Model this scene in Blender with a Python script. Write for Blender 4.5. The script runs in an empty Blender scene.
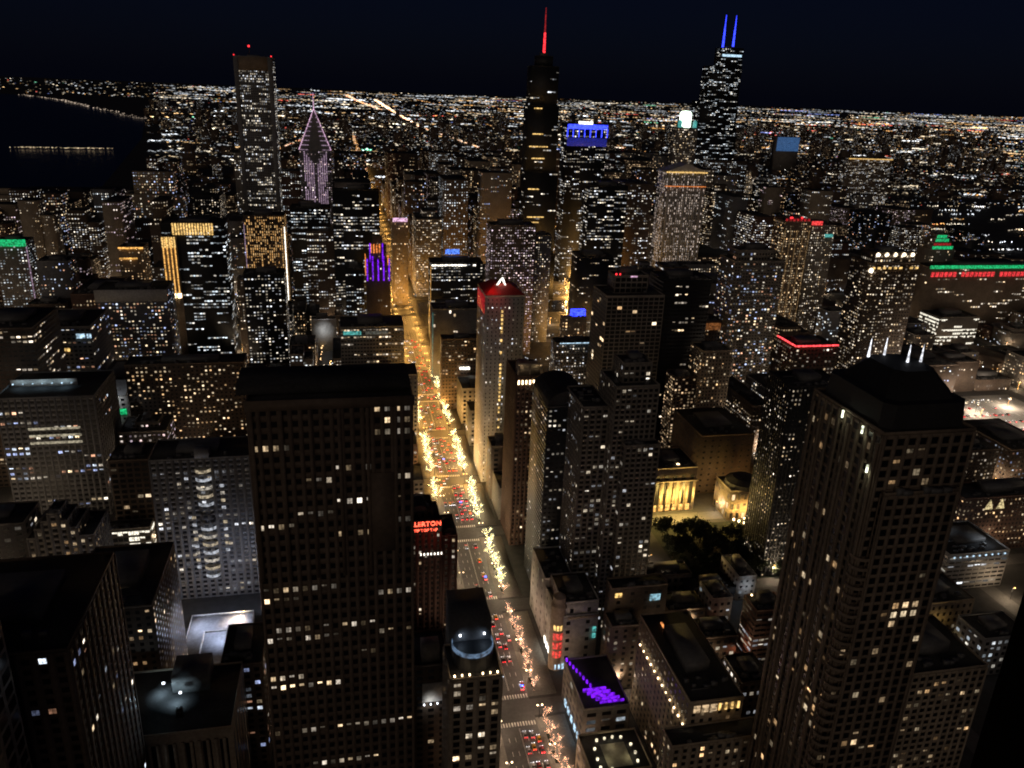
import bpy, math, random
import numpy as np
from mathutils import Vector, Matrix
R = math.radians
random.seed(5); rng = np.random.default_rng(5)
scene = bpy.context.scene; col = scene.collection

# ------------------------------------------------------------------ camera, sky, light
cam_data = bpy.data.cameras.new('camera'); cam = bpy.data.objects.new('camera', cam_data); col.objects.link(cam)
cam_data.sensor_width = 36; cam_data.lens = 36 * 800 / 1024; cam_data.clip_start = 0.3; cam_data.clip_end = 90000
az, pitch, roll = R(12.32), R(20.23), R(2.35)
fw = Vector((math.sin(az) * math.cos(pitch), math.cos(az) * math.cos(pitch), -math.sin(pitch)))
rt = Vector((math.cos(az), -math.sin(az), 0)); up = rt.cross(fw)
r2 = rt * math.cos(roll) + up * math.sin(roll); u2 = -rt * math.sin(roll) + up * math.cos(roll)
cam.matrix_world = Matrix(((r2.x, u2.x, -fw.x, 0), (r2.y, u2.y, -fw.y, 0), (r2.z, u2.z, -fw.z, 312), (0, 0, 0, 1)))
scene.camera = cam

world = bpy.data.worlds.new('World'); scene.world = world; world.use_nodes = True
wt = world.node_tree; wt.nodes.clear()
sky = wt.nodes.new('ShaderNodeTexSky'); sky.sky_type = 'NISHITA'; sky.sun_disc = False
sky.sun_elevation = R(6); sky.sun_rotation = R(200)
tint = wt.nodes.new('ShaderNodeMix'); tint.data_type = 'RGBA'; tint.blend_type = 'MULTIPLY'; tint.inputs[0].default_value = 1
tint.inputs[7].default_value = (0.20, 0.30, 1.0, 1)
flat = wt.nodes.new('ShaderNodeMix'); flat.data_type = 'RGBA'; flat.inputs[0].default_value = 0.66
flat.inputs[7].default_value = (0.18, 0.26, 0.95, 1)
bg = wt.nodes.new('ShaderNodeBackground'); bg.inputs[1].default_value = 0.0046
wo = wt.nodes.new('ShaderNodeOutputWorld')
wt.links.new(sky.outputs[0], tint.inputs[6]); wt.links.new(tint.outputs[2], flat.inputs[6])
wt.links.new(flat.outputs[2], bg.inputs[0]); wt.links.new(bg.outputs[0], wo.inputs[0])

# the low, very soft glow of the city behind the viewer
sun_d = bpy.data.lights.new('sun', 'SUN'); sun_d.energy = 0.21; sun_d.angle = R(60); sun_d.color = (1.0, 0.80, 0.62)
sun = bpy.data.objects.new('sun', sun_d); col.objects.link(sun)
sun.rotation_euler = Vector((0.42, 1.0, -0.13)).to_track_quat('-Z', 'Y').to_euler()

scene.view_settings.view_transform = 'Standard'; scene.view_settings.look = 'None'
scene.view_settings.exposure = 0.0; scene.view_settings.gamma = 1.0
scene.cycles.use_denoising = True
scene.cycles.pixel_filter_type = 'BLACKMAN_HARRIS'; scene.cycles.filter_width = 1.9
scene.cycles.max_bounces = 4; scene.cycles.diffuse_bounces = 2; scene.cycles.glossy_bounces = 2
scene.cycles.sample_clamp_indirect = 3.0

# ------------------------------------------------------------------ materials
def new_mat(name):
    m = bpy.data.materials.new(name); m.use_nodes = True
    return m, m.node_tree.nodes, m.node_tree.links, m.node_tree.nodes['Principled BSDF']
def surf(name, c, rough=0.8, metal=0.0, var=0.35, scale=0.08, fine=0.6):
    m, n, l, b = new_mat(name)
    geo = n.new('ShaderNodeNewGeometry')
    n1 = n.new('ShaderNodeTexNoise'); n1.inputs['Scale'].default_value = scale; n1.inputs['Detail'].default_value = 5
    n2 = n.new('ShaderNodeTexNoise'); n2.inputs['Scale'].default_value = fine; n2.inputs['Detail'].default_value = 3
    l.new(geo.outputs['Position'], n1.inputs['Vector']); l.new(geo.outputs['Position'], n2.inputs['Vector'])
    ad = n.new('ShaderNodeMath'); ad.operation = 'ADD'; l.new(n1.outputs[0], ad.inputs[0]); l.new(n2.outputs[0], ad.inputs[1])
    mr = n.new('ShaderNodeMapRange'); mr.inputs[1].default_value = 0.6; mr.inputs[2].default_value = 1.4
    mr.inputs[3].default_value = 1 - var; mr.inputs[4].default_value = 1 + var
    l.new(ad.outputs[0], mr.inputs[0])
    mx = n.new('ShaderNodeVectorMath'); mx.operation = 'SCALE'; mx.inputs[0].default_value = c
    l.new(mr.outputs[0], mx.inputs['Scale']); l.new(mx.outputs[0], b.inputs['Base Color'])
    b.inputs['Roughness'].default_value = rough; b.inputs['Metallic'].default_value = metal
    return m
def glow(name, c, s):
    m, n, l, b = new_mat(name); b.inputs['Base Color'].default_value = (0.05, 0.05, 0.05, 1)
    b.inputs['Emission Color'].default_value = (*c, 1); b.inputs['Emission Strength'].default_value = s
    m.cycles.emission_sampling = 'NONE'
    geo = n.new('ShaderNodeNewGeometry'); no = n.new('ShaderNodeTexNoise'); no.inputs['Scale'].default_value = .55; no.inputs['Detail'].default_value = 4
    l.new(geo.outputs['Position'], no.inputs['Vector'])
    mr = n.new('ShaderNodeMapRange'); mr.inputs[1].default_value = .36; mr.inputs[2].default_value = .64; mr.inputs[3].default_value = s * .25; mr.inputs[4].default_value = s * 1.5
    l.new(no.outputs[0], mr.inputs[0]); l.new(mr.outputs[0], b.inputs['Emission Strength'])
    return m
WALL = dict(k=surf('wall_dark_glass', (.018, .02, .024), .6), b=surf('wall_brown', (.13, .095, .072)), g=surf('wall_grey', (.21, .21, .215)),
            t=surf('wall_tan', (.22, .17, .125)), c=surf('wall_concrete', (.26, .235, .205)), o=surf('wall_beige', (.38, .31, .23)),
            r=surf('wall_red_brick', (.14, .082, .062)), w=surf('wall_white', (.55, .53, .5)))
ROOF = surf('roof_felt', (.035, .035, .037), .9, 0, .5, .15, .9)
ROOF2 = surf('roof_gravel', (.10, .10, .10), .9, 0, .5, .15, .9)
PLANT = surf('roof_plant_metal', (.14, .14, .14), .6)
GLASS = surf('window_glass', (.008, .008, .010), .35)
ASPHALT = surf('asphalt', (.11, .105, .10), .7, 0, .3, .05, .5)
PAVE = surf('pavement', (.22, .205, .18), .8, 0, .3, .1, .8)
GROUND = surf('city_ground', (.06, .058, .055), .9, 0, .4, .02, .2)
PAINT = surf('road_paint', (.8, .78, .72), .6)
GRASS = surf('grass', (.016, .022, .010), .95)
BARK = surf('bark', (.10, .07, .05), .9)
LEAF = surf('leaves', (.045, .055, .028), .9)
METAL = surf('dark_metal', (.05, .05, .05), .5, .6)
# windows that give off light: the colour of every pane is its own
m, n, l, b = new_mat('lit_window'); LIT = m
at_ = n.new('ShaderNodeAttribute'); at_.attribute_name = 'col'
geo = n.new('ShaderNodeNewGeometry'); no = n.new('ShaderNodeTexNoise'); no.inputs['Scale'].default_value = 0.9; no.inputs['Detail'].default_value = 3
l.new(geo.outputs['Position'], no.inputs['Vector'])
mr = n.new('ShaderNodeMapRange'); mr.inputs[1].default_value = .35; mr.inputs[2].default_value = .65; mr.inputs[3].default_value = .45; mr.inputs[4].default_value = 1.5
l.new(no.outputs[0], mr.inputs[0]); l.new(at_.outputs['Color'], b.inputs['Emission Color']); l.new(mr.outputs[0], b.inputs['Emission Strength'])
b.inputs['Base Color'].default_value = (.02, .02, .02, 1); LIT.cycles.emission_sampling = 'NONE'
m, n, l, b = new_mat('light_point'); DOT = m
at_ = n.new('ShaderNodeAttribute'); at_.attribute_name = 'col'
l.new(at_.outputs['Color'], b.inputs['Emission Color']); b.inputs['Emission Strength'].default_value = 1.0
b.inputs['Base Color'].default_value = (.0, .0, .0, 1); DOT.cycles.emission_sampling = 'NONE'
m, n, l, b = new_mat('water'); WATER = m
b.inputs['Base Color'].default_value = (.002, .002, .003, 1); b.inputs['Roughness'].default_value = .22; b.inputs['Specular IOR Level'].default_value = .12
G = dict(red=glow('glow_red', (1, .03, .04), 2.2), blue=glow('glow_blue', (.03, .05, 1), 3.2), white=glow('glow_white', (1, .93, .8), 3),
         cool=glow('glow_cool', (.55, .8, 1), 1.2), green=glow('glow_green', (.02, .9, .3), .55), purple=glow('glow_purple', (.22, .01, 1), 1.0),
         pink=glow('glow_pink', (1, .6, .88), .9), amber=glow('glow_amber', (1, .5, .12), 1.3), orange=glow('glow_orange', (1, .28, .06), 1.0),
         gold=glow('glow_gold', (1, .62, .2), 1.1), teal=glow('glow_teal', (.15, .75, .7), .5), redwin=glow('glow_red_window', (1, .08, .06), .9),
         mauve=glow('glow_mauve', (.62, .42, .6), .55), paleblue=glow('glow_pale_blue', (.12, .3, .7), .32), dimred=glow('glow_dim_red', (.9, .03, .04), .35),
         lamp=glow('glow_lamp', (1, .72, .4), 7), sodium=glow('glow_sodium', (1, .5, .13), 7), head=glow('glow_headlight', (.85, .9, 1), 5),
         tail=glow('glow_taillight', (1, .04, .05), 4.5))

# ------------------------------------------------------------------ mesh helpers
BF = np.array([[0, 3, 2, 1], [4, 5, 6, 7], [0, 1, 5, 4], [1, 2, 6, 5], [2, 3, 7, 6], [3, 0, 4, 7]])
def raw_mesh(name, V, F, mat, colors=None):
    V = np.asarray(V, dtype=np.float32).reshape(-1, 3); F = np.asarray(F, dtype=np.int32)
    k = F.shape[1]; me = bpy.data.meshes.new(name)
    me.vertices.add(len(V)); me.vertices.foreach_set('co', V.ravel())
    me.loops.add(F.size); me.loops.foreach_set('vertex_index', F.ravel())
    me.polygons.add(len(F)); me.polygons.foreach_set('loop_start', np.arange(0, F.size, k, dtype=np.int32))
    if colors is not None:
        a = me.attributes.new('col', 'FLOAT_COLOR', 'POINT')
        a.data.foreach_set('color', np.concatenate([colors, np.ones((len(colors), 1))], 1).astype(np.float32).ravel())
    me.update(calc_edges=True); me.materials.append(mat)
    return me
def link(name, me, parent=None, label=None, loc=None):
    o = bpy.data.objects.new(name, me); col.objects.link(o)
    if parent is not None: o.parent = parent
    if loc is not None: o.location = loc
    if label: o['label'] = label
    return o
def tag(o, label=None, cat=None, group=None, kind=None):
    for k, v in (('label', label), ('category', cat), ('group', group), ('kind', kind)):
        if v: o[k] = v
    return o
def empty(name, loc, label, cat, group=None):
    o = bpy.data.objects.new(name, None); col.objects.link(o); o.location = loc
    return tag(o, label, cat, group)
def boxes(L):
    """L: rows x0,x1,y0,y1,z0,z1 -> verts, faces"""
    L = np.asarray(L, dtype=float).reshape(-1, 6); n_ = len(L)
    x0, x1, y0, y1, z0, z1 = L.T
    V = np.stack([np.stack(p, 1) for p in [(x0, y0, z0), (x1, y0, z0), (x1, y1, z0), (x0, y1, z0), (x0, y0, z1), (x1, y0, z1), (x1, y1, z1), (x0, y1, z1)]], 1).reshape(-1, 3)
    F = (BF[None] + 8 * np.arange(n_)[:, None, None]).reshape(-1, 4)
    return V, F
def box_obj(name, L, mat, parent=None, label=None, loc=None):
    V, F = boxes(L); return link(name, raw_mesh(name, V, F, mat), parent, label, loc)
def quads_mesh(name, Q, mat, C=None):
    Q = np.asarray(Q, dtype=float).reshape(-1, 3); F = np.arange(len(Q)).reshape(-1, 4)
    return raw_mesh(name, Q, F, mat, None if C is None else np.repeat(np.asarray(C, dtype=float), 4, 0))
OV = np.array([[1, 0, 0], [-1, 0, 0], [0, 1, 0], [0, -1, 0], [0, 0, 1], [0, 0, -1]], float)
OF = np.array([[0, 2, 4], [2, 1, 4], [1, 3, 4], [3, 0, 4], [2, 0, 5], [1, 2, 5], [3, 1, 5], [0, 3, 5]])
def dots_mesh(name, P, S, C, mat=None, sc=(1, 1, 1)):
    P = np.asarray(P, float); S = np.broadcast_to(np.asarray(S, float), (len(P),)); C = np.broadcast_to(np.asarray(C, float), (len(P), 3))
    V = (P[:, None, :] + OV[None] * S[:, None, None] * np.array(sc)).reshape(-1, 3)
    F = (OF[None] + 6 * np.arange(len(P))[:, None, None]).reshape(-1, 3)
    return raw_mesh(name, V, F, mat or DOT, np.repeat(C, 6, 0))
def prism(pts, z0, z1):
    """closed polygon footprint (x, y) -> verts, faces lists for from_pydata"""
    k = len(pts); V = [(x, y, z0) for x, y in pts] + [(x, y, z1) for x, y in pts]
    F = [[i, (i + 1) % k, k + (i + 1) % k, k + i] for i in range(k)] + [list(range(k, 2 * k)), list(range(k - 1, -1, -1))]
    return V, F
def py_obj(name, V, F, mat, parent=None, label=None, smooth=False):
    me = bpy.data.meshes.new(name); me.from_pydata(V, [], F); me.update(); me.materials.append(mat)
    if smooth: me.polygons.foreach_set('use_smooth', [True] * len(me.polygons))
    return link(name, me, parent, label)
def lathe(prof, k=20, cx=0, cy=0, a0=0, a1=2 * math.pi):
    full = abs(a1 - a0 - 2 * math.pi) < 1e-6; kk = k if full else k + 1
    V = [(cx + r * math.cos(a0 + (a1 - a0) * i / k), cy + r * math.sin(a0 + (a1 - a0) * i / k), z) for r, z in prof for i in range(kk)]
    F = []
    for j in range(len(prof) - 1):
        for i in range(k):
            a = j * kk + i; b_ = j * kk + (i + 1) % kk
            F.append((a, b_, b_ + kk, a + kk))
    return V, F
def tube(p, q, r0, r1, k=5):
    p = Vector(p); q = Vector(q); d = (q - p).normalized(); a = d.orthogonal().normalized(); c = d.cross(a)
    V = []; F = []
    for c0, r in ((p, r0), (q, r1)):
        for i in range(k):
            t = 2 * math.pi * i / k; V.append(tuple(c0 + a * math.cos(t) * r + c * math.sin(t) * r))
    for i in range(k): F.append((i, (i + 1) % k, k + (i + 1) % k, k + i))
    F.append(tuple(range(k, 2 * k)))
    return V, F
def merge(parts):
    V = []; F = []
    for v, f_ in parts:
        o = len(V); V += list(v); F += [tuple(int(i) + o for i in q) for q in f_]
    return V, F

# ------------------------------------------------------------------ facades
PAL = dict(n=[(1, .84, .62), (1, .9, .75), (.9, .93, 1)], w=[(1, .72, .42), (1, .82, .6), (1, .86, .7)], c=[(.78, .9, 1), (.9, .95, 1), (1, .93, .8)],
           m=[(1, .75, .45), (.75, .85, 1), (1, .5, .3), (.5, .6, 1), (1, .88, .7)], a=[(1, .6, .28), (1, .7, .4), (1, .78, .5)],
           A=[(1, .52, .17), (1, .6, .25)], d=[(.62, .4, .22), (.5, .36, .22), (.8, .55, .3)], p=[(1, .7, .68), (.95, .75, .9), (1, .85, .75)],
           g=[(.1, .9, .5)], B=[(1, .93, .76)], P=[(1, .78, .64), (1, .82, .72)])
def facade(P0, U_, Wd, z0, z1, N_, st, vary=1.0, rnd=rng):
    """grid of panes on a wall plane: returns quads lit, colours, quads unlit"""
    bay, fl, ww, wh, lit, pal, run, near = st
    nb = max(1, int((Wd - 0.8) / bay)); nf = max(1, int((z1 - z0 - 1.0) / fl))
    if nf * fl < 2: return np.zeros((0, 4, 3)), np.zeros((0, 3)), np.zeros((0, 4, 3))
    bw = (Wd - 0.6) / nb; fh = (z1 - z0 - 0.8) / nf
    ii, jj = np.meshgrid(np.arange(nb), np.arange(nf)); ii = ii.ravel(); jj = jj.ravel()
    if run:
        s = rnd.random((nf, max(1, nb // 4 + 1))) ; rowp = rnd.random(nf) ** 1.5
        on = np.repeat(s, 4, 1)[:, :nb] < (lit * (0.35 + 1.9 * rowp))[:, None]
        on &= rnd.random((nf, nb)) < .88
    else:
        rowp = .6 + .8 * rnd.random(nf); colp = .65 + .7 * rnd.random(nb)
        on = rnd.random((nf, nb)) < lit * rowp[:, None] * colp[None]
        if lit > .03: on |= (np.roll(on, 1, 1) & (rnd.random((nf, nb)) < .35))
        if lit >= .99 : on[:] = True
    on = on.ravel()
    if not near: ww = ww * .92
    u0 = .3 + (ii + (1 - ww) / 2) * bw; u1 = u0 + ww * bw; v0 = z0 + .5 + (jj + .25 * (1 - wh)) * fh; v1 = v0 + wh * fh
    P0 = np.array(P0, float); U_ = np.array(U_, float); N_ = np.array(N_, float) * .06
    def q(a0, a1, b0, b1):
        o = np.zeros((len(a0), 4, 3))
        for k, (a, b__) in enumerate(((a0, b0), (a1, b0), (a1, b1), (a0, b1))):
            o[:, k, :] = P0 + N_ + U_ * a[:, None]; o[:, k, 2] = b__
        return o
    c0 = np.array(PAL[pal]); C = c0[rnd.integers(0, len(c0), len(ii))]
    br = np.exp(rnd.normal(-1.55, .95, len(ii))) * vary * np.exp(rnd.normal(0, .35, nf))[jj]
    br = np.clip(br, .03, 2.2)
    if pal == 'B': br = br * 0 + 1.2
    if pal in 'A': br = .35 + .5 * rnd.random(len(ii))
    if pal in 'P': br = .25 + .6 * rnd.random(len(ii))
    # blinds drawn part of the way down
    bl = rnd.random(len(ii)); cut = np.where(bl < .35, v0 + (v1 - v0) * (.35 + .4 * rnd.random(len(ii))), v0)
    L = q(u0[on], u1[on], cut[on], v1[on]); D = q(u0[~on], u1[~on], v0[~on], v1[~on])
    return L, (C * br[:, None])[on], D
def faces_of(x0, x1, y0, y1, both=False):
    f_ = [((x0, y0, 0), (1, 0, 0), x1 - x0, (0, -1, 0))]
    if x0 > 0 or both: f_.append(((x0, y1, 0), (0, -1, 0), y1 - y0, (-1, 0, 0)))
    if x1 < 0 or both: f_.append(((x1, y0, 0), (0, 1, 0), y1 - y0, (1, 0, 0)))
    return f_
def relief(x0, x1, y0, y1, z0, z1, st, depth=.35):
    """piers and spandrels standing proud of the panes"""
    bay, fl, ww, wh = st[:4]; L = []
    for k, (P0, U_, Wd, N_) in enumerate(faces_of(x0, x1, y0, y1)):
        nb = max(1, int((Wd - 0.8) / bay)); nf = max(1, int((z1 - z0 - 1.0) / fl)); bw = (Wd - 0.6) / nb; fh = (z1 - z0 - 0.8) / nf
        for i in range(nb + 1):
            c = .3 + i * bw; h_ = (1 - ww) / 2 * bw * .8
            a0, a1 = max(0, c - h_), min(Wd, c + h_)
            if k == 0: L.append((x0 + a0, x0 + a1, y0 - depth, y0 - .005, z0, z1))
            elif N_[0] < 0: L.append((x0 - depth, x0 - .005, y1 - a1, y1 - a0, z0, z1))
            else: L.append((x1 + .005, x1 + depth, y0 + a0, y0 + a1, z0, z1))
        for j in range(nf + 1):
            zb = z0 + .5 + j * fh - (1 - wh) * fh * .7; zt = z0 + .5 + j * fh + .2 * (1 - wh) * fh
            zb = max(zb, z0 + .003); zt = min(zt, z1 - .003); e = .14
            if zt <= zb: continue
            if k == 0: L.append((x0 + .002, x1 - .002, y0 - e, y0 - .007, zb, zt))
            elif N_[0] < 0: L.append((x0 - e, x0 - .007, y0 + .002, y1 - .002, zb, zt))
            else: L.append((x1 + .007, x1 + e, y0 + .002, y1 - .002, zb, zt))
    return L
def roof_kit(x0, x1, y0, y1, z, rnd, big=True):
    L = []; p = .35; hgt = 1.1
    L += [(x0, x1, y0, y0 + p, z, z + hgt), (x0, x1, y1 - p, y1, z, z + hgt), (x0, x0 + p, y0 + p, y1 - p, z, z + hgt), (x1 - p, x1, y0 + p, y1 - p, z, z + hgt)]
    K = []; w = x1 - x0; d = y1 - y0
    if big and w > 12 and d > 12:
        a = x0 + w * rnd.uniform(.2, .35); b_ = x1 - w * rnd.uniform(.2, .35); K.append((a, b_, y0 + d * .3, y1 - d * .25, z, z + rnd.uniform(3, 6)))
    for _ in range(rnd.randint(5, 12)):
        cx = x0 + w * rnd.uniform(.12, .85); cy = y0 + d * rnd.uniform(.1, .25 if big else .85); s = rnd.uniform(.8, 1.8)
        K.append((cx - s, cx + s, cy - s * .7, cy + s * .7, z, z + rnd.uniform(.8, 2.4)))
    for _ in range(rnd.randint(1, 4)):
        cx = x0 + w * rnd.uniform(.1, .5); cy = y0 + d * rnd.uniform(.1, .9); K.append((cx, cx + w * rnd.uniform(.15, .4), cy, cy + .5, z + .3, z + .8))
    return L, K
BLD = {}
def building(key, name, label, cat, x0, x1, y0, y1, z0, h, wall, st, top='f', group=None, kit=True, panes=True, segs=None, vary=1.0):
    """one building; segs = list of (x0,x1,y0,y1,z0,z1) stages, defaults to one"""
    rnd = random.Random(str(key)); bay, fl, ww, wh, lit, pal, run, near = st
    cx, cy = (x0 + x1) / 2, (y0 + y1) / 2
    root = empty(name, (cx, cy, z0), label, cat, group)
    if segs is None:
        w, d = x1 - x0, y1 - y0
        if top == 's': segs = [(x0, x1, y0, y1, z0, z0 + (h - z0) * .8), (x0 + w * .14, x1 - w * .14, y0 + d * .14, y1 - d * .1, z0 + (h - z0) * .8, h)]
        elif top == 'l': segs = [(x0, x1 - w * .4, y0, y1, z0, h), (x1 - w * .4, x1, y0 + d * .1, y1, z0, z0 + (h - z0) * .86)]
        elif top == 'r': segs = [(x0, x1, y0, y1, z0, z0 + (h - z0) * .93), (x0 + w * .3, x1 - w * .2, y0 + d * .3, y1 - d * .2, z0 + (h - z0) * .93, h)]
        else: segs = [(x0, x1, y0, y1, z0, h)]
    W = []; RF = []; PK = []; QL = []; QC = []; QD = []
    for (a, b_, c, d, e, f_) in segs:
        W.append((a, b_, c, d, e, f_))
        if near == 2: W += relief(a, b_, c, d, e, f_, st)
        RF.append((a + .36, b_ - .36, c + .36, d - .36, f_ + .004, f_ + .08))
        if kit:
            L_, K_ = roof_kit(a, b_, c, d, f_, rnd, (a, b_, c, d, e, f_) == segs[-1]); W += L_; PK += (K_ if kit != 'edge' else [])
        if fl < 90:
            for (P0, U_, Wd, N_) in faces_of(a, b_, c, d):
                L, C, D = facade(P0, U_, Wd, e, f_, N_, st, vary); QL.append(L); QC.append(C); QD.append(D)
    off = np.array([cx, cy, z0]); 
    V, F = boxes(W); link('wall', raw_mesh('wall', V - off, F, WALL[wall]), root)
    for q_ in RF:
        V, F = boxes([q_]); link('roof', raw_mesh('roof', V - off, F, ROOF), root)
    if PK:
        V, F = boxes(PK); link('roof_plant', raw_mesh('roof_plant', V - off, F, PLANT), root)['kind'] = 'stuff'
    if QL:
        QL = np.concatenate(QL); QC = np.concatenate(QC); QD = np.concatenate(QD)
        if len(QD) and panes: link('window', quads_mesh('window', QD - off, GLASS), root, 'unlit windows')['kind'] = 'stuff'
        if len(QL):
            if near == 2:
                k = min(92, len(QL)); s = QL[:, 0, :]
                # the ones nearest the viewer first: those near the top show largest
                o_ = np.argsort(-s[:, 2]); QL = QL[o_]; QC = QC[o_]
                for q, c in zip(QL[:k], QC[:k]):
                    # each window is two panes with a mullion between
                    m1 = q[0] * .53 + q[1] * .47; m2 = q[3] * .53 + q[2] * .47; n1 = q[0] * .47 + q[1] * .53; n2 = q[3] * .47 + q[2] * .53
                    qq = np.array([[q[0], m1, m2, q[3]], [n1, q[1], q[2], n2]]); cc = np.array([c, c * rnd.uniform(.35, 1.25)]) * 1.15
                    ctr = q.mean(0); link('window', quads_mesh('window', qq - ctr, LIT, cc), root, loc=tuple(ctr - off))
                QL = QL[k:]; QC = QC[k:]
            if len(QL): link('window', quads_mesh('window', QL - off, LIT, QC), root, 'lit windows')['kind'] = 'stuff'
    BLD[key] = root; root['_b'] = 0; del root['_b']
    return root
def add(key, name, L, mat, label=None):
    """a part made of boxes in world coordinates, put under building key"""
    r = BLD[key]; off = np.array(r.location); V, F = boxes(L)
    return link(name, raw_mesh(name, V - off, F, mat), r, label)
def addp(key, name, VF, mat, label=None, smooth=False):
    r = BLD[key]; o = r.location; V = [(v[0] - o[0], v[1] - o[1], v[2] - o[2]) for v in VF[0]]
    return py_obj(name, V, VF[1], mat, r, label, smooth)
def lamp_light(loc, power, color, radius=.6, name='lamp_light', parent=None):
    d = bpy.data.lights.get(name) or bpy.data.lights.new(name, 'POINT')
    d.energy = power; d.color = color; d.shadow_soft_size = radius
    o = bpy.data.objects.new(name, d); col.objects.link(o); o.location = loc
    if parent is not None: o.parent = parent
    return o

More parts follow.
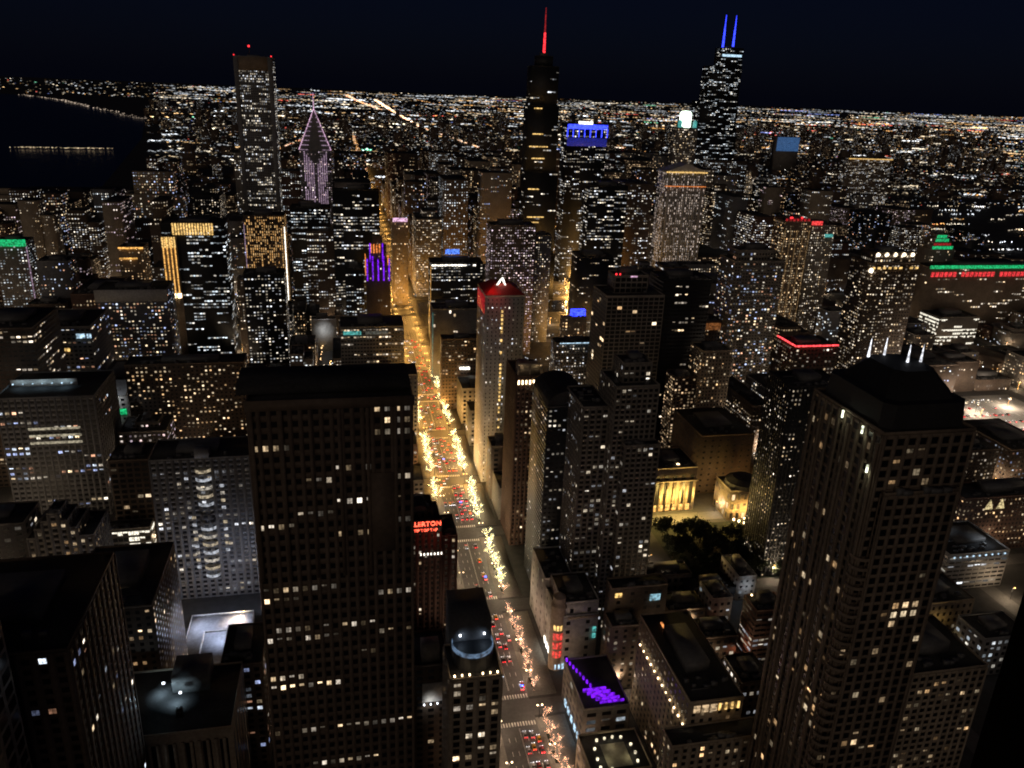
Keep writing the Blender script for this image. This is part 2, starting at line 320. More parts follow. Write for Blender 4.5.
HEROES = [
 ('slab', 'office_tower', 'huge brown granite slab tower with square windows, widest building left of the avenue', 'tower', -29.6, 19.0, 226.2, 249.2, 0.0, 223.0, 'b', (2.9, 3.8, 0.5, 0.46, 0.17, 'w', 1, 2)),
 ('sign', 'hotel_tower', 'dark brick hotel with a red rooftop sign, right behind the huge brown slab', 'hotel', 23.7, 56.6, 383.1, 409.1, 0.0, 82.0, 'r', (3.2, 3.4, 0.35, 0.5, 0.1, 'w', 0, 2)),
 ('rib', 'office_tower', 'pale stone tower with vertical window columns and a blue-lit rooftop, beside the avenue', 'tower', 35.6, 57.0, 255.4, 277.4, 0.0, 90.0, 'o', (4.2, 3.6, 0.5, 0.62, 0.1, 'w', 0, 2)),
 ('pent', 'office_building', 'low dark block with a floodlit white penthouse wall, between slab and pale tower', 'building', 23.8, 39.8, 289.8, 313.8, 0.0, 70.0, 'b', (4, 3.6, 0.5, 0.5, 0.03, 'w', 0, 1)),
 ('bay', 'apartment_tower', 'grey stone apartment tower with lit curved bay windows up its middle', 'apartment tower', -117.5, -59.8, 460.4, 490.4, 0.0, 97.0, 'g', (4.1, 3.3, 0.5, 0.5, 0.13, 'n', 0, 2)),
 ('rowsL', 'office_building', 'grey block with long rows of lit windows and a bright terrace on its roof', 'office block', -242.1, -177.8, 578.8, 634.0, 0.0, 95.0, 'g', (4.2, 3.9, 0.6, 0.45, 0.16, 'm', 1, 2)),
 ('deco', 'university_hall', 'dark stone hall with stepped art deco gable and warm small windows', 'hall', -181.3, -146.1, 439.0, 469.0, 0.0, 70.0, 'c', (3.6, 3.6, 0.45, 0.5, 0.32, 'a', 0, 2)),
 ('decoW', 'university_hall', 'stone hall at the left edge with one column of bright windows', 'hall', -215.3, -182.9, 443.6, 469.6, 0.0, 70.0, 'c', (5.5, 3.6, 0.5, 0.55, 0.14, 'n', 0, 1)),
 ('lobby', 'glass_pavilion', 'low building with four brightly lit glass storeys behind the black roofs', 'building', -158.4, -131.0, 497.1, 509.1, 0.0, 32.0, 'c', (3, 4.2, 0.9, 0.62, 1.0, 'B', 1, 1)),
 ('gridB', 'office_building', 'brown gridded office block above the brightly lit glass storeys', 'office block', -154.6, -130.3, 511.0, 537.0, 0.0, 74.8, 'b', (4, 3.8, 0.7, 0.6, 0.12, 'a', 0, 1)),
 ('bigroof', 'apartment_tower', 'near black flat-roofed tower with twelve lit windows low on its front', 'tower', -132.0, -84.3, 217.0, 270.6, 0.0, 150.0, 'b', (4.6, 3.7, 0.45, 0.5, 0.07, 'm', 0, 2)),
 ('bigroofE', 'apartment_building', 'black roofed block with small lit windows in its side wall, near the left', 'apartment block', -128.4, -90.9, 331.2, 385.7, 0.0, 85.0, 'b', (4, 3.5, 0.42, 0.5, 0.2, 'a', 0, 1)),
 ('flood', 'office_building', 'flat black roof lit by two white floodlights, colonnade front below', 'office block', -98.5, -51.5, 274.7, 314.7, 0.0, 62.0, 'o', (6, 34, 0.5, 0.9, 0.0, 'n', 0, 1)),
 ('plaza', 'rooftop_terrace', 'pale blue-lit low rooftop terrace right of the grey bay-window tower foot', 'terrace', -97.1, -61.3, 386.3, 432.3, 0.0, 6.0, 'w', (6, 4, 0.5, 0.5, 0.0, 'n', 0, 0)),
 ('darkL', 'office_building', 'small black roofed block between floodlit roof and huge brown slab', 'office block', -61.5, -43.2, 315.3, 345.3, 0.0, 60.0, 'b', (4, 3.6, 0.5, 0.5, 0.18, 'm', 0, 1)),
 ('leanL', 'apartment_tower', 'gridded tower corner at the bottom left edge of the view', 'tower', -138.7, -98.7, 179.2, 213.2, 0.0, 238.0, 'o', (6.2, 5.0, 0.72, 0.72, 0.05, 'a', 0, 1)),
 ('longB', 'apartment_slab', 'long brown slab block full of small amber windows, left of the huge slab', 'apartment block', -173.1, -82.5, 645.4, 667.4, 0.0, 95.0, 'b', (3.4, 3.2, 0.42, 0.42, 0.34, 'a', 0, 1)),
 ('wht', 'office_building', 'small white gabled building with a green-lit base among dark roofs', 'building', -198.4, -181.5, 670.5, 686.5, 0.0, 60.0, 'w', (5, 4, 0.5, 0.5, 0.0, 'g', 0, 0)),
 ('midL', 'office_building', 'dark office block with white corner lights on its flat roof', 'office block', -267.5, -222.4, 741.3, 801.3, 0.0, 100.0, 'c', (3.8, 3.7, 0.6, 0.42, 0.26, 'm', 1, 1)),
 ('curt', 'office_building', 'dark banded office block at the left edge, white lights in its side', 'office block', -278.6, -230.4, 634.6, 694.6, 0.0, 130.0, 'b', (3.8, 3.6, 0.7, 0.42, 0.22, 'w', 1, 1)),
 ('whiteroofL', 'hospital_tower', 'wide hospital block with pale grey roof band and mixed small windows', 'hospital', -240.9, -175.4, 834.3, 874.3, 0.0, 110.0, 'g', (3.2, 3.6, 0.5, 0.42, 0.42, 'm', 0, 1)),
 ('goldglass', 'office_tower', 'black glass tower with gold-lit crown and gold corner shaft', 'tower', -200.6, -132.4, 962.1, 1002.1, 0.0, 155.0, 'k', (3.2, 3.7, 0.8, 0.42, 0.36, 'c', 1, 1)),
 ('goldpeak', 'apartment_tower', 'tan tower with amber lit roof steps behind the pale roof band', 'tower', -271.8, -243.1, 1056.2, 1086.2, 0.0, 110.0, 'o', (3.2, 3.3, 0.4, 0.42, 0.34, 'a', 0, 0)),
 ('tent', 'apartment_tower', 'dark tower with golden base band left of the hospital', 'tower', -320.9, -289.7, 925.6, 955.6, 0.0, 120.0, 'g', (3.2, 3.3, 0.4, 0.4, 0.22, 'm', 0, 0)),
 ('greenL', 'apartment_tower', 'tower with a green glowing roof edge at the far left', 'tower', -404.2, -369.0, 1040.6, 1070.6, 0.0, 120.0, 'c', (3.2, 3.3, 0.5, 0.42, 0.46, 'c', 0, 0)),
 ('blackM', 'apartment_tower', 'black tower speckled with white windows before the gold striped building', 'tower', -106.6, -64.2, 884.1, 910.1, 0.0, 115.0, 'k', (3.2, 3.3, 0.5, 0.42, 0.45, 'n', 0, 1)),
 ('goldstripe', 'office_tower', 'wide office tower with golden vertical stripes below the tallest left tower', 'tower', -128.1, -76.2, 1109.7, 1145.7, 0.0, 142.0, 'b', (2.6, 3.7, 0.45, 0.8, 0.62, 'A', 0, 1)),
 ('greyM', 'office_tower', 'dark grey office tower with rows of white windows beside the purple spire tower', 'tower', -46.7, -0.3, 1059.6, 1073.6, 0.0, 130.0, 'b', (3, 3.7, 0.6, 0.42, 0.4, 'n', 1, 1)),
 ('boxW', 'office_building', 'small white building with tall grey windows by the orange ramp', 'building', -41.8, -12.2, 964.5, 978.5, 0.0, 40.0, 'w', (5, 26, 0.5, 0.7, 0.0, 'c', 0, 1)),
 ('longN', 'office_building', 'wide low block with many dim window rows and a teal sign, left of the avenue', 'office block', -6.2, 55.6, 764.0, 804.0, 0.0, 88.0, 'c', (3, 3.6, 0.7, 0.42, 0.34, 'w', 1, 1)),
 ('blackN', 'office_building', 'flat black roofed block touching the top right of the huge slab', 'office block', 13.0, 58.3, 643.8, 673.8, 0.0, 80.0, 'c', (4, 3.8, 0.5, 0.5, 0.05, 'w', 0, 0)),
 ('spire', 'gothic_tower', 'gothic tower with purple-lit crown and orange pinnacles', 'tower', 24.0, 50.7, 903.7, 927.7, 0.0, 128.0, 'b', (2.8, 3.6, 0.4, 0.5, 0.05, 'w', 0, 1)),
 ('slim', 'office_tower', 'slender stone tower with a pink glowing sign on top beside the avenue', 'tower', 69.6, 92.6, 1175.7, 1205.7, 0.0, 125.0, 'o', (2.6, 3.6, 0.5, 0.5, 0.25, 'a', 0, 1)),
 ('sideBox', 'office_tower', 'narrow white roofed block left of the purple spire tower', 'building', 0.6, 23.6, 992.9, 1032.9, 0.0, 95.0, 'k', (3, 3.6, 0.7, 0.4, 0.4, 'c', 1, 0)),
 ('aon', 'skyscraper', 'tallest tower on the left, pale vertical piers, red lights on its roof corners', 'skyscraper', -172.2, -108.8, 1523.6, 1582.6, 0.0, 346.0, 'g', (3.05, 4, 0.5, 0.55, 0.55, 'n', 1, 1)),
 ('diamond', 'skyscraper', 'tower with pink-lit chevron crown and needle spire, right of the tallest left tower', 'skyscraper', -70.0, -16.0, 1480.0, 1520.0, 0.0, 199.0, 'g', (3, 4, 0.5, 0.5, 0.35, 'p', 0, 1)),
 ('wideM', 'office_tower', 'broad black tower with rows of white windows just right of the chevron tower', 'tower', -11.9, 46.0, 1044.7, 1059.0, 0.0, 185.0, 'k', (3, 3.9, 0.8, 0.4, 0.5, 'n', 1, 1)),
 ('blkL', 'office_tower', 'black topped office tower behind the golden stripes and left of the spire', 'tower', -69.1, -16.5, 1130.5, 1166.5, 0.0, 150.0, 'k', (3, 3.9, 0.8, 0.4, 0.4, 'c', 1, 0)),
 ('trump', 'skyscraper', 'dark glass skyscraper with rounded setbacks and a red spire', 'skyscraper', 272.4, 318.4, 1208.7, 1244.7, 0.0, 352.0, 'k', (3, 4.1, 0.9, 0.36, 0.12, 'n', 1, 1)),
 ('bluecrown', 'office_tower', 'tower crowned with a vivid blue lit band', 'tower', 364.2, 432.3, 1322.0, 1362.0, 0.0, 262.0, 'k', (3, 4, 0.6, 0.45, 0.35, 'n', 1, 1)),
 ('willis', 'skyscraper', 'black stepped skyscraper with two blue antennas, tallest on the right', 'skyscraper', 991.0, 1098.5, 2200.0, 2266.0, 0.0, 355.6, 'k', (3, 4, 0.8, 0.45, 0.22, 'c', 1, 1)),
 ('crown311', 'skyscraper', 'pale tower topped by a brilliant white-green lantern, left of the antennas', 'skyscraper', 624.5, 665.0, 1487.1, 1521.1, 0.0, 255.0, 'c', (3, 4, 0.5, 0.5, 0.3, 'w', 0, 0)),
 ('palace', 'office_tower', 'ornate pale tower with floodlit columns and a pediment roof', 'tower', 496.9, 563.9, 1208.4, 1244.4, 0.0, 200.0, 'w', (3.4, 4, 0.35, 0.7, 0.55, 'P', 0, 1)),
 ('ibm', 'office_tower', 'tall black glass slab with white window rows right of the orange street', 'tower', 337.2, 392.6, 1090.2, 1124.2, 0.0, 190.0, 'k', (3, 3.9, 0.8, 0.4, 0.42, 'n', 1, 1)),
 ('ibm2', 'office_tower', 'lower black slab with a sloping side joined in front of a taller one', 'tower', 297.7, 342.1, 979.5, 1023.5, 0.0, 112.0, 'k', (3, 3.9, 0.8, 0.3, 0.1, 'w', 1, 0)),
 ('stairblue', 'office_building', 'small building with bright blue roof box beside the orange street', 'building', 250.2, 281.1, 883.6, 891.6, 0.0, 60.0, 'o', (3.4, 3.8, 0.5, 0.5, 0.25, 'a', 0, 0)),
 ('dots', 'apartment_slab', 'pale slab block dotted with small white windows, left of the stepped twin tower', 'apartment block', 201.6, 249.0, 727.8, 747.8, 0.0, 78.0, 'c', (2.6, 3, 0.4, 0.42, 0.4, 'n', 0, 1)),
 ('purplegrid', 'apartment_tower', 'mauve gridded apartment tower full of pinkish windows', 'apartment tower', 170.4, 224.7, 931.3, 961.3, 0.0, 160.0, 't', (2.8, 3, 0.5, 0.45, 0.55, 'p', 0, 1)),
 ('grey2', 'apartment_tower', 'curved grey tower right of the mauve apartment tower', 'apartment tower', 236.9, 257.7, 979.4, 999.4, 0.0, 140.0, 'g', (2.8, 3, 0.4, 0.42, 0.3, 'w', 0, 0)),
 ('blackoff', 'office_tower', 'black office block with a white lit top row, right side of the avenue', 'office block', 105.7, 171.3, 985.1, 1015.1, 0.0, 105.0, 'k', (3, 3.8, 0.7, 0.35, 0.45, 'n', 1, 1)),
 ('gridoff', 'office_building', 'low block with fine white mullions in front of the black office block', 'office block', 92.1, 146.8, 836.3, 866.3, 0.0, 85.0, 'g', (2.4, 3.8, 0.8, 0.8, 0.03, 'w', 0, 1)),
 ('shelf', 'office_building', 'brown office block with a bright door light below the fine white mullions', 'office block', 92.7, 134.1, 759.1, 775.1, 0.0, 75.0, 'b', (3, 3.7, 0.6, 0.45, 0.22, 'a', 0, 1)),
 ('redtop', 'hotel_tower', 'cream hotel tower with a red glowing roof top', 'hotel', 106.7, 137.7, 595.9, 635.9, 0.0, 160.0, 'w', (3.2, 3.2, 0.25, 0.4, 0.12, 'n', 0, 1)),
 ('podA', 'department_store', 'white sided flat roofed store beneath the red topped hotel', 'store', 108.0, 139.6, 721.1, 756.1, 0.0, 36.0, 'w', (5, 4, 0.5, 0.5, 0.0, 'n', 0, 0)),
 ('podB', 'shop_building', 'black roofed shop block with pale parapet, south of the brick tower', 'shop', 108.0, 147.1, 668.7, 692.7, 0.0, 34.0, 'g', (5, 4, 0.5, 0.5, 0.06, 'n', 0, 0)),
 ('podC', 'shop_building', 'stepped black roofed shop block beside the brown brick tower', 'shop', 109.0, 123.8, 564.9, 584.9, 0.0, 46.0, 't', (5, 4, 0.5, 0.5, 0.1, 'n', 0, 0)),
 ('brickT', 'apartment_tower', 'brown brick tower with a floodlit crown, right side of the avenue', 'tower', 111.0, 129.9, 494.3, 528.3, 0.0, 130.0, 'r', (3, 3.2, 0.4, 0.45, 0.22, 'a', 0, 2)),
 ('round', 'apartment_tower', 'black tower with a rounded top between the brick tower and the stepped twin tower', 'tower', 115.7, 143.0, 426.8, 466.8, 0.0, 135.0, 'k', (2.8, 3.1, 0.5, 0.4, 0.24, 'n', 0, 1)),
 ('stepA', 'apartment_tower', 'upper stage of a stepped concrete tower with balconies', 'apartment tower', 144.3, 170.1, 392.0, 420.0, 0.0, 159.7, 'c', (3, 3.1, 0.6, 0.55, 0.16, 'n', 0, 2)),
 ('frame', 'apartment_tower', 'wide concrete frame tower with tall columns and a blank penthouse', 'apartment tower', 216.8, 268.9, 630.1, 670.1, 0.0, 150.0, 'c', (4.4, 3.6, 0.8, 0.7, 0.05, 'a', 0, 1)),
 ('frameR', 'office_tower', 'dark banded tower joined to the right of the concrete frame tower', 'tower', 283.1, 329.9, 669.6, 703.6, 0.0, 155.0, 'k', (3, 3.7, 0.8, 0.4, 0.1, 'w', 1, 1)),
 ('browngrid', 'hotel_tower', 'brown hotel block with an even grid of tiny amber windows', 'hotel', 280.4, 300.7, 616.0, 636.0, 0.0, 80.0, 'b', (2.8, 3, 0.5, 0.5, 0.55, 'd', 0, 1)),
 ('beigeR', 'apartment_tower', 'beige tower with pale lower wing right of the brown gridded hotel', 'apartment tower', 301.3, 329.4, 611.1, 637.1, 0.0, 105.0, 'o', (3, 3.1, 0.4, 0.5, 0.28, 'a', 0, 1)),
 ('brownflat', 'office_building', 'flat brown terrace roof lit orange underneath between the towers', 'building', 345.0, 380.4, 737.5, 763.5, 0.0, 95.0, 'b', (3, 3.6, 0.5, 0.5, 0.1, 'a', 0, 0)),
 ('amberR', 'office_tower', 'tan tower with amber windows in front of the floodlit pediment tower', 'tower', 369.2, 392.9, 803.3, 827.3, 0.0, 110.0, 't', (3, 3.6, 0.5, 0.5, 0.4, 'a', 0, 0)),
 ('blackR', 'apartment_tower', 'dark tower peppered with white windows, right of the concrete frame', 'apartment tower', 381.2, 435.7, 728.0, 762.0, 0.0, 165.0, 'c', (3, 3.1, 0.55, 0.45, 0.34, 'm', 0, 1)),
 ('redtopB', 'apartment_tower', 'amber tower with a red lit roof right of the peppered dark tower', 'apartment tower', 539.5, 575.2, 913.6, 943.6, 0.0, 170.0, 't', (2.8, 3.1, 0.4, 0.5, 0.5, 'a', 0, 1)),
 ('redtopC', 'apartment_tower', 'narrower tower with a red roof sign beside the amber one', 'apartment tower', 577.2, 610.8, 915.3, 945.3, 0.0, 165.0, 'c', (2.8, 3.1, 0.4, 0.5, 0.38, 'w', 0, 1)),
 ('globes', 'apartment_tower', 'tower ringed with glowing globe lamps at its top', 'apartment tower', 505.4, 559.0, 687.8, 721.8, 0.0, 165.0, 'b', (3, 3.1, 0.5, 0.45, 0.36, 'w', 0, 1)),
 ('neon', 'apartment_building', 'dark block with a red neon line around its roof', 'apartment block', 335.3, 371.1, 525.9, 553.9, 0.0, 135.0, 'b', (3, 3.1, 0.5, 0.45, 0.3, 'w', 0, 1)),
 ('whiteR', 'office_building', 'pale block with lit window squares behind the red neon roof', 'office block', 579.9, 610.1, 854.3, 874.3, 0.0, 70.0, 'w', (3.4, 3.6, 0.6, 0.5, 0.3, 'c', 0, 0)),
 ('speck', 'apartment_tower', 'tall black tower covered in tiny windows left of the domed tower', 'apartment tower', 276.1, 314.5, 430.0, 460.0, 0.0, 140.5, 'k', (2.6, 3, 0.4, 0.4, 0.22, 'w', 0, 2)),
 ('mart', 'exhibition_hall', 'very wide block with a green roof line over red lit windows', 'hall', 800.8, 1042.3, 963.9, 1000.8, 0.0, 100.0, 't', (4, 4.4, 0.7, 0.45, 0.16, 'w', 1, 1)),
 ('martdome', 'office_tower', 'green lit stepped roof behind the wide green and red block', 'building', 826.9, 866.7, 1001.4, 1031.4, 0.0, 118.0, 'c', (3, 3.8, 0.5, 0.5, 0.1, 'w', 0, 0)),
 ('bandW', 'office_building', 'low glass block with white lit bands near the right edge', 'office block', 797.6, 861.3, 920.3, 960.3, 0.0, 40.0, 'c', (3, 4.4, 0.95, 0.5, 0.8, 'B', 1, 0)),
 ('linetop', 'office_tower', 'flat topped tower with a thin white roof line in the far right', 'tower', 1557.1, 1712.9, 2328.8, 2368.8, 0.0, 150.0, 't', (3, 3.8, 0.5, 0.5, 0.35, 'n', 1, 0)),
 ('bluebox', 'office_tower', 'pale blue glowing box tower far beyond the right towers', 'tower', 1995.1, 2107.9, 3562.3, 3602.3, 0.0, 150.0, 'c', (3, 4, 0.9, 0.9, 0.0, 'n', 0, 0)),
 ('brownhall', 'shopping_mall', 'large windowless brown hall with a flat dark roof', 'mall', 280.7, 327.8, 551.9, 610.5, 0.0, 52.0, 'b', (6, 5, 0.3, 0.3, 0.0, 'a', 0, 0)),
 ('goldcol', 'theatre', 'gold-lit theatre front with tall pilasters, facing the dark park', 'theatre', 232.0, 268.0, 526.9, 562.9, 0.0, 37.5, 'o', (6.5, 20, 0.45, 0.8, 0.0, 'a', 0, 1)),
 ('rotunda', 'rotunda', 'half-round golden rotunda with arched openings among dark trees', 'rotunda', 288.1, 319.6, 506.7, 532.7, 0.0, 25.0, 'o', (5, 8, 0.5, 0.6, 0.6, 'a', 0, 0)),
 ('store', 'department_store', 'pale stone department store with a rounded corner turret of red windows', 'store', 107.0, 133.9, 359.1, 389.1, 0.0, 43.8, 'w', (9, 5.5, 0.2, 0.4, 0.1, 'w', 0, 1)),
 ('storeB', 'department_store', 'higher rear wing of the department store at the foot of the stepped tower', 'store', 138.0, 170.7, 352.8, 362.8, 0.0, 56.0, 't', (7, 5, 0.3, 0.4, 0.05, 'c', 0, 0)),
 ('narrow', 'apartment_building', 'narrow brown block between department store and white hotel', 'apartment block', 134.5, 150.5, 338.6, 352.2, 0.0, 41.9, 't', (5, 3.6, 0.35, 0.5, 0.22, 'w', 0, 1)),
 ('hotelE', 'hotel', 'long cream hotel with uplit side wall and glowing top floor', 'hotel', 143.2, 169.1, 259.6, 323.6, 0.0, 60.0, 'o', (4, 3.5, 0.4, 0.5, 0.09, 'a', 0, 1)),
 ('hotelF', 'hotel', 'beige block with warm windows below the long cream hotel', 'hotel', 131.4, 176.7, 248.3, 259.0, 0.0, 48.0, 'o', (4, 3.5, 0.42, 0.5, 0.3, 'a', 0, 2)),
 ('purple', 'shopping_mall', 'low mall with purple lit steps on its dark roof', 'mall', 109.0, 133.0, 300.6, 338.6, 0.0, 24.0, 'c', (6, 4.5, 0.6, 0.5, 0.1, 'c', 0, 1)),
 ('court', 'rooftop_terrace', 'roof terrace with warm lanterns around a pale court', 'terrace', 101.9, 130.7, 263.1, 287.1, 0.0, 22.0, 'o', (6, 5, 0.5, 0.5, 0.0, 'w', 0, 0)),
 ('whiteL', 'house', 'white building with square windows by the dark park', 'building', 246.3, 259.1, 406.8, 432.8, 0.0, 17.3, 'w', (4, 4, 0.4, 0.4, 0.12, 'c', 0, 1)),
 ('whiteL2', 'school_building', 'long narrow white-sided building with a dark roof', 'building', 219.0, 232.6, 387.4, 407.2, 0.0, 16.8, 'w', (4, 4, 0.5, 0.4, 0.15, 'c', 0, 0)),
 ('brownM', 'office_building', 'brown block with a row of roof lamps and lit car decks', 'car park', 225.3, 244.9, 347.7, 363.7, 0.0, 35.8, 'r', (3.4, 3.2, 0.85, 0.4, 0.45, 'n', 1, 1)),
 ('darkpark', 'sports_hall', 'wide black windowless roof behind the dark park trees', 'hall', 214.8, 245.7, 407.8, 422.4, 0.0, 9.0, 'k', (6, 5, 0.5, 0.5, 0.0, 'w', 0, 0)),
 ('dome', 'apartment_tower', 'great ribbed tower with a black mansard dome, right foreground', 'tower', 163.0, 196.2, 199.9, 239.9, 0.0, 215.0, 't', (3.6, 3.6, 0.58, 0.62, 0.1, 'a', 0, 2)),
 ('lowR', 'apartment_tower', 'flat roofed beige tower with gridded windows at the bottom right', 'apartment tower', 216.8, 252.2, 221.0, 255.0, 0.0, 98.0, 'o', (3.2, 3.2, 0.6, 0.5, 0.16, 'a', 0, 2)),
 ('brickR', 'apartment_building', 'long brick block with tiny windows and two lit gables', 'apartment block', 435.3, 517.1, 437.5, 461.5, 0.0, 45.0, 'r', (3.2, 3.2, 0.4, 0.45, 0.4, 'a', 0, 1)),
 ('whiteR2', 'car_park', 'white roofed car park with cool lamps near the right edge', 'car park', 393.7, 441.1, 395.9, 435.9, 0.0, 27.8, 'w', (5, 3, 0.9, 0.4, 0.5, 'c', 1, 0)),
 ('dkR', 'apartment_building', 'dark block with a curved dark roof behind the dome tower', 'apartment block', 466.8, 501.4, 483.7, 513.7, 0.0, 60.0, 'b', (3, 3.1, 0.5, 0.5, 0.32, 'w', 0, 1)),
 ('yel', 'apartment_building', 'yellow lit wall block beside the dome tower foot', 'building', 346.7, 382.7, 357.5, 387.5, 0.0, 20.8, 'o', (4, 4, 0.4, 0.5, 0.1, 'a', 0, 0)),
 ('lotA', 'shop_building', 'low flat roofed block at the foot of the stepped tower, beside the dark trees', 'shop', 189.8, 221.0, 423.0, 439.0, 0.0, 12.0, 'c', (4, 4, 0.5, 0.5, 0.3, 'c', 0, 1)),
 ('lotB', 'shop_building', 'low bright fronted shop south of the white-sided narrow building', 'shop', 187.8, 212.9, 383.5, 401.5, 0.0, 14.0, 't', (4, 4, 0.5, 0.5, 0.3, 'w', 0, 1)),
 ('lotC', 'garage', 'small dark garage block behind the long cream hotel', 'garage', 193.7, 217.5, 350.5, 368.5, 0.0, 18.0, 'b', (4, 3.6, 0.5, 0.5, 0.25, 'n', 0, 1)),
 ('lotD', 'office_building', 'brown low block between hotel roof and dome tower', 'office block', 198.2, 215.6, 308.3, 330.3, 0.0, 22.0, 'b', (4, 3.6, 0.5, 0.5, 0.3, 'n', 1, 1)),
 ('lotE', 'apartment_building', 'squat block with cool windows right of the dome tower', 'apartment block', 352.7, 383.1, 315.8, 337.8, 0.0, 26.0, 'g', (4, 3.6, 0.5, 0.5, 0.3, 'c', 0, 1)),
]
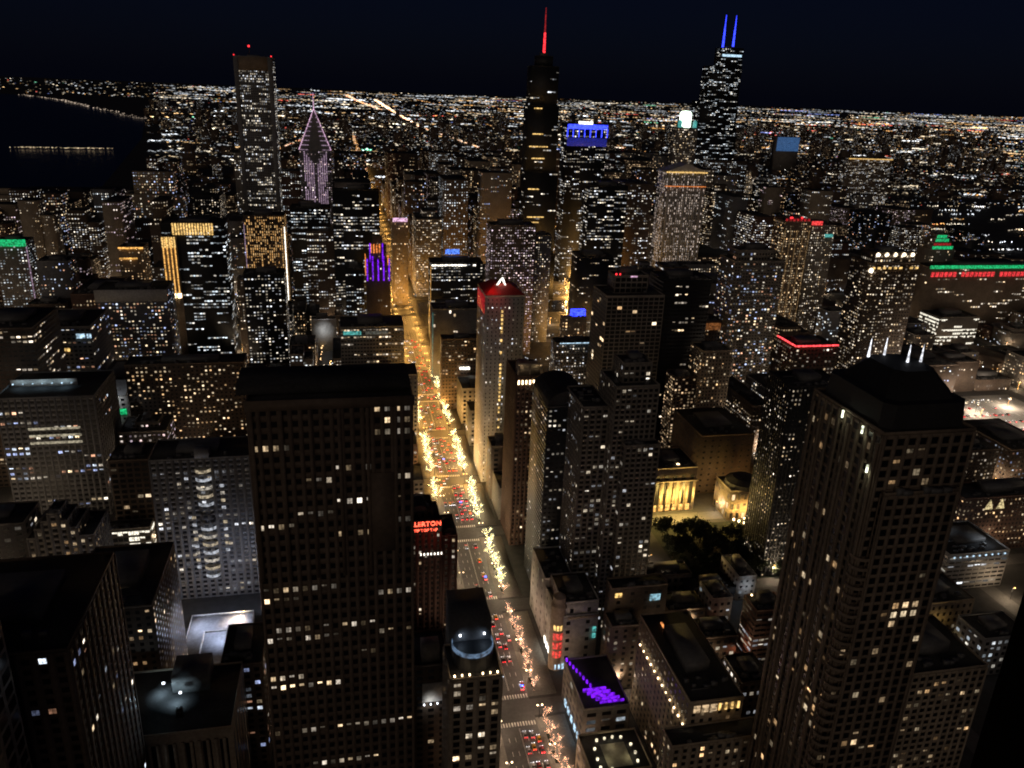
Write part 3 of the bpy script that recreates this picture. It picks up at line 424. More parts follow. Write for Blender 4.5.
FILL = [
 (438.8, 483.7, 345.7, 372.5, 30.0, 'b', 'w', 0.36, 'l', 'low brown block with warm windows right of the white car park'),
 (22.2, 53.4, 342.4, 380.1, 22.5, 'b', 'a', 0.1, 's', 'low brown block with amber windows in front of the red sign hotel'),
 (-12.4, 18.9, 341.5, 413.2, 37.2, 't', 'n', 0.28, 'f', 'low tan block with pale windows left of the red sign hotel'),
 (324.2, 352.4, 431.5, 505.0, 35.9, 'c', 'p', 0.36, 'p', 'low concrete block with pinkish windows in front of the red neon block'),
 (152.0, 186.8, 431.9, 505.5, 44.2, 't', 'n', 0.28, 'f', 'low tan block with pale windows right of the brown brick tower'),
 (-56.8, -34.3, 432.4, 506.7, 30.8, 'r', 'm', 0.2, 'f', 'low narrow red brick block with mixed windows right of the bay-window tower'),
 (357.1, 386.5, 432.8, 507.2, 32.4, 't', 'w', 0.46, 'f', 'low tan block with warm windows in front of the red neon block'),
 (-14.2, 18.7, 435.5, 508.2, 35.0, 'r', 'p', 0.2, 'f', 'low red brick block with pinkish windows right of the bay-window tower'),
 (-14.3, 52.1, 526.8, 553.3, 14.1, 'r', 'm', 0.23, 'p', 'low wide red brick block with mixed windows left of the brown brick tower'),
 (440.0, 534.4, 525.7, 554.4, 23.3, 't', 'w', 0.18, 'p', 'low wide tan block with warm windows beyond the gabled brick block'),
 (374.1, 418.7, 526.8, 556.4, 31.0, 'g', 'm', 0.56, 'f', 'low grey block with mixed windows right of the red neon block'),
 (109.9, 145.3, 531.3, 561.9, 26.1, 'c', 'w', 0.14, 'f', 'low concrete block with warm windows in front of the red topped hotel'),
 (555.4, 599.2, 523.6, 588.7, 37.6, 'b', 'm', 0.56, 'f', 'low brown block with mixed windows in front of the globe lamp tower'),
 (-117.7, -80.4, 526.0, 590.2, 39.9, 't', 'w', 0.46, 'p', 'low tan block with warm windows beyond the bay-window tower'),
 (150.1, 187.8, 525.2, 591.2, 37.6, 'r', 'm', 0.36, 'l', 'low red brick block with mixed windows right of the red topped hotel'),
 (-163.9, -137.9, 540.0, 593.0, 22.7, 'b', 'w', 0.18, 's', 'low brown block with warm windows right of the terrace block'),
 (440.8, 535.8, 561.7, 591.1, 29.4, 'r', 'd', 0.1, 'p', 'low wide red brick block with dim amber windows beyond the gabled brick block'),
 (-15.1, 55.4, 562.8, 592.5, 21.0, 't', 'w', 0.28, 'f', 'low wide tan block with warm windows left of the red topped hotel'),
 (374.1, 421.1, 564.2, 593.4, 25.1, 'g', 'w', 0.23, 'r', 'low wide grey block with warm windows beyond the red neon block'),
 (-174.8, -139.9, 610.6, 642.4, 56.0, 'c', 'p', 0.46, 'r', 'mid-height concrete block with pinkish windows left of the long brown slab'),
 (21.4, 55.1, 613.2, 640.8, 28.9, 'r', 'n', 0.28, 'p', 'low red brick block with pale windows left of the red topped hotel'),
 (439.3, 534.0, 609.4, 647.4, 44.8, 'c', 'w', 0.28, 's', 'low wide concrete block with warm windows in front of the globe lamp tower'),
 (357.1, 386.0, 611.7, 688.7, 51.4, 'b', 'w', 0.56, 'l', 'mid-height brown block with warm windows right of the beige tower'),
 (390.5, 419.9, 612.3, 691.3, 52.5, 'g', 'n', 0.2, 'f', 'mid-height grey block with pale windows in front of the peppered dark tower'),
 (-299.7, -281.6, 613.9, 690.3, 58.9, 'k', 'w', 0.46, 'l', 'mid-height narrow dark glass block with warm windows left of the banded block'),
 (-225.0, -201.4, 637.0, 687.6, 40.0, 'c', 'a', 0.56, 'r', 'low narrow concrete block with amber windows right of the banded block'),
 (440.6, 502.4, 655.2, 687.2, 34.3, 'r', 'm', 0.56, 's', 'low wide red brick block with mixed windows left of the globe lamp tower'),
 (-79.5, -63.0, 655.1, 691.6, 74.6, 'g', 'n', 0.28, 's', 'mid-height narrow grey block with pale windows right of the long brown slab'),
 (-57.9, -35.5, 655.9, 691.6, 39.4, 'g', 'w', 0.36, 's', 'low narrow grey block with warm windows right of the long brown slab'),
 (-120.4, -92.6, 670.4, 689.8, 45.4, 'o', 'w', 0.2, 'f', 'low beige block with warm windows beyond the long brown slab'),
 (209.9, 303.1, 711.4, 724.8, 15.7, 'c', 'm', 0.18, 'f', 'low wide concrete block with mixed windows right of the dotted slab block'),
 (326.1, 371.3, 709.2, 734.5, 72.4, 'o', 'm', 0.56, 'l', 'mid-height wide beige block with mixed windows left of the peppered dark tower'),
 (9.5, 30.1, 711.1, 761.0, 44.0, 'b', 'd', 0.2, 'f', 'low narrow brown block with dim amber windows in front of the teal sign block'),
 (605.0, 651.5, 707.9, 783.0, 48.9, 'b', 'm', 0.28, 'f', 'low wide brown block with mixed windows right of the globe lamp tower'),
 (-329.9, -287.1, 709.4, 784.7, 32.5, 'k', 'n', 0.56, 'r', 'low dark glass block with pale windows left of the white corner lights block'),
 (-178.1, -138.8, 710.7, 784.9, 51.2, 'b', 'n', 0.56, 'f', 'mid-height brown block with pale windows right of the white corner lights block'),
 (-219.4, -184.9, 711.1, 785.4, 53.2, 'b', 'p', 0.46, 'f', 'mid-height brown block with pinkish windows right of the white corner lights block'),
 (-118.6, -78.4, 711.4, 785.6, 46.4, 'b', 'c', 0.2, 'f', 'low brown block with cool white windows beyond the long brown slab'),
 (786.2, 829.3, 710.3, 786.8, 36.3, 'c', 'a', 0.46, 'f', 'low concrete block with amber windows in front of the white banded block'),
 (-74.0, -34.2, 712.6, 784.7, 42.1, 'r', 'p', 0.36, 's', 'low red brick block with pinkish windows left of the teal sign block'),
 (720.9, 766.3, 749.6, 783.8, 13.1, 'b', 'w', 0.18, 'f', 'low wide brown block with warm windows in front of the white banded block'),
 (670.8, 716.9, 750.3, 784.6, 36.0, 'b', 'n', 0.2, 'f', 'low wide brown block with pale windows right of the globe lamp tower'),
 (383.4, 420.2, 765.0, 786.0, 72.4, 'c', 'n', 0.46, 'f', 'mid-height concrete block with pale windows beyond the peppered dark tower'),
 (109.1, 186.6, 805.2, 833.3, 44.6, 'g', 'd', 0.28, 'r', 'low wide grey block with dim amber windows in front of the mauve grid tower'),
 (702.3, 730.9, 804.5, 837.8, 31.0, 'g', 'c', 0.28, 'l', 'low grey block with cool white windows left of the white banded block'),
 (736.9, 765.1, 805.4, 837.4, 28.0, 'c', 'm', 0.18, 'p', 'low concrete block with mixed windows in front of the white banded block'),
 (-57.7, -35.7, 806.3, 837.6, 47.9, 'o', 'c', 0.56, 'l', 'low narrow beige block with cool white windows in front of the speckled black tower'),
 (395.9, 420.3, 805.3, 838.8, 66.6, 'b', 'w', 0.46, 'f', 'mid-height brown block with warm windows beyond the peppered dark tower'),
 (670.8, 697.4, 805.6, 839.4, 52.1, 'c', 'a', 0.46, 'f', 'mid-height concrete block with amber windows right of the red roofed amber tower'),
 (324.1, 353.7, 804.5, 841.1, 55.3, 'o', 'w', 0.36, 'l', 'mid-height beige block with warm windows beyond the peppered dark tower'),
 (257.2, 306.3, 806.5, 839.3, 48.8, 'b', 'w', 0.56, 'r', 'low wide brown block with warm windows beyond the dotted slab block'),
 (-327.5, -245.2, 805.5, 877.5, 23.5, 'k', 'w', 0.1, 'r', 'low wide dark glass block with warm windows left of the pale-roofed hospital'),
 (836.4, 879.5, 805.4, 878.2, 12.2, 't', 'n', 0.14, 'r', 'low tan block with pale windows in front of the white banded block'),
 (488.9, 533.2, 804.8, 880.0, 65.9, 'b', 'd', 0.46, 'l', 'mid-height brown block with dim amber windows in front of the red roofed amber tower'),
 (-15.1, 17.6, 807.0, 880.2, 44.7, 't', 'w', 0.28, 'r', 'low tan block with warm windows in front of the purple crowned tower'),
 (325.5, 354.7, 844.6, 878.9, 88.4, 'r', 'a', 0.46, 's', 'mid-height red brick tower with amber windows beyond the peppered dark tower'),
 (358.4, 386.8, 846.0, 878.1, 127.3, 'b', 'n', 0.56, 'f', 'tall brown tower with pale windows beyond the peppered dark tower'),
 (390.1, 420.7, 845.4, 880.2, 68.9, 'o', 'm', 0.56, 'l', 'mid-height beige block with mixed windows beyond the peppered dark tower'),
 (-89.8, -65.1, 845.8, 880.6, 13.1, 't', 'm', 0.28, 'f', 'low tan block with mixed windows in front of the speckled black tower'),
 (-389.9, -350.2, 845.9, 882.2, 34.5, 'g', 'm', 0.46, 'p', 'low grey block with mixed windows left of the golden base tower'),
 (-60.8, -34.2, 846.9, 882.3, 44.9, 'b', 'a', 0.56, 'f', 'low brown block with amber windows right of the speckled black tower'),
 (-327.2, -290.3, 898.7, 922.6, 79.9, 'b', 'w', 0.2, 'f', 'mid-height brown block with warm windows in front of the golden base tower'),
 (150.9, 187.2, 899.6, 928.3, 71.3, 'b', 'p', 0.46, 'p', 'mid-height brown block with pinkish windows left of the mauve grid tower'),
 (902.0, 945.5, 899.1, 935.2, 25.8, 'c', 'n', 0.18, 's', 'low concrete block with pale windows in front of the green and red block'),
 (-88.1, -64.9, 913.1, 933.9, 94.7, 'c', 'n', 0.56, 'f', 'mid-height narrow concrete tower with pale windows beyond the speckled black tower'),
 (-117.5, -95.3, 913.1, 935.6, 101.3, 't', 'w', 0.2, 'l', 'mid-height narrow tan tower with warm windows beyond the speckled black tower'),
 (-283.8, -245.7, 897.9, 972.1, 90.6, 'r', 'a', 0.2, 'f', 'mid-height red brick tower with amber windows right of the golden base tower'),
 (375.1, 419.3, 899.6, 972.0, 98.7, 'b', 'p', 0.28, 'p', 'mid-height brown tower with pinkish windows left of the red roofed amber tower'),
 (108.8, 146.7, 900.4, 972.1, 61.5, 'b', 'p', 0.36, 'f', 'mid-height brown block with pinkish windows in front of the black office block'),
 (490.2, 534.3, 897.9, 975.5, 57.8, 'r', 'm', 0.56, 'f', 'mid-height red brick block with mixed windows left of the red roofed amber tower'),
 (-388.7, -348.0, 898.6, 976.0, 42.4, 'g', 'n', 0.46, 'f', 'low grey block with pale windows left of the golden base tower'),
 (670.9, 699.2, 901.6, 974.7, 52.2, 'o', 'w', 0.56, 'f', 'mid-height beige block with warm windows right of the red roofed amber tower'),
 (325.7, 369.6, 901.4, 975.5, 59.1, 'c', 'p', 0.56, 'f', 'mid-height concrete block with pinkish windows right of the mauve grid tower'),
 (439.5, 486.7, 901.3, 977.2, 92.1, 'c', 'm', 0.46, 's', 'mid-height wide concrete tower with mixed windows left of the red roofed amber tower'),
 (736.5, 763.4, 901.8, 977.3, 38.2, 'g', 'm', 0.28, 'f', 'low grey block with mixed windows left of the white banded block'),
 (900.0, 944.3, 939.3, 960.9, 18.0, 'r', 'a', 0.28, 's', 'low red brick block with amber windows in front of the green and red block'),
 (948.7, 995.9, 941.8, 960.9, 37.0, 'o', 'n', 0.46, 'f', 'low wide beige block with pale windows right of the green and red block'),
 (-118.1, -94.5, 943.4, 974.1, 92.9, 'b', 'n', 0.36, 'p', 'mid-height narrow brown tower with pale windows right of the gold-crowned tower'),
 (-88.3, -62.3, 942.9, 974.8, 59.1, 'k', 'w', 0.46, 'f', 'mid-height dark glass block with warm windows beyond the speckled black tower'),
 (440.7, 535.7, 992.9, 1017.4, 99.1, 'g', 'w', 0.56, 'l', 'mid-height wide grey tower with warm windows beyond the red roofed amber tower'),
 (-328.2, -288.5, 992.6, 1020.1, 106.7, 'b', 'p', 0.28, 's', 'mid-height brown tower with pinkish windows beyond the golden base tower'),
 (208.4, 233.9, 995.1, 1019.3, 114.5, 'k', 'n', 0.56, 's', 'tall dark glass tower with pale windows beyond the mauve grid tower'),
 (-282.7, -244.6, 994.5, 1020.9, 78.4, 'g', 'w', 0.2, 'f', 'mid-height grey block with warm windows beyond the golden base tower'),
 (390.1, 418.9, 995.2, 1020.7, 93.0, 'c', 'w', 0.46, 'l', 'mid-height concrete tower with warm windows in front of the tall black slab'),
 (-14.4, -2.4, 996.1, 1019.9, 45.2, 'o', 'n', 0.36, 's', 'low narrow beige block with pale windows in front of the broad black tower'),
 (604.7, 649.5, 993.9, 1050.2, 55.9, 'o', 'w', 0.2, 's', 'mid-height beige block with warm windows beyond the red roofed amber tower'),
 (-119.5, -78.8, 995.2, 1052.3, 78.4, 'c', 'w', 0.36, 'r', 'mid-height concrete block with warm windows in front of the gold striped tower'),
 (-74.2, -33.5, 997.6, 1050.5, 41.9, 'k', 'a', 0.56, 'l', 'low dark glass block with amber windows in front of the dark grey tower'),
 (901.4, 994.2, 1003.8, 1048.1, 96.7, 'g', 'd', 0.56, 'f', 'mid-height wide grey tower with dim amber windows beyond the green and red block'),
 (-224.9, -182.7, 1005.1, 1047.0, 96.5, 't', 'n', 0.46, 'p', 'mid-height tan tower with pale windows beyond the gold-crowned tower'),
 (-178.2, -139.6, 1005.1, 1047.1, 75.1, 'o', 'p', 0.36, 'l', 'mid-height beige block with pinkish windows beyond the gold-crowned tower'),
 (438.5, 535.9, 1024.8, 1047.2, 61.3, 'k', 'n', 0.56, 'r', 'mid-height wide dark glass block with pale windows right of the tall black slab'),
 (391.3, 419.1, 1024.3, 1048.7, 94.6, 'g', 'w', 0.2, 'r', 'mid-height grey tower with warm windows in front of the tall black slab'),
 (152.8, 186.7, 1024.7, 1049.9, 89.9, 'c', 'w', 0.36, 'f', 'mid-height concrete tower with warm windows beyond the black office block'),
 (-283.0, -245.2, 1024.1, 1052.1, 72.2, 'c', 'w', 0.46, 'f', 'mid-height concrete block with warm windows right of the green-edged tower'),
 (-329.8, -287.7, 1027.2, 1051.6, 52.9, 't', 'w', 0.2, 's', 'mid-height tan block with warm windows right of the green-edged tower'),
 (326.9, 352.7, 1028.1, 1051.9, 93.6, 'b', 'a', 0.36, 'l', 'mid-height brown tower with amber windows in front of the tall black slab'),
 (1181.2, 1226.3, 1224.4, 1256.2, 58.1, 't', 'd', 0.28, 'l', 'mid-height wide tan block with dim amber windows right of the green and red block'),
 (-434.6, -394.8, 1223.2, 1257.8, 142.8, 'o', 'w', 0.2, 'l', 'tall beige tower with warm windows beyond the green-edged tower'),
 (-13.2, 53.3, 1224.6, 1256.6, 95.3, 'o', 'n', 0.56, 'r', 'mid-height wide beige tower with pale windows beyond the pink sign tower'),
 (-73.9, -34.0, 1222.6, 1260.0, 60.9, 't', 'p', 0.56, 'f', 'mid-height tan block with pinkish windows beyond the gold striped tower'),
 (1128.6, 1174.0, 1225.5, 1258.3, 58.4, 'o', 'd', 0.56, 'r', 'mid-height wide beige block with dim amber windows beyond the green and red block'),
 (208.2, 254.3, 1223.6, 1260.3, 192.0, 'o', 'm', 0.2, 'f', 'tall wide beige tower with mixed windows left of the red spire skyscraper'),
 (-117.5, -80.0, 1225.4, 1259.3, 105.2, 'b', 'd', 0.2, 'l', 'mid-height brown tower with dim amber windows beyond the gold striped tower'),
 (-388.4, -350.7, 1226.9, 1257.9, 65.4, 'c', 'd', 0.56, 'r', 'mid-height concrete block with dim amber windows beyond the green-edged tower'),
 (-494.9, -454.0, 1225.6, 1259.4, 128.2, 'r', 'a', 0.36, 'l', 'tall red brick tower with amber windows beyond the green-edged tower'),
 (-328.7, -305.1, 1224.4, 1295.6, 142.1, 'o', 'p', 0.28, 'f', 'tall narrow beige tower with pinkish windows beyond the green-edged tower'),
 (670.3, 699.6, 1222.5, 1298.4, 130.1, 'r', 'n', 0.56, 'f', 'tall red brick tower with pale windows right of the pediment tower'),
 (566.9, 651.4, 1224.4, 1297.4, 63.1, 'b', 'a', 0.56, 'f', 'mid-height wide brown block with amber windows right of the pediment tower'),
 (737.0, 765.1, 1222.5, 1299.5, 135.5, 'r', 'm', 0.46, 'r', 'tall red brick tower with mixed windows right of the pediment tower'),
 (438.8, 484.0, 1227.8, 1294.5, 179.2, 'b', 'n', 0.28, 'f', 'tall wide brown tower with pale windows left of the pediment tower'),
 (-269.6, -242.7, 1224.8, 1298.0, 143.4, 'b', 'w', 0.2, 's', 'tall brown tower with warm windows left of the gold striped tower'),
 (150.6, 187.7, 1224.9, 1298.1, 180.6, 't', 'c', 0.46, 'f', 'tall tan tower with cool white windows right of the pink sign tower'),
 (108.9, 148.2, 1226.9, 1296.2, 130.8, 'c', 'w', 0.46, 'r', 'tall concrete tower with warm windows beyond the pink sign tower'),
 (-224.6, -182.5, 1225.2, 1298.0, 115.0, 'b', 'p', 0.2, 'f', 'tall brown tower with pinkish windows beyond the gold striped tower'),
 (-180.4, -140.5, 1227.2, 1296.1, 114.8, 'g', 'm', 0.2, 's', 'tall grey tower with mixed windows beyond the gold striped tower'),
 (-297.5, -272.4, 1226.1, 1298.3, 78.6, 'k', 'n', 0.46, 'p', 'mid-height dark glass block with pale windows beyond the green-edged tower'),
 (490.0, 533.5, 1247.4, 1296.9, 127.1, 'o', 'w', 0.46, 'p', 'tall beige tower with warm windows beyond the pediment tower'),
 (835.8, 878.5, 1263.3, 1294.6, 85.2, 'r', 'c', 0.36, 'r', 'mid-height red brick tower with cool white windows beyond the green and red block'),
 (258.2, 303.1, 1262.6, 1296.6, 144.1, 'o', 'p', 0.36, 'r', 'tall beige tower with pinkish windows beyond the red spire skyscraper'),
 (-15.1, 54.6, 1262.1, 1297.5, 139.1, 'g', 'w', 0.28, 'r', 'tall wide grey tower with warm windows beyond the pink sign tower'),
 (-120.1, -78.5, 1265.3, 1295.3, 115.7, 'g', 'm', 0.28, 's', 'tall grey tower densely lit with mixed windows beyond the gold striped tower'),
 (-434.5, -392.6, 1263.7, 1296.9, 60.0, 'k', 'c', 0.36, 's', 'mid-height dark glass block with cool white windows beyond the green-edged tower'),
 (207.9, 256.0, 1263.3, 1297.6, 142.0, 'b', 'a', 0.56, 'f', 'tall wide brown tower with amber windows beyond the red spire skyscraper'),
 (-387.8, -347.9, 1266.5, 1294.5, 123.9, 'b', 'n', 0.56, 'l', 'tall brown tower with pale windows beyond the green-edged tower'),
 (-74.1, -33.5, 1265.5, 1295.5, 139.8, 'c', 'w', 0.2, 'r', 'tall concrete tower with warm windows in front of the pink chevron tower'),
 (-538.1, -500.4, 1265.8, 1295.9, 91.7, 'o', 'c', 0.28, 's', 'mid-height beige tower with cool white windows beyond the green-edged tower'),
 (786.8, 828.5, 1265.6, 1296.4, 168.4, 'o', 'n', 0.28, 'f', 'tall beige tower with pale windows right of the pediment tower'),
 (-495.4, -455.2, 1266.5, 1296.5, 131.3, 'o', 'p', 0.28, 'p', 'tall beige tower with pinkish windows beyond the green-edged tower'),
 (-375.6, -348.2, 1315.8, 1348.8, 90.1, 'b', 'w', 0.36, 's', 'mid-height brown tower with warm windows beyond the green-edged tower'),
 (-434.4, -407.7, 1314.6, 1350.6, 141.0, 'b', 'm', 0.56, 'f', 'tall brown tower with mixed windows beyond the green-edged tower'),
 (-494.4, -455.1, 1315.8, 1349.4, 82.8, 't', 'm', 0.36, 'l', 'mid-height tan tower with mixed windows beyond the green-edged tower'),
 (-328.4, -242.6, 1316.6, 1349.2, 102.0, 'b', 'c', 0.36, 'f', 'mid-height wide brown tower with cool white windows in front of the tallest left tower'),
 (1016.0, 1060.5, 1317.8, 1349.3, 98.6, 'b', 'n', 0.56, 'f', 'mid-height brown tower with pale windows beyond the green and red block'),
 (-403.1, -379.4, 1317.9, 1350.2, 114.9, 'c', 'n', 0.36, 'f', 'tall narrow concrete tower with pale windows beyond the green-edged tower'),
 (1130.4, 1176.4, 1316.4, 1386.2, 43.5, 'b', 'n', 0.2, 'l', 'low wide brown block with pale windows beyond the green and red block'),
 (109.7, 187.3, 1315.5, 1387.9, 106.1, 't', 'n', 0.2, 'f', 'mid-height wide tan tower with pale windows beyond the pink sign tower'),
 (-180.2, -139.7, 1316.0, 1387.5, 104.0, 'b', 'n', 0.28, 'f', 'mid-height brown tower with pale windows in front of the tallest left tower'),
 (-225.3, -185.3, 1316.5, 1387.2, 149.6, 'k', 'w', 0.46, 'r', 'tall dark glass tower with warm windows in front of the tallest left tower'),
 (786.4, 829.1, 1315.5, 1388.5, 101.1, 't', 'w', 0.56, 'f', 'mid-height tan tower with warm windows right of the white lantern tower'),
 (208.2, 254.2, 1316.0, 1388.6, 142.8, 'b', 'm', 0.28, 'f', 'tall wide brown tower with mixed windows left of the blue crowned tower'),
 (260.5, 306.0, 1316.2, 1389.4, 127.7, 'r', 'm', 0.2, 'f', 'tall wide red brick tower with mixed windows left of the blue crowned tower'),
 (948.4, 996.4, 1315.0, 1391.3, 44.2, 'g', 'm', 0.36, 'f', 'low wide grey block with mixed windows beyond the green and red block'),
 (669.6, 698.5, 1318.1, 1388.3, 149.6, 'g', 'c', 0.2, 'p', 'tall grey tower with cool white windows in front of the white lantern tower'),
 (835.0, 879.4, 1315.9, 1390.8, 97.4, 'k', 'a', 0.36, 'f', 'mid-height dark glass tower with amber windows right of the white lantern tower'),
 (1180.7, 1223.7, 1316.5, 1390.3, 48.1, 'b', 'm', 0.28, 'f', 'low brown block with mixed windows beyond the green and red block'),
 (553.6, 651.5, 1317.6, 1389.4, 60.7, 'k', 'm', 0.56, 'r', 'mid-height wide dark glass block with mixed windows in front of the white lantern tower'),
 (439.5, 467.4, 1319.3, 1389.6, 169.6, 't', 'n', 0.28, 'f', 'tall tan tower with pale windows right of the blue crowned tower'),
 (473.5, 501.0, 1318.7, 1390.6, 129.5, 'g', 'c', 0.46, 'f', 'tall grey tower with cool white windows right of the blue crowned tower'),
 (-120.3, -35.9, 1319.7, 1390.4, 65.2, 'c', 'n', 0.56, 'f', 'mid-height wide concrete block with pale windows in front of the pink chevron tower'),
 (1016.9, 1060.1, 1357.9, 1387.1, 83.0, 'b', 'm', 0.28, 's', 'mid-height brown tower with mixed windows right of the white lantern tower'),
 (-327.6, -245.5, 1356.7, 1388.5, 170.7, 'o', 'm', 0.46, 's', 'tall wide beige tower with mixed windows in front of the tallest left tower'),
 (-432.4, -409.1, 1355.6, 1389.6, 103.9, 'g', 'd', 0.46, 'f', 'mid-height narrow grey tower with dim amber windows beyond the green-edged tower'),
 (-376.2, -349.4, 1358.2, 1387.3, 142.7, 'g', 'c', 0.36, 'f', 'tall grey tower with cool white windows beyond the green-edged tower'),
 (-492.8, -456.0, 1358.0, 1388.2, 140.2, 'b', 'n', 0.56, 'f', 'tall brown tower densely lit with pale windows beyond the green-edged tower'),
 (-539.6, -499.0, 1357.3, 1389.7, 105.7, 'b', 'a', 0.46, 'r', 'mid-height brown tower with amber windows beyond the green-edged tower'),
 (1063.8, 1111.4, 1357.9, 1390.8, 97.7, 'o', 'm', 0.36, 'f', 'mid-height wide beige tower with mixed windows right of the white lantern tower'),
 (785.2, 814.7, 1407.3, 1439.9, 157.2, 'o', 'p', 0.2, 'f', 'tall beige tower with pinkish windows right of the white lantern tower'),
 (439.5, 534.9, 1408.1, 1440.0, 62.3, 'c', 'c', 0.2, 'f', 'mid-height wide concrete block with cool white windows beyond the blue crowned tower'),
 (669.6, 715.0, 1408.4, 1440.3, 159.5, 'b', 'w', 0.56, 'r', 'tall wide brown tower with warm windows in front of the white lantern tower'),
 (-495.3, -454.1, 1407.3, 1442.4, 105.6, 't', 'p', 0.56, 's', 'mid-height tan tower with pinkish windows left of the tallest left tower'),
 (-539.2, -497.6, 1409.8, 1440.0, 134.6, 'o', 'n', 0.36, 'r', 'tall beige tower with pale windows left of the tallest left tower'),
 (-12.4, 18.3, 1406.9, 1443.0, 139.3, 'b', 'w', 0.2, 'f', 'tall brown tower with warm windows in front of the pink chevron tower'),
 (149.8, 189.0, 1406.8, 1443.6, 117.9, 'c', 'm', 0.56, 'r', 'tall concrete tower with mixed windows right of the pink chevron tower'),
 (21.3, 54.9, 1409.0, 1442.1, 125.7, 'c', 'w', 0.2, 'f', 'tall concrete tower with warm windows right of the pink chevron tower'),
 (719.7, 765.1, 1410.4, 1440.8, 142.3, 'b', 'w', 0.2, 'r', 'tall wide brown tower with warm windows right of the white lantern tower'),
 (206.9, 254.5, 1409.0, 1442.4, 176.8, 'b', 'a', 0.36, 'f', 'tall wide brown tower with amber windows left of the blue crowned tower'),
 (260.0, 303.1, 1409.6, 1443.3, 154.5, 'r', 'd', 0.2, 'r', 'tall red brick tower with dim amber windows left of the blue crowned tower'),
 (-75.2, -35.5, 1408.7, 1477.0, 112.1, 'b', 'a', 0.46, 'l', 'tall brown tower with amber windows in front of the pink chevron tower'),
 (-434.3, -395.1, 1408.2, 1479.6, 91.7, 'b', 'n', 0.46, 'r', 'mid-height brown tower with pale windows left of the tallest left tower'),
 (-330.4, -244.6, 1410.3, 1478.1, 98.9, 'b', 'm', 0.2, 'f', 'mid-height wide brown tower with mixed windows left of the tallest left tower'),
 (554.1, 650.4, 1408.3, 1480.1, 50.8, 't', 'd', 0.46, 'p', 'mid-height wide tan block with dim amber windows in front of the white lantern tower'),
 (-118.1, -78.5, 1407.2, 1481.2, 88.2, 'k', 'c', 0.56, 'r', 'mid-height dark glass tower with cool white windows left of the pink chevron tower'),
 (1245.2, 1291.2, 1409.9, 1479.5, 78.5, 'k', 'm', 0.36, 'l', 'mid-height wide dark glass block with mixed windows right of the white lantern tower'),
 (1065.1, 1111.4, 1410.9, 1478.7, 118.4, 't', 'p', 0.36, 'f', 'tall wide tan tower with pinkish windows right of the white lantern tower'),
 (-390.4, -349.7, 1409.2, 1480.4, 131.9, 'c', 'p', 0.46, 's', 'tall concrete tower with pinkish windows left of the tallest left tower'),
 (1014.5, 1059.7, 1408.5, 1482.0, 109.1, 'k', 'm', 0.2, 'p', 'mid-height wide dark glass tower with mixed windows right of the white lantern tower'),
 (1295.2, 1341.2, 1410.2, 1480.6, 29.5, 'b', 'w', 0.18, 'f', 'low wide brown block with warm windows right of the white lantern tower'),
 (326.2, 353.8, 1408.7, 1482.8, 173.0, 'r', 'w', 0.56, 'f', 'tall red brick tower with warm windows beyond the blue crowned tower'),
 (-222.3, -137.9, 1409.6, 1482.8, 89.3, 'k', 'c', 0.36, 'f', 'mid-height wide dark glass tower with cool white windows in front of the tallest left tower'),
 (-495.1, -455.8, 1445.8, 1479.2, 128.9, 'k', 'n', 0.46, 'l', 'tall dark glass tower with pale windows left of the tallest left tower'),
 (23.3, 54.1, 1447.6, 1479.4, 144.6, 'k', 'w', 0.36, 'r', 'tall dark glass tower with warm windows right of the pink chevron tower'),
 (669.8, 714.4, 1447.8, 1479.7, 146.8, 'k', 'm', 0.46, 'f', 'tall dark glass tower with mixed windows right of the white lantern tower'),
 (109.1, 146.6, 1447.8, 1480.7, 152.0, 'b', 'm', 0.28, 'f', 'tall brown tower with mixed windows right of the pink chevron tower'),
 (-540.0, -499.6, 1450.2, 1478.5, 86.9, 'k', 'p', 0.36, 'f', 'mid-height dark glass tower with pinkish windows left of the tallest left tower'),
 (257.3, 304.5, 1445.9, 1483.0, 177.4, 'o', 'c', 0.46, 's', 'tall wide beige tower with cool white windows beyond the blue crowned tower'),
 (150.1, 187.5, 1449.0, 1480.1, 120.1, 'o', 'n', 0.46, 'p', 'tall beige tower with pale windows right of the pink chevron tower'),
 (439.2, 534.2, 1448.9, 1480.5, 109.4, 'b', 'a', 0.46, 'f', 'mid-height wide brown tower with amber windows left of the white lantern tower'),
 (852.4, 878.8, 1450.8, 1479.5, 141.1, 'k', 'm', 0.2, 's', 'tall dark glass tower sparsely lit with mixed windows right of the white lantern tower'),
 (-599.4, -560.1, 1447.6, 1482.7, 129.3, 'g', 'a', 0.46, 'p', 'tall grey tower with amber windows left of the tallest left tower'),
 (785.4, 812.8, 1449.9, 1480.7, 163.4, 'k', 'n', 0.46, 's', 'tall dark glass tower with pale windows right of the white lantern tower'),
 (207.8, 255.8, 1449.2, 1482.1, 117.2, 'o', 'm', 0.56, 's', 'tall wide beige tower with mixed windows right of the pink chevron tower'),
 (819.3, 846.9, 1449.3, 1483.2, 149.2, 'b', 'a', 0.56, 'p', 'tall brown tower with amber windows right of the white lantern tower'),
 (1178.3, 1226.0, 1503.8, 1531.3, 106.1, 'b', 'a', 0.28, 'f', 'mid-height wide brown tower with amber windows right of the white lantern tower'),
 (556.5, 601.6, 1500.9, 1535.3, 177.1, 'b', 'm', 0.2, 'f', 'tall wide brown tower with mixed windows left of the white lantern tower'),
 (721.2, 765.7, 1499.2, 1572.1, 168.6, 'c', 'm', 0.2, 'f', 'tall concrete tower with mixed windows right of the white lantern tower'),
 (165.2, 187.6, 1501.2, 1570.2, 148.6, 'b', 'w', 0.28, 'f', 'tall narrow brown tower with warm windows right of the pink chevron tower'),
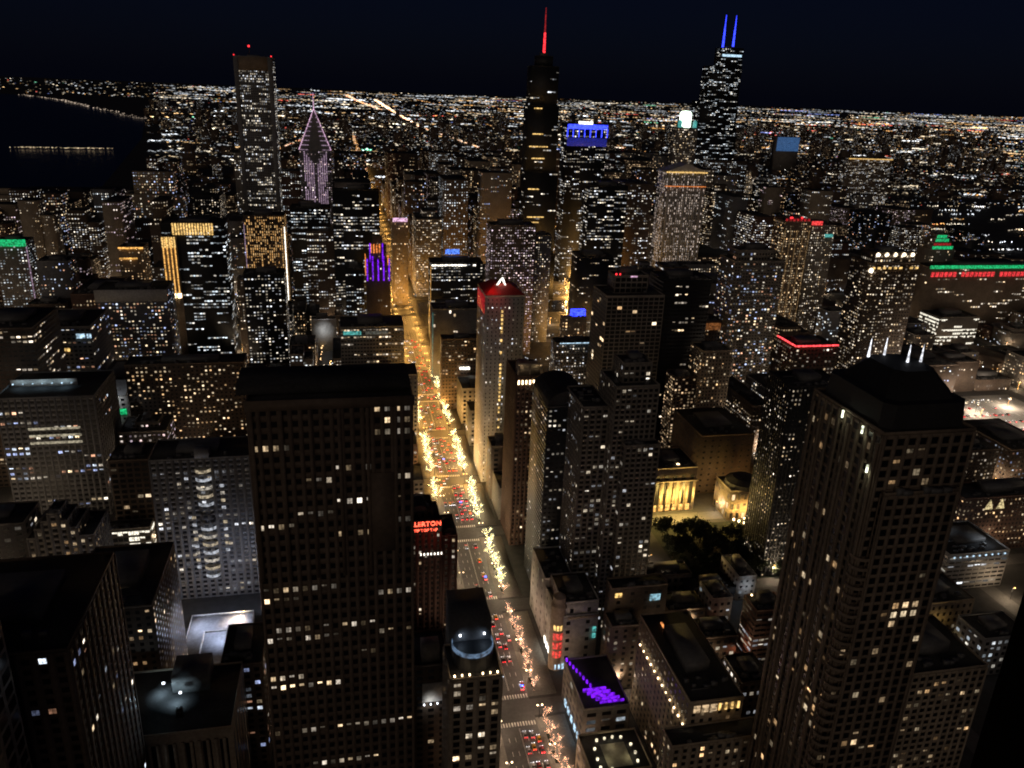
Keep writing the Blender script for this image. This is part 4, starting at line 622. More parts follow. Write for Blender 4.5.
 (-329.2, -303.5, 1500.2, 1571.8, 177.3, 'r', 'n', 0.56, 's', 'tall red brick tower with pale windows left of the tallest left tower'),
 (-12.7, 52.2, 1500.8, 1571.2, 142.9, 'c', 'm', 0.36, 'p', 'tall wide concrete tower with mixed windows right of the pink chevron tower'),
 (111.7, 134.1, 1500.4, 1571.9, 158.3, 'o', 'n', 0.2, 's', 'tall narrow beige tower with pale windows right of the pink chevron tower'),
 (-599.4, -560.4, 1498.6, 1573.8, 116.3, 'b', 'p', 0.2, 'f', 'tall brown tower with pinkish windows left of the tallest left tower'),
 (-373.1, -347.7, 1499.9, 1572.7, 121.3, 'c', 'w', 0.2, 'r', 'tall concrete tower with warm windows left of the tallest left tower'),
 (-433.2, -408.1, 1502.4, 1570.5, 94.3, 'o', 'a', 0.2, 'f', 'mid-height beige tower with amber windows left of the tallest left tower'),
 (489.5, 535.2, 1503.9, 1570.3, 170.4, 't', 'd', 0.2, 'f', 'tall wide tan tower with dim amber windows left of the white lantern tower'),
 (669.9, 714.3, 1499.0, 1575.5, 179.0, 'o', 'w', 0.36, 'f', 'tall beige tower with warm windows beyond the white lantern tower'),
 (-225.4, -175.2, 1503.9, 1571.7, 73.3, 'g', 'd', 0.46, 'r', 'mid-height wide grey block with dim amber windows left of the tallest left tower'),
 (206.7, 303.4, 1503.0, 1572.8, 76.8, 't', 'n', 0.56, 'p', 'mid-height wide tan block with pale windows right of the pink chevron tower'),
 (-539.3, -455.6, 1503.5, 1572.4, 115.3, 'g', 'd', 0.56, 'l', 'tall wide grey tower with dim amber windows left of the tallest left tower'),
 (-299.3, -273.0, 1501.5, 1574.9, 172.5, 'b', 'm', 0.28, 's', 'tall brown tower with mixed windows left of the tallest left tower'),
 (1294.6, 1339.2, 1503.3, 1573.2, 27.1, 't', 'c', 0.18, 'r', 'low tan block with cool white windows right of the white lantern tower'),
 (-105.8, -33.9, 1523.0, 1574.9, 158.9, 'r', 'c', 0.28, 'l', 'tall wide red brick tower with cool white windows beyond the pink chevron tower'),
 (356.7, 387.7, 1541.8, 1571.3, 184.0, 'b', 'n', 0.46, 'l', 'tall brown tower with pale windows beyond the blue crowned tower'),
 (606.1, 649.2, 1542.9, 1571.7, 199.5, 'g', 'd', 0.36, 'p', 'tall grey tower with dim amber windows beyond the white lantern tower'),
 (671.8, 716.4, 1593.1, 1623.3, 141.7, 'b', 'm', 0.56, 'r', 'tall brown tower with mixed windows beyond the white lantern tower'),
 (1064.1, 1110.0, 1593.9, 1623.3, 57.9, 't', 'd', 0.56, 'l', 'mid-height wide tan block with dim amber windows right of the white lantern tower'),
 (-192.4, -169.1, 1591.2, 1626.8, 183.1, 'c', 'n', 0.36, 'f', 'tall narrow concrete tower with pale windows beyond the tallest left tower'),
 (375.2, 418.9, 1594.7, 1624.1, 177.5, 'o', 'w', 0.56, 'f', 'tall beige tower with warm windows beyond the blue crowned tower'),
 (-223.1, -197.1, 1594.3, 1625.1, 105.5, 'b', 'd', 0.46, 'f', 'mid-height brown tower with dim amber windows beyond the tallest left tower'),
 (-433.1, -392.6, 1595.2, 1627.4, 114.7, 'b', 'n', 0.28, 'f', 'tall brown tower with pale windows left of the tallest left tower'),
 (784.9, 879.4, 1595.5, 1627.9, 119.1, 'r', 'c', 0.46, 'f', 'tall wide red brick tower with cool white windows right of the white lantern tower'),
 (-480.3, -455.5, 1591.8, 1662.7, 108.4, 'b', 'w', 0.2, 'f', 'mid-height brown tower with warm windows left of the tallest left tower'),
 (21.4, 52.0, 1591.0, 1663.5, 146.5, 'k', 'w', 0.36, 'p', 'tall dark glass tower with warm windows beyond the pink chevron tower'),
 (139.0, 160.5, 1591.2, 1665.6, 148.4, 'r', 'w', 0.2, 'f', 'tall narrow red brick tower with warm windows right of the pink chevron tower'),
 (-327.1, -244.9, 1594.8, 1662.5, 89.8, 'k', 'm', 0.46, 'r', 'mid-height wide dark glass tower with mixed windows left of the tallest left tower'),
 (111.0, 131.8, 1593.2, 1664.3, 88.8, 't', 'p', 0.46, 'l', 'mid-height narrow tan tower with pinkish windows right of the pink chevron tower'),
 (208.9, 306.1, 1594.5, 1663.6, 159.4, 'c', 'w', 0.36, 'l', 'tall wide concrete tower with warm windows beyond the blue crowned tower'),
 (1312.7, 1338.9, 1594.0, 1664.2, 32.2, 'b', 'w', 0.36, 'l', 'low brown block with warm windows right of the white lantern tower'),
 (164.7, 187.9, 1593.1, 1665.5, 151.7, 'b', 'p', 0.28, 'f', 'tall narrow brown tower with pinkish windows right of the pink chevron tower'),
 (-642.4, -602.8, 1594.1, 1665.7, 107.3, 'o', 'a', 0.36, 'r', 'mid-height beige tower densely lit with amber windows left of the tallest left tower'),
 (490.7, 534.6, 1595.2, 1664.8, 179.1, 'c', 'p', 0.56, 'f', 'tall concrete tower with pinkish windows beyond the white lantern tower'),
 (-597.8, -560.8, 1595.5, 1665.1, 105.4, 'o', 'n', 0.2, 'f', 'mid-height beige tower with pale windows left of the tallest left tower'),
 (324.1, 368.8, 1629.5, 1666.7, 125.3, 'b', 'a', 0.28, 'l', 'tall brown tower with amber windows beyond the blue crowned tower'),
 (374.8, 420.5, 1630.6, 1666.0, 162.3, 'r', 'w', 0.2, 's', 'tall wide red brick tower with warm windows beyond the blue crowned tower'),
 (785.5, 879.5, 1633.1, 1663.6, 103.7, 't', 'c', 0.46, 'f', 'mid-height wide tan tower with cool white windows right of the white lantern tower'),
 (1279.4, 1307.4, 1684.4, 1715.3, 102.1, 'c', 'd', 0.28, 'r', 'mid-height concrete tower with dim amber windows in front of the twin antenna skyscraper'),
 (784.0, 879.9, 1683.5, 1719.6, 182.4, 'b', 'c', 0.46, 'f', 'tall wide brown tower with cool white windows beyond the white lantern tower'),
 (-13.5, 19.1, 1684.8, 1755.7, 166.2, 'b', 'w', 0.2, 'l', 'tall brown tower with warm windows beyond the pink chevron tower'),
 (23.6, 54.5, 1683.8, 1756.8, 141.5, 'c', 'n', 0.28, 'r', 'tall concrete tower with pale windows beyond the pink chevron tower'),
 (556.9, 599.3, 1687.3, 1754.6, 169.8, 'b', 'c', 0.56, 'p', 'tall brown tower with cool white windows beyond the white lantern tower'),
 (149.6, 188.4, 1684.5, 1757.8, 143.1, 'k', 'c', 0.2, 'f', 'tall dark glass tower with cool white windows beyond the pink chevron tower'),
 (108.7, 147.1, 1684.5, 1759.3, 128.3, 'b', 'w', 0.28, 's', 'tall brown tower densely lit with warm windows beyond the pink chevron tower'),
 (1131.0, 1174.4, 1686.8, 1757.8, 83.1, 't', 'p', 0.46, 'f', 'mid-height tan tower with pinkish windows in front of the twin antenna skyscraper'),
 (670.4, 765.4, 1687.7, 1757.1, 92.6, 'b', 'm', 0.28, 's', 'mid-height wide brown tower with mixed windows beyond the white lantern tower'),
 (259.6, 303.1, 1685.7, 1759.2, 169.0, 'o', 'a', 0.28, 'f', 'tall beige tower with amber windows beyond the blue crowned tower'),
 (325.8, 419.6, 1686.8, 1759.1, 109.8, 'c', 'd', 0.46, 'f', 'mid-height wide concrete tower with dim amber windows beyond the blue crowned tower'),
 (785.7, 880.7, 1721.9, 1756.9, 83.1, 'g', 'a', 0.36, 'p', 'mid-height wide grey tower with amber windows beyond the white lantern tower'),
 (557.0, 600.8, 1777.7, 1811.4, 150.1, 'g', 'p', 0.36, 'f', 'tall grey tower with pinkish windows beyond the white lantern tower'),
 (207.5, 238.9, 1774.6, 1846.8, 153.1, 'o', 'n', 0.2, 'f', 'tall beige tower with pale windows beyond the pink chevron tower'),
 (109.1, 147.3, 1776.9, 1847.3, 61.2, 'b', 'a', 0.2, 'p', 'mid-height brown block with amber windows beyond the pink chevron tower'),
 (-12.8, 53.2, 1776.9, 1848.3, 172.0, 'b', 'm', 0.36, 'f', 'tall wide brown tower with mixed windows beyond the pink chevron tower'),
 (243.5, 271.7, 1779.0, 1848.6, 168.7, 'b', 'c', 0.36, 's', 'tall brown tower with cool white windows beyond the blue crowned tower'),
 (785.1, 878.5, 1776.6, 1851.3, 124.3, 'k', 'm', 0.2, 'l', 'tall wide dark glass tower with mixed windows beyond the white lantern tower'),
 (1180.1, 1225.4, 1817.3, 1847.9, 116.4, 'b', 'm', 0.2, 'f', 'tall wide brown tower with mixed windows in front of the twin antenna skyscraper'),
 (1080.4, 1110.2, 1870.2, 1899.9, 115.4, 'b', 'm', 0.2, 'r', 'tall brown tower with mixed windows in front of the twin antenna skyscraper'),
 (1296.0, 1339.0, 1869.8, 1903.7, 91.7, 'c', 'n', 0.2, 'p', 'mid-height concrete tower with pale windows in front of the twin antenna skyscraper'),
 (359.5, 387.2, 1869.2, 1938.0, 173.5, 'b', 'w', 0.28, 'r', 'tall brown tower with warm windows beyond the blue crowned tower'),
 (326.8, 353.0, 1869.6, 1938.7, 164.1, 'o', 'a', 0.46, 'p', 'tall beige tower densely lit with amber windows beyond the blue crowned tower'),
 (554.2, 650.1, 1868.1, 1940.8, 179.2, 'r', 'c', 0.28, 'f', 'tall wide red brick tower with cool white windows beyond the white lantern tower'),
 (111.8, 189.3, 1868.1, 1941.6, 98.6, 'b', 'w', 0.46, 'p', 'mid-height wide brown tower with warm windows beyond the pink chevron tower'),
 (669.6, 765.0, 1868.8, 1942.3, 163.8, 'b', 'd', 0.46, 'f', 'tall wide brown tower with dim amber windows beyond the white lantern tower'),
 (391.7, 418.5, 1869.5, 1942.1, 148.2, 'o', 'a', 0.46, 'f', 'tall beige tower with amber windows beyond the white lantern tower'),
 (207.9, 253.2, 1958.5, 1993.5, 163.8, 'o', 'c', 0.56, 'p', 'tall wide beige tower with cool white windows beyond the pink chevron tower'),
 (358.6, 386.2, 1960.1, 2030.6, 166.1, 'c', 'w', 0.2, 'l', 'tall concrete tower with warm windows beyond the blue crowned tower'),
 (108.9, 147.4, 1960.9, 2030.9, 159.8, 'r', 'd', 0.36, 'l', 'tall red brick tower with dim amber windows beyond the pink chevron tower'),
 (670.0, 716.5, 1961.5, 2031.5, 174.5, 'g', 'a', 0.28, 'f', 'tall wide grey tower with amber windows left of the twin antenna skyscraper'),
 (899.8, 996.3, 1963.0, 2031.4, 98.8, 'k', 'd', 0.28, 'p', 'mid-height wide dark glass tower with dim amber windows in front of the twin antenna skyscraper'),
 (718.1, 765.6, 1961.7, 2033.0, 161.2, 'c', 'm', 0.56, 'f', 'tall wide concrete tower with mixed windows left of the twin antenna skyscraper'),
 (-13.9, 52.6, 1962.3, 2032.5, 129.0, 'b', 'd', 0.2, 'f', 'tall wide brown tower with dim amber windows beyond the pink chevron tower'),
 (208.2, 252.6, 1998.2, 2030.8, 162.9, 'r', 'd', 0.2, 'p', 'tall red brick tower sparsely lit with dim amber windows beyond the pink chevron tower'),
 (1245.2, 1272.7, 2053.7, 2087.8, 104.6, 'r', 'w', 0.28, 's', 'mid-height red brick tower with warm windows right of the twin antenna skyscraper'),
 (240.6, 271.8, 2051.3, 2124.8, 154.5, 't', 'n', 0.46, 'l', 'tall tan tower with pale windows left of the twin antenna skyscraper'),
 (206.9, 236.9, 2051.3, 2126.8, 156.1, 'b', 'w', 0.28, 's', 'tall brown tower with warm windows beyond the tallest left tower'),
 (-14.7, 55.4, 2051.4, 2127.1, 101.5, 'c', 'c', 0.2, 'f', 'mid-height wide concrete tower with cool white windows beyond the pink chevron tower'),
 (109.4, 186.9, 2052.4, 2126.2, 153.0, 'b', 'a', 0.36, 'p', 'tall wide brown tower with amber windows beyond the pink chevron tower'),
 (785.7, 829.3, 2054.5, 2124.7, 167.9, 'g', 'd', 0.36, 's', 'tall grey tower with dim amber windows left of the twin antenna skyscraper'),
 (835.6, 878.7, 2054.3, 2126.9, 171.2, 'b', 'c', 0.28, 's', 'tall brown tower with cool white windows left of the twin antenna skyscraper'),
 (1179.7, 1225.1, 2146.7, 2179.0, 84.0, 'o', 'c', 0.56, 's', 'mid-height wide beige tower with cool white windows right of the twin antenna skyscraper'),
 (325.5, 420.1, 2144.5, 2214.2, 120.8, 'g', 'n', 0.56, 'l', 'tall wide grey tower with pale windows left of the twin antenna skyscraper'),
 (274.1, 304.9, 2142.9, 2217.2, 148.5, 'b', 'm', 0.56, 'f', 'tall brown tower with mixed windows left of the twin antenna skyscraper'),
 (-13.2, 53.0, 2147.4, 2216.5, 143.7, 'k', 'p', 0.2, 'p', 'tall wide dark glass tower with pinkish windows beyond the pink chevron tower'),
 (1180.2, 1225.8, 2183.3, 2215.2, 99.7, 'g', 'n', 0.56, 'f', 'mid-height wide grey tower with pale windows right of the twin antenna skyscraper'),
 (1130.8, 1176.1, 2184.8, 2217.8, 118.8, 'o', 'w', 0.56, 'l', 'tall wide beige tower with warm windows right of the twin antenna skyscraper'),
 (440.1, 487.0, 2237.1, 2267.8, 149.3, 'b', 'd', 0.2, 's', 'tall wide brown tower with dim amber windows left of the twin antenna skyscraper'),
 (108.5, 187.6, 2235.4, 2309.2, 74.1, 'g', 'm', 0.28, 's', 'mid-height wide grey block with mixed windows left of the twin antenna skyscraper'),
 (671.5, 763.9, 2275.1, 2307.9, 151.3, 'r', 'a', 0.56, 'f', 'tall wide red brick tower with amber windows left of the twin antenna skyscraper'),
]
REST = [(553,598,2054,2124,162),(718,765,1775,1846,128),(150,188,1778,1847,130),(1016,1111,1777,1847,70),(670,716,1629,1665,111),(389,419,438,503,25),(359,385,1500,1536,149),(556,600,1593,1664,105),(556,601,1542,1572,95),(20,52,434,505,15),(668,716,1776,1848,117),(603,650,2146,2215,156),(1014,1060,1630,1666,119),(-74,-34,1593,1626,87),(604,649,1686,1757,109),(257,304,2002,2034,126),(506,536,724,782,45),(1045,1108,993,1050,44),(-120,-78,1591,1623,80),(606,651,1776,1811,116),(605,648,1817,1850,124),(-537,-499,1319,1349,51),(439,485,805,877,31),(-74,-33,528,588,12),(603,650,1592,1667,90),(-13,5,710,761,43),(323,369,1591,1625,83),(-13,19,1445,1478,86),(-748,-664,2053,2123,50),(556,599,805,851,34),(948,993,901,936,46),(326,353,1499,1533,116),(849,881,1410,1440,112),(721,763,2051,2123,144),(718,764,1449,1482,77),(-404,-380,1353,1390,80),(554,598,2234,2268,151),(670,714,2054,2125,136),(507,533,1316,1391,106),(491,536,2276,2308,148),(258,306,1959,1991,100),(668,765,2238,2268,71),(-402,-378,1503,1572,93),(562,599,708,787,31),(606,648,2236,2269,154),(-172,-137,803,880,24),(784,831,2186,2214,141),(34,53,711,761,42),(-267,-244,1501,1572,99),(-14,17,1592,1663,93),(786,829,1222,1257,61),(-390,-348,1594,1627,61),(1243,1338,1814,1851,59),(375,420,1776,1847,89),(719,766,1634,1665,84),(324,420,2278,2309,64),(240,269,1871,1938,139),(-120,-92,609,642,19),(613,651,902,974,41),(-13,17,1318,1388,64),(835,878,2234,2310,152),(737,763,1317,1388,104),(-540,-512,1595,1665,81),(326,370,1778,1848,87),(898,993,2051,2123,62),(-390,-349,997,1037,24),(833,879,1226,1257,57),(441,468,1869,1902,154),(786,830,2144,2175,135),(1014,1111,1498,1571,38),(323,418,2236,2268,59),(507,533,1959,2033,170),(1128,1223,1958,2034,59),(901,995,1499,1533,37),(489,535,2238,2269,121),(441,470,1906,1938,143),(22,52,1315,1389,63),(836,879,2182,2217,134),(556,600,993,1051,35),(376,419,2055,2122,105),(356,387,995,1016,45),(-59,-34,610,645,19),(734,765,996,1049,54),(-749,-663,2143,2217,41),(-166,-139,1593,1624,86),(21,54,2237,2309,136),(836,878,1869,1939,100),(-224,-140,897,933,9),(149,188,1963,2031,96),(241,270,2147,2214,148),(557,599,2277,2308,125),(704,730,1226,1296,80),(208,255,1683,1757,62),(898,994,1410,1481,29),(554,599,2146,2216,104),(719,763,1593,1627,71),(1181,1223,1592,1625,85),(109,147,1406,1442,52),(24,55,808,882,24),(621,649,1960,1992,146),(208,235,2144,2217,149),(137,161,1501,1574,90),(274,304,1775,1847,100),(-79,-65,610,645,30),(-12,17,2237,2311,136),(786,828,1871,1938,90),(473,502,1910,1940,121),(391,420,1962,2034,124),(605,650,526,588,14),(701,731,845,880,37),(-509,-484,1592,1665,69),(330,371,563,589,13),(603,650,2055,2122,88),(816,848,1407,1444,75),(440,467,1962,2034,133),(-14,5,1909,1942,146),(11,30,1907,1941,157),(323,354,1540,1570,73),(588,615,2001,2035,135),(851,878,1959,2031,144),(34,52,942,972,49),(1245,1340,2143,2216,53),(-117,-93,802,840,24),(209,237,1866,1941,104),(-14,10,656,690,18),(703,731,1318,1386,70),(786,813,1500,1571,89),(209,238,2237,2307,131),(556,599,1816,1849,68),(34,52,1870,1899,143),(-434,-407,993,1052,24),(902,988,2238,2306,53),(613,648,802,877,25),(276,303,2237,2306,139),(669,697,843,882,33),(489,534,2053,2125,75),(901,994,1262,1295,19),(1014,1059,1595,1626,59),(834,880,2142,2179,85),(1064,1108,1319,1348,46),(-90,-64,803,840,20),(1245,1338,1314,1352,23),(209,229,526,590,18),(852,880,1502,1571,80),(12,29,1866,1900,133),(1131,1173,1541,1572,60),(472,500,2146,2217,121),(-58,-34,899,935,25),(1016,1043,1871,1903,118),(-748,-662,2236,2309,30),(324,369,2052,2123,65),(899,945,1316,1386,39),(111,147,1025,1051,24),(737,764,2145,2217,132),(704,730,902,976,37),(438,468,2144,2215,108),(670,697,996,1047,39),(1047,1077,1870,1902,98),(473,503,1959,2032,92),(783,814,1960,2031,96),(819,846,1503,1573,74),(556,583,1958,1992,104),(275,303,2055,2122,98),(819,846,1962,2030,109),(439,468,711,782,18),(1129,1173,1264,1296,37),(785,828,2239,2308,81),(670,699,2146,2215,107),(506,535,2142,2216,97),(439,486,2050,2124,55),(-13,10,612,648,12),(441,485,2274,2308,68),(899,928,1590,1666,66),(1066,1109,1682,1758,52),(1014,1108,2055,2125,32),(326,354,1960,2032,77),(33,54,1909,1940,90),(1246,1339,1357,1390,18),(240,271,2235,2306,86),(899,927,1867,1941,83),(1311,1339,1722,1756,83),(1244,1291,1867,1900,55),(-12,4,900,934,30),(471,500,711,785,16),(-9,5,939,975,36),(704,732,2143,2216,94),(11,29,938,974,29),(1130,1225,1867,1942,25),(1015,1061,1683,1755,42),(703,733,996,1050,26),(150,189,2144,2217,56),(1279,1307,1726,1757,79),(1245,1341,1778,1807,23),(620,650,2001,2031,73),(1278,1306,1595,1665,67),(785,829,807,880,14),(1050,1076,1910,1938,84),(588,616,1961,1993,74),(1129,1175,1633,1665,39),(274,305,1868,1942,56),(964,994,1869,1938,70),(1016,1042,1909,1942,82),(1130,1225,1447,1481,16),(1244,1338,1962,1994,26),(-12,4,1867,1902,91),(1015,1059,1961,2031,52),(358,387,1025,1049,22),(1179,1223,1630,1663,39),(507,536,1910,1941,60),(1178,1223,1262,1297,26),(966,995,1594,1667,53),(899,927,1684,1759,56),(111,146,2144,2217,52),(901,995,1228,1258,10),(332,352,609,691,13),(553,584,1999,2035,57),(-119,-93,843,878,12),(735,766,844,877,17),(605,648,2274,2308,51),(1015,1109,1224,1298,10),(1063,1108,2143,2197,48),(1246,1289,2235,2310,57),(1063,1109,1961,2032,38),(899,993,1537,1574,12),(1129,1176,1499,1534,26),(1131,1225,1412,1442,12),(1277,1306,2091,2122,67),(1279,1308,1223,1299,29),(932,963,1591,1665,35),(-60,-44,943,975,18),(1129,1174,2055,2126,33),(1179,1225,1776,1812,26),(1130,1174,2143,2175,35),(1312,1341,1686,1717,39),(1016,1061,2143,2197,32),(1244,1274,1224,1297,23),(1311,1338,2092,2127,56),(1180,1225,2051,2125,31),(1179,1225,1684,1754,22),(1131,1174,2236,2307,35),(899,929,2146,2215,43),(1178,1226,2236,2309,30),(1246,1339,1998,2034,12),(1178,1226,1541,1570,15),(1245,1274,1683,1718,30),(1245,1291,1907,1941,22),(966,994,1682,1755,25),(1129,1176,1775,1808,17),(1246,1290,1499,1573,15),(934,962,2144,2215,36),(966,993,1777,1848,27),(931,962,1867,1943,25),(900,930,1779,1851,24),(933,960,1687,1758,23),(1082,1109,1908,1939,30),(1277,1305,2051,2084,32),(1294,1338,1908,1938,18),(1244,1273,1592,1662,19),(1131,1174,1591,1626,12),(1066,1110,1634,1662,12),(1065,1108,2269,2310,21),(1131,1175,1814,1849,14),(1243,1272,2093,2125,27),(931,961,1776,1846,15),(965,988,2144,2218,25),(1312,1339,2052,2083,20),(1246,1273,1722,1758,13),(1293,1338,2234,2310,11),(-13,19,252,321,21)]

HB = {h[0]: h for h in HEROES}

# ------------------------------------------------------------------ setting
def sheet(name, x0, x1, y0, y1, z, mat, parent=None):
    me = quads_mesh(name, [[(x0, y0, z), (x1, y0, z), (x1, y1, z), (x0, y1, z)]], mat)
    return tag(link(name, me, parent), kind='structure')
sheet('ground', -60000, 60000, -3000, 38000, 0, GROUND)
NS = [-24 - 105 * k for k in range(0, 8)] + [198, 315, 430, 545, 660, 775, 890, 1005, 1120, 1235, 1350]
EW = [240, 333, 424, 516, 601, 700, 795, 890, 985, 1060] + [1215 + 92 * k for k in range(13)]
sheet('road', 71, 91, 60, 6000, .012, ASPHALT)
for s in (-1, 1):
    for a, b_ in zip([60] + EW[:-1], EW):
        xx = (57, 71) if s < 0 else (91, 107)
        o = box_obj('pavement', [(xx[0], xx[1], a + 8, b_ - 8, 0, .15)], PAVE); tag(o, kind='structure')
for x in NS: sheet('road', x - 6, x + 6, 60, 2500, .008, ASPHALT)
for y in EW: sheet('road', -900, 1500, y - 6, y + 6, .004 if y != 1060 else .005, ASPHALT)
sheet('river', -1400, 700, 1128, 1196, .03, WATER)
box_obj('bridge', [(66, 98, 1120, 1204, .5, 1.1)], ASPHALT)
tag(bpy.data.objects['bridge'], 'avenue bridge over the dark river between stone towers', 'bridge')
# lake: open water to the left behind the left towers
V = [(-640, 2300), (-1000, 4600), (-1373, 6478), (-1887, 7635), (-3066, 10358), (-3953, 11806), (-9000, 17000), (-30000, 24000), (-30000, 2300)]
me = bpy.data.meshes.new('lake'); me.from_pydata([(x, y, .04) for x, y in V], [], [list(range(len(V) - 1, -1, -1))]); me.materials.append(WATER)
tag(link('lake', me), kind='structure')
sheet('park', -600, -30, 1660, 2300, .02, GRASS)
sheet('square', 222, 306, 428, 505, .02, GRASS)
# painted marks on the avenue
L = []
for y in EW[:9]:
    for yy in (y - 11, y + 9):
        for k in range(13): L.append((71.6 + k * 1.5, 72.4 + k * 1.5, yy - 1.5, yy + 1.5, .016, .022))
o = box_obj('crosswalk_markings', L, PAINT); tag(o, kind='structure')
L = []
for a, b_ in zip(EW[:14], EW[1:15]):
    for x in (74.4, 77.7, 84.3, 87.6):
        y = a + 16
        while y < b_ - 18: L.append((x - .12, x + .12, y, y + 3, .016, .022)); y += 9
    L.append((80.8, 80.95, a + 14, b_ - 14, .016, .022)); L.append((81.15, 81.3, a + 14, b_ - 14, .016, .022))
o = box_obj('lane_markings', L, PAINT); tag(o, kind='structure')

beds = 0
for a, b_ in zip(EW[:6], EW[1:7]):
    y = a + 14
    while y + 9 < b_ - 12:
        r = empty('planter', (94.8, y + 4, .15), 'long low stone planter between kerb trees on the right pavement', 'planter', 'planters along the right pavement')
        box_obj('stone_edge', [(-1.1, 1.1, -4.2, -4, 0, .5), (-1.1, 1.1, 4, 4.2, 0, .5), (-1.1, -.9, -4, 4, 0, .5), (.9, 1.1, -4, 4, 0, .5)], WALL['c'], r)
        box_obj('soil', [(-.89, .89, -3.99, 3.99, 0, .42)], GRASS, r); y += 13
# ------------------------------------------------------------------ buildings
SPECIAL = {}
def S(key):
    h = HB[key]; return h[4], h[5], h[6], h[7], h[8], h[9]
x0, x1, y0, y1, z0, h_ = S('trump')
SPECIAL['trump'] = [(x0 - 8, x1 + 6, y0 - 2, y1 + 6, 0, 70), (x0, x1 + 3, y0, y1 + 3, 70, 196), (x0, x1, y0 + 1, y1, 196, 290), (x0 + 3, x1 - 3, y0 + 3, y1 - 2, 290, 344), (x0 + 11, x1 - 11, y0 + 10, y1 - 10, 344, 358)]
x0, x1, y0, y1, z0, h_ = S('willis'); w = (x1 - x0) / 3
zz = h_
SPECIAL['willis'] = [(x0 - 30, x1 + 4, y0, y1, 0, 215), (x0 - 8, x1, y0 + 3, y1 - 4, 215, 300), (x0 + 12, x1 - 2, y0 + 6, y1 - 8, 300, 392), (x0 + w + 6, x1 - 2, y0 + 10, y1 - 12, 392, 440)]
x0, x1, y0, y1, z0, h_ = S('stepA')
SPECIAL['stepA'] = [(x0, x1, y0, y1, 0, h_), (x0 - 16, x0 - .4, y0 + 6, y1 + 12, 0, h_ - 14), (x0 + 6, x1 + 1, y0 - 7, y0 - .4, 0, h_ - 33), (x0 + 6, x1 - 3, y0 + 7, y1 - 4, h_, h_ + 11)]
x0, x1, y0, y1, z0, h_ = S('frame')
SPECIAL['frame'] = [(x0, x1, y0, y1, 0, h_), (x0 + 10, x1 - 12, y0 + 12, y1 - 8, h_, h_ + 15)]
x0, x1, y0, y1, z0, h_ = S('spire')
SPECIAL['spire'] = [(x0, x1, y0, y1, 0, h_ - 6), (x0 + 4, x1 - 4, y0 + 4, y1 - 4, h_ - 6, h_ + 12), (x0 + 8, x1 - 8, y0 + 8, y1 - 8, h_ + 12, h_ + 22)]
x0, x1, y0, y1, z0, h_ = S('dome')
SPECIAL['dome'] = [(x0, x1, y0, y1, 0, h_), (x0 + 3, x1 - 3, y0 - 2.6, y0 - .4, 0, h_ - 20)]
x0, x1, y0, y1, z0, h_ = S('sign')
SPECIAL['sign'] = [(x0, x1 - 9, y0, y1, 0, h_ + 4), (x1 - 8.6, x1, y0 + 1, y1 - 2, 0, h_ - 4), (x0 + 5, x1 - 13, y0 + 8, y1 - 4, h_ + 4, h_ + 11)]
x0, x1, y0, y1, z0, h_ = S('slab')
SPECIAL['slab'] = [(x0, x1, y0, y1, 0, h_)]
x0, x1, y0, y1, z0, h_ = S('deco')
SPECIAL['deco'] = [(x0, x1, y0, y1, 0, h_ - 8), (x0 + 5, x1 - 8, y0 - .6, y1 - 8, 0, h_ - 2), (x0 + 9, x1 - 12, y0 - 1.1, y1 - 12, 0, h_ + 3), (x0 + 13, x1 - 16, y0 - 1.6, y1 - 15, 0, h_ + 8)]
x0, x1, y0, y1, z0, h_ = S('globes')
SPECIAL['globes'] = [(x0, x1, y0, y1, 0, h_), (x0 + 6, x1 - 6, y0 + 6, y1 - 6, h_, h_ + 9)]
x0, x1, y0, y1, z0, h_ = S('martdome')
SPECIAL['martdome'] = [(x0 + 3 * k, x1 - 3 * k, y0 + 2 * k, y1 - 2 * k, 0 if k == 0 else h_ + 5 * (k - 1), h_ + 5 * k) for k in range(5)]
x0, x1, y0, y1, z0, h_ = S('blackR')
SPECIAL['blackR'] = [(x0, x1, y0, y1, 0, h_ - 6), (x0 + 8, x1 - 10, y0 - 2.5, y0 - .3, 0, h_ - 12), (x0 + 5, x1 - 8, y0 + 5, y1 - 5, h_ - 6, h_ + 4)]
x0, x1, y0, y1, z0, h_ = S('store')
SPECIAL['store'] = [(x0 + 3, x0 + 20, y1 + .3, y1 + 34, 0, h_ - 3), (x0 + 3.5, x1, y0, y1, 0, h_ - 8), (x0 + 6, x1, y0 + 1.4, y1, h_ - 8, h_)]
for h in HEROES:
    key, name, label, cat, x0, x1, y0, y1, z0, hh, wall, st = h
    v = 1.0
    if y0 > 560: v = 1.9
    if y0 > 1300: v = 2.1
    building(key, name, label, cat, x0, x1, y0, y1, z0, hh, wall, st, segs=SPECIAL.get(key), panes=(y0 < 800 or key in ('aon', 'palace')), vary=v, kit='edge' if key in ('plaza', 'court', 'purple', 'flood', 'rowsL', 'rib', 'pent', 'slab') else True)
for k, (x0, x1, y0, y1, hh, wall, pal, lit, top, label) in enumerate(FILL):
    st = (random.choice([2.8, 3.2, 3.6]), random.choice([3.1, 3.5, 3.9]), random.choice([.4, .5, .65]), .42, lit * .9, pal, random.choice([0, 0, 1]), 0)
    nm = 'city_tower' if hh > 80 else 'city_block'
    building('f%d' % k, nm, label, 'tower' if hh > 80 else 'building', x0, x1, y0, y1, 0, hh, wall, st, top=top, group='towers and blocks of the city centre', vary=2.1 if y0 > 560 else 1.0, kit=y0 < 1000, panes=y0 < 640)
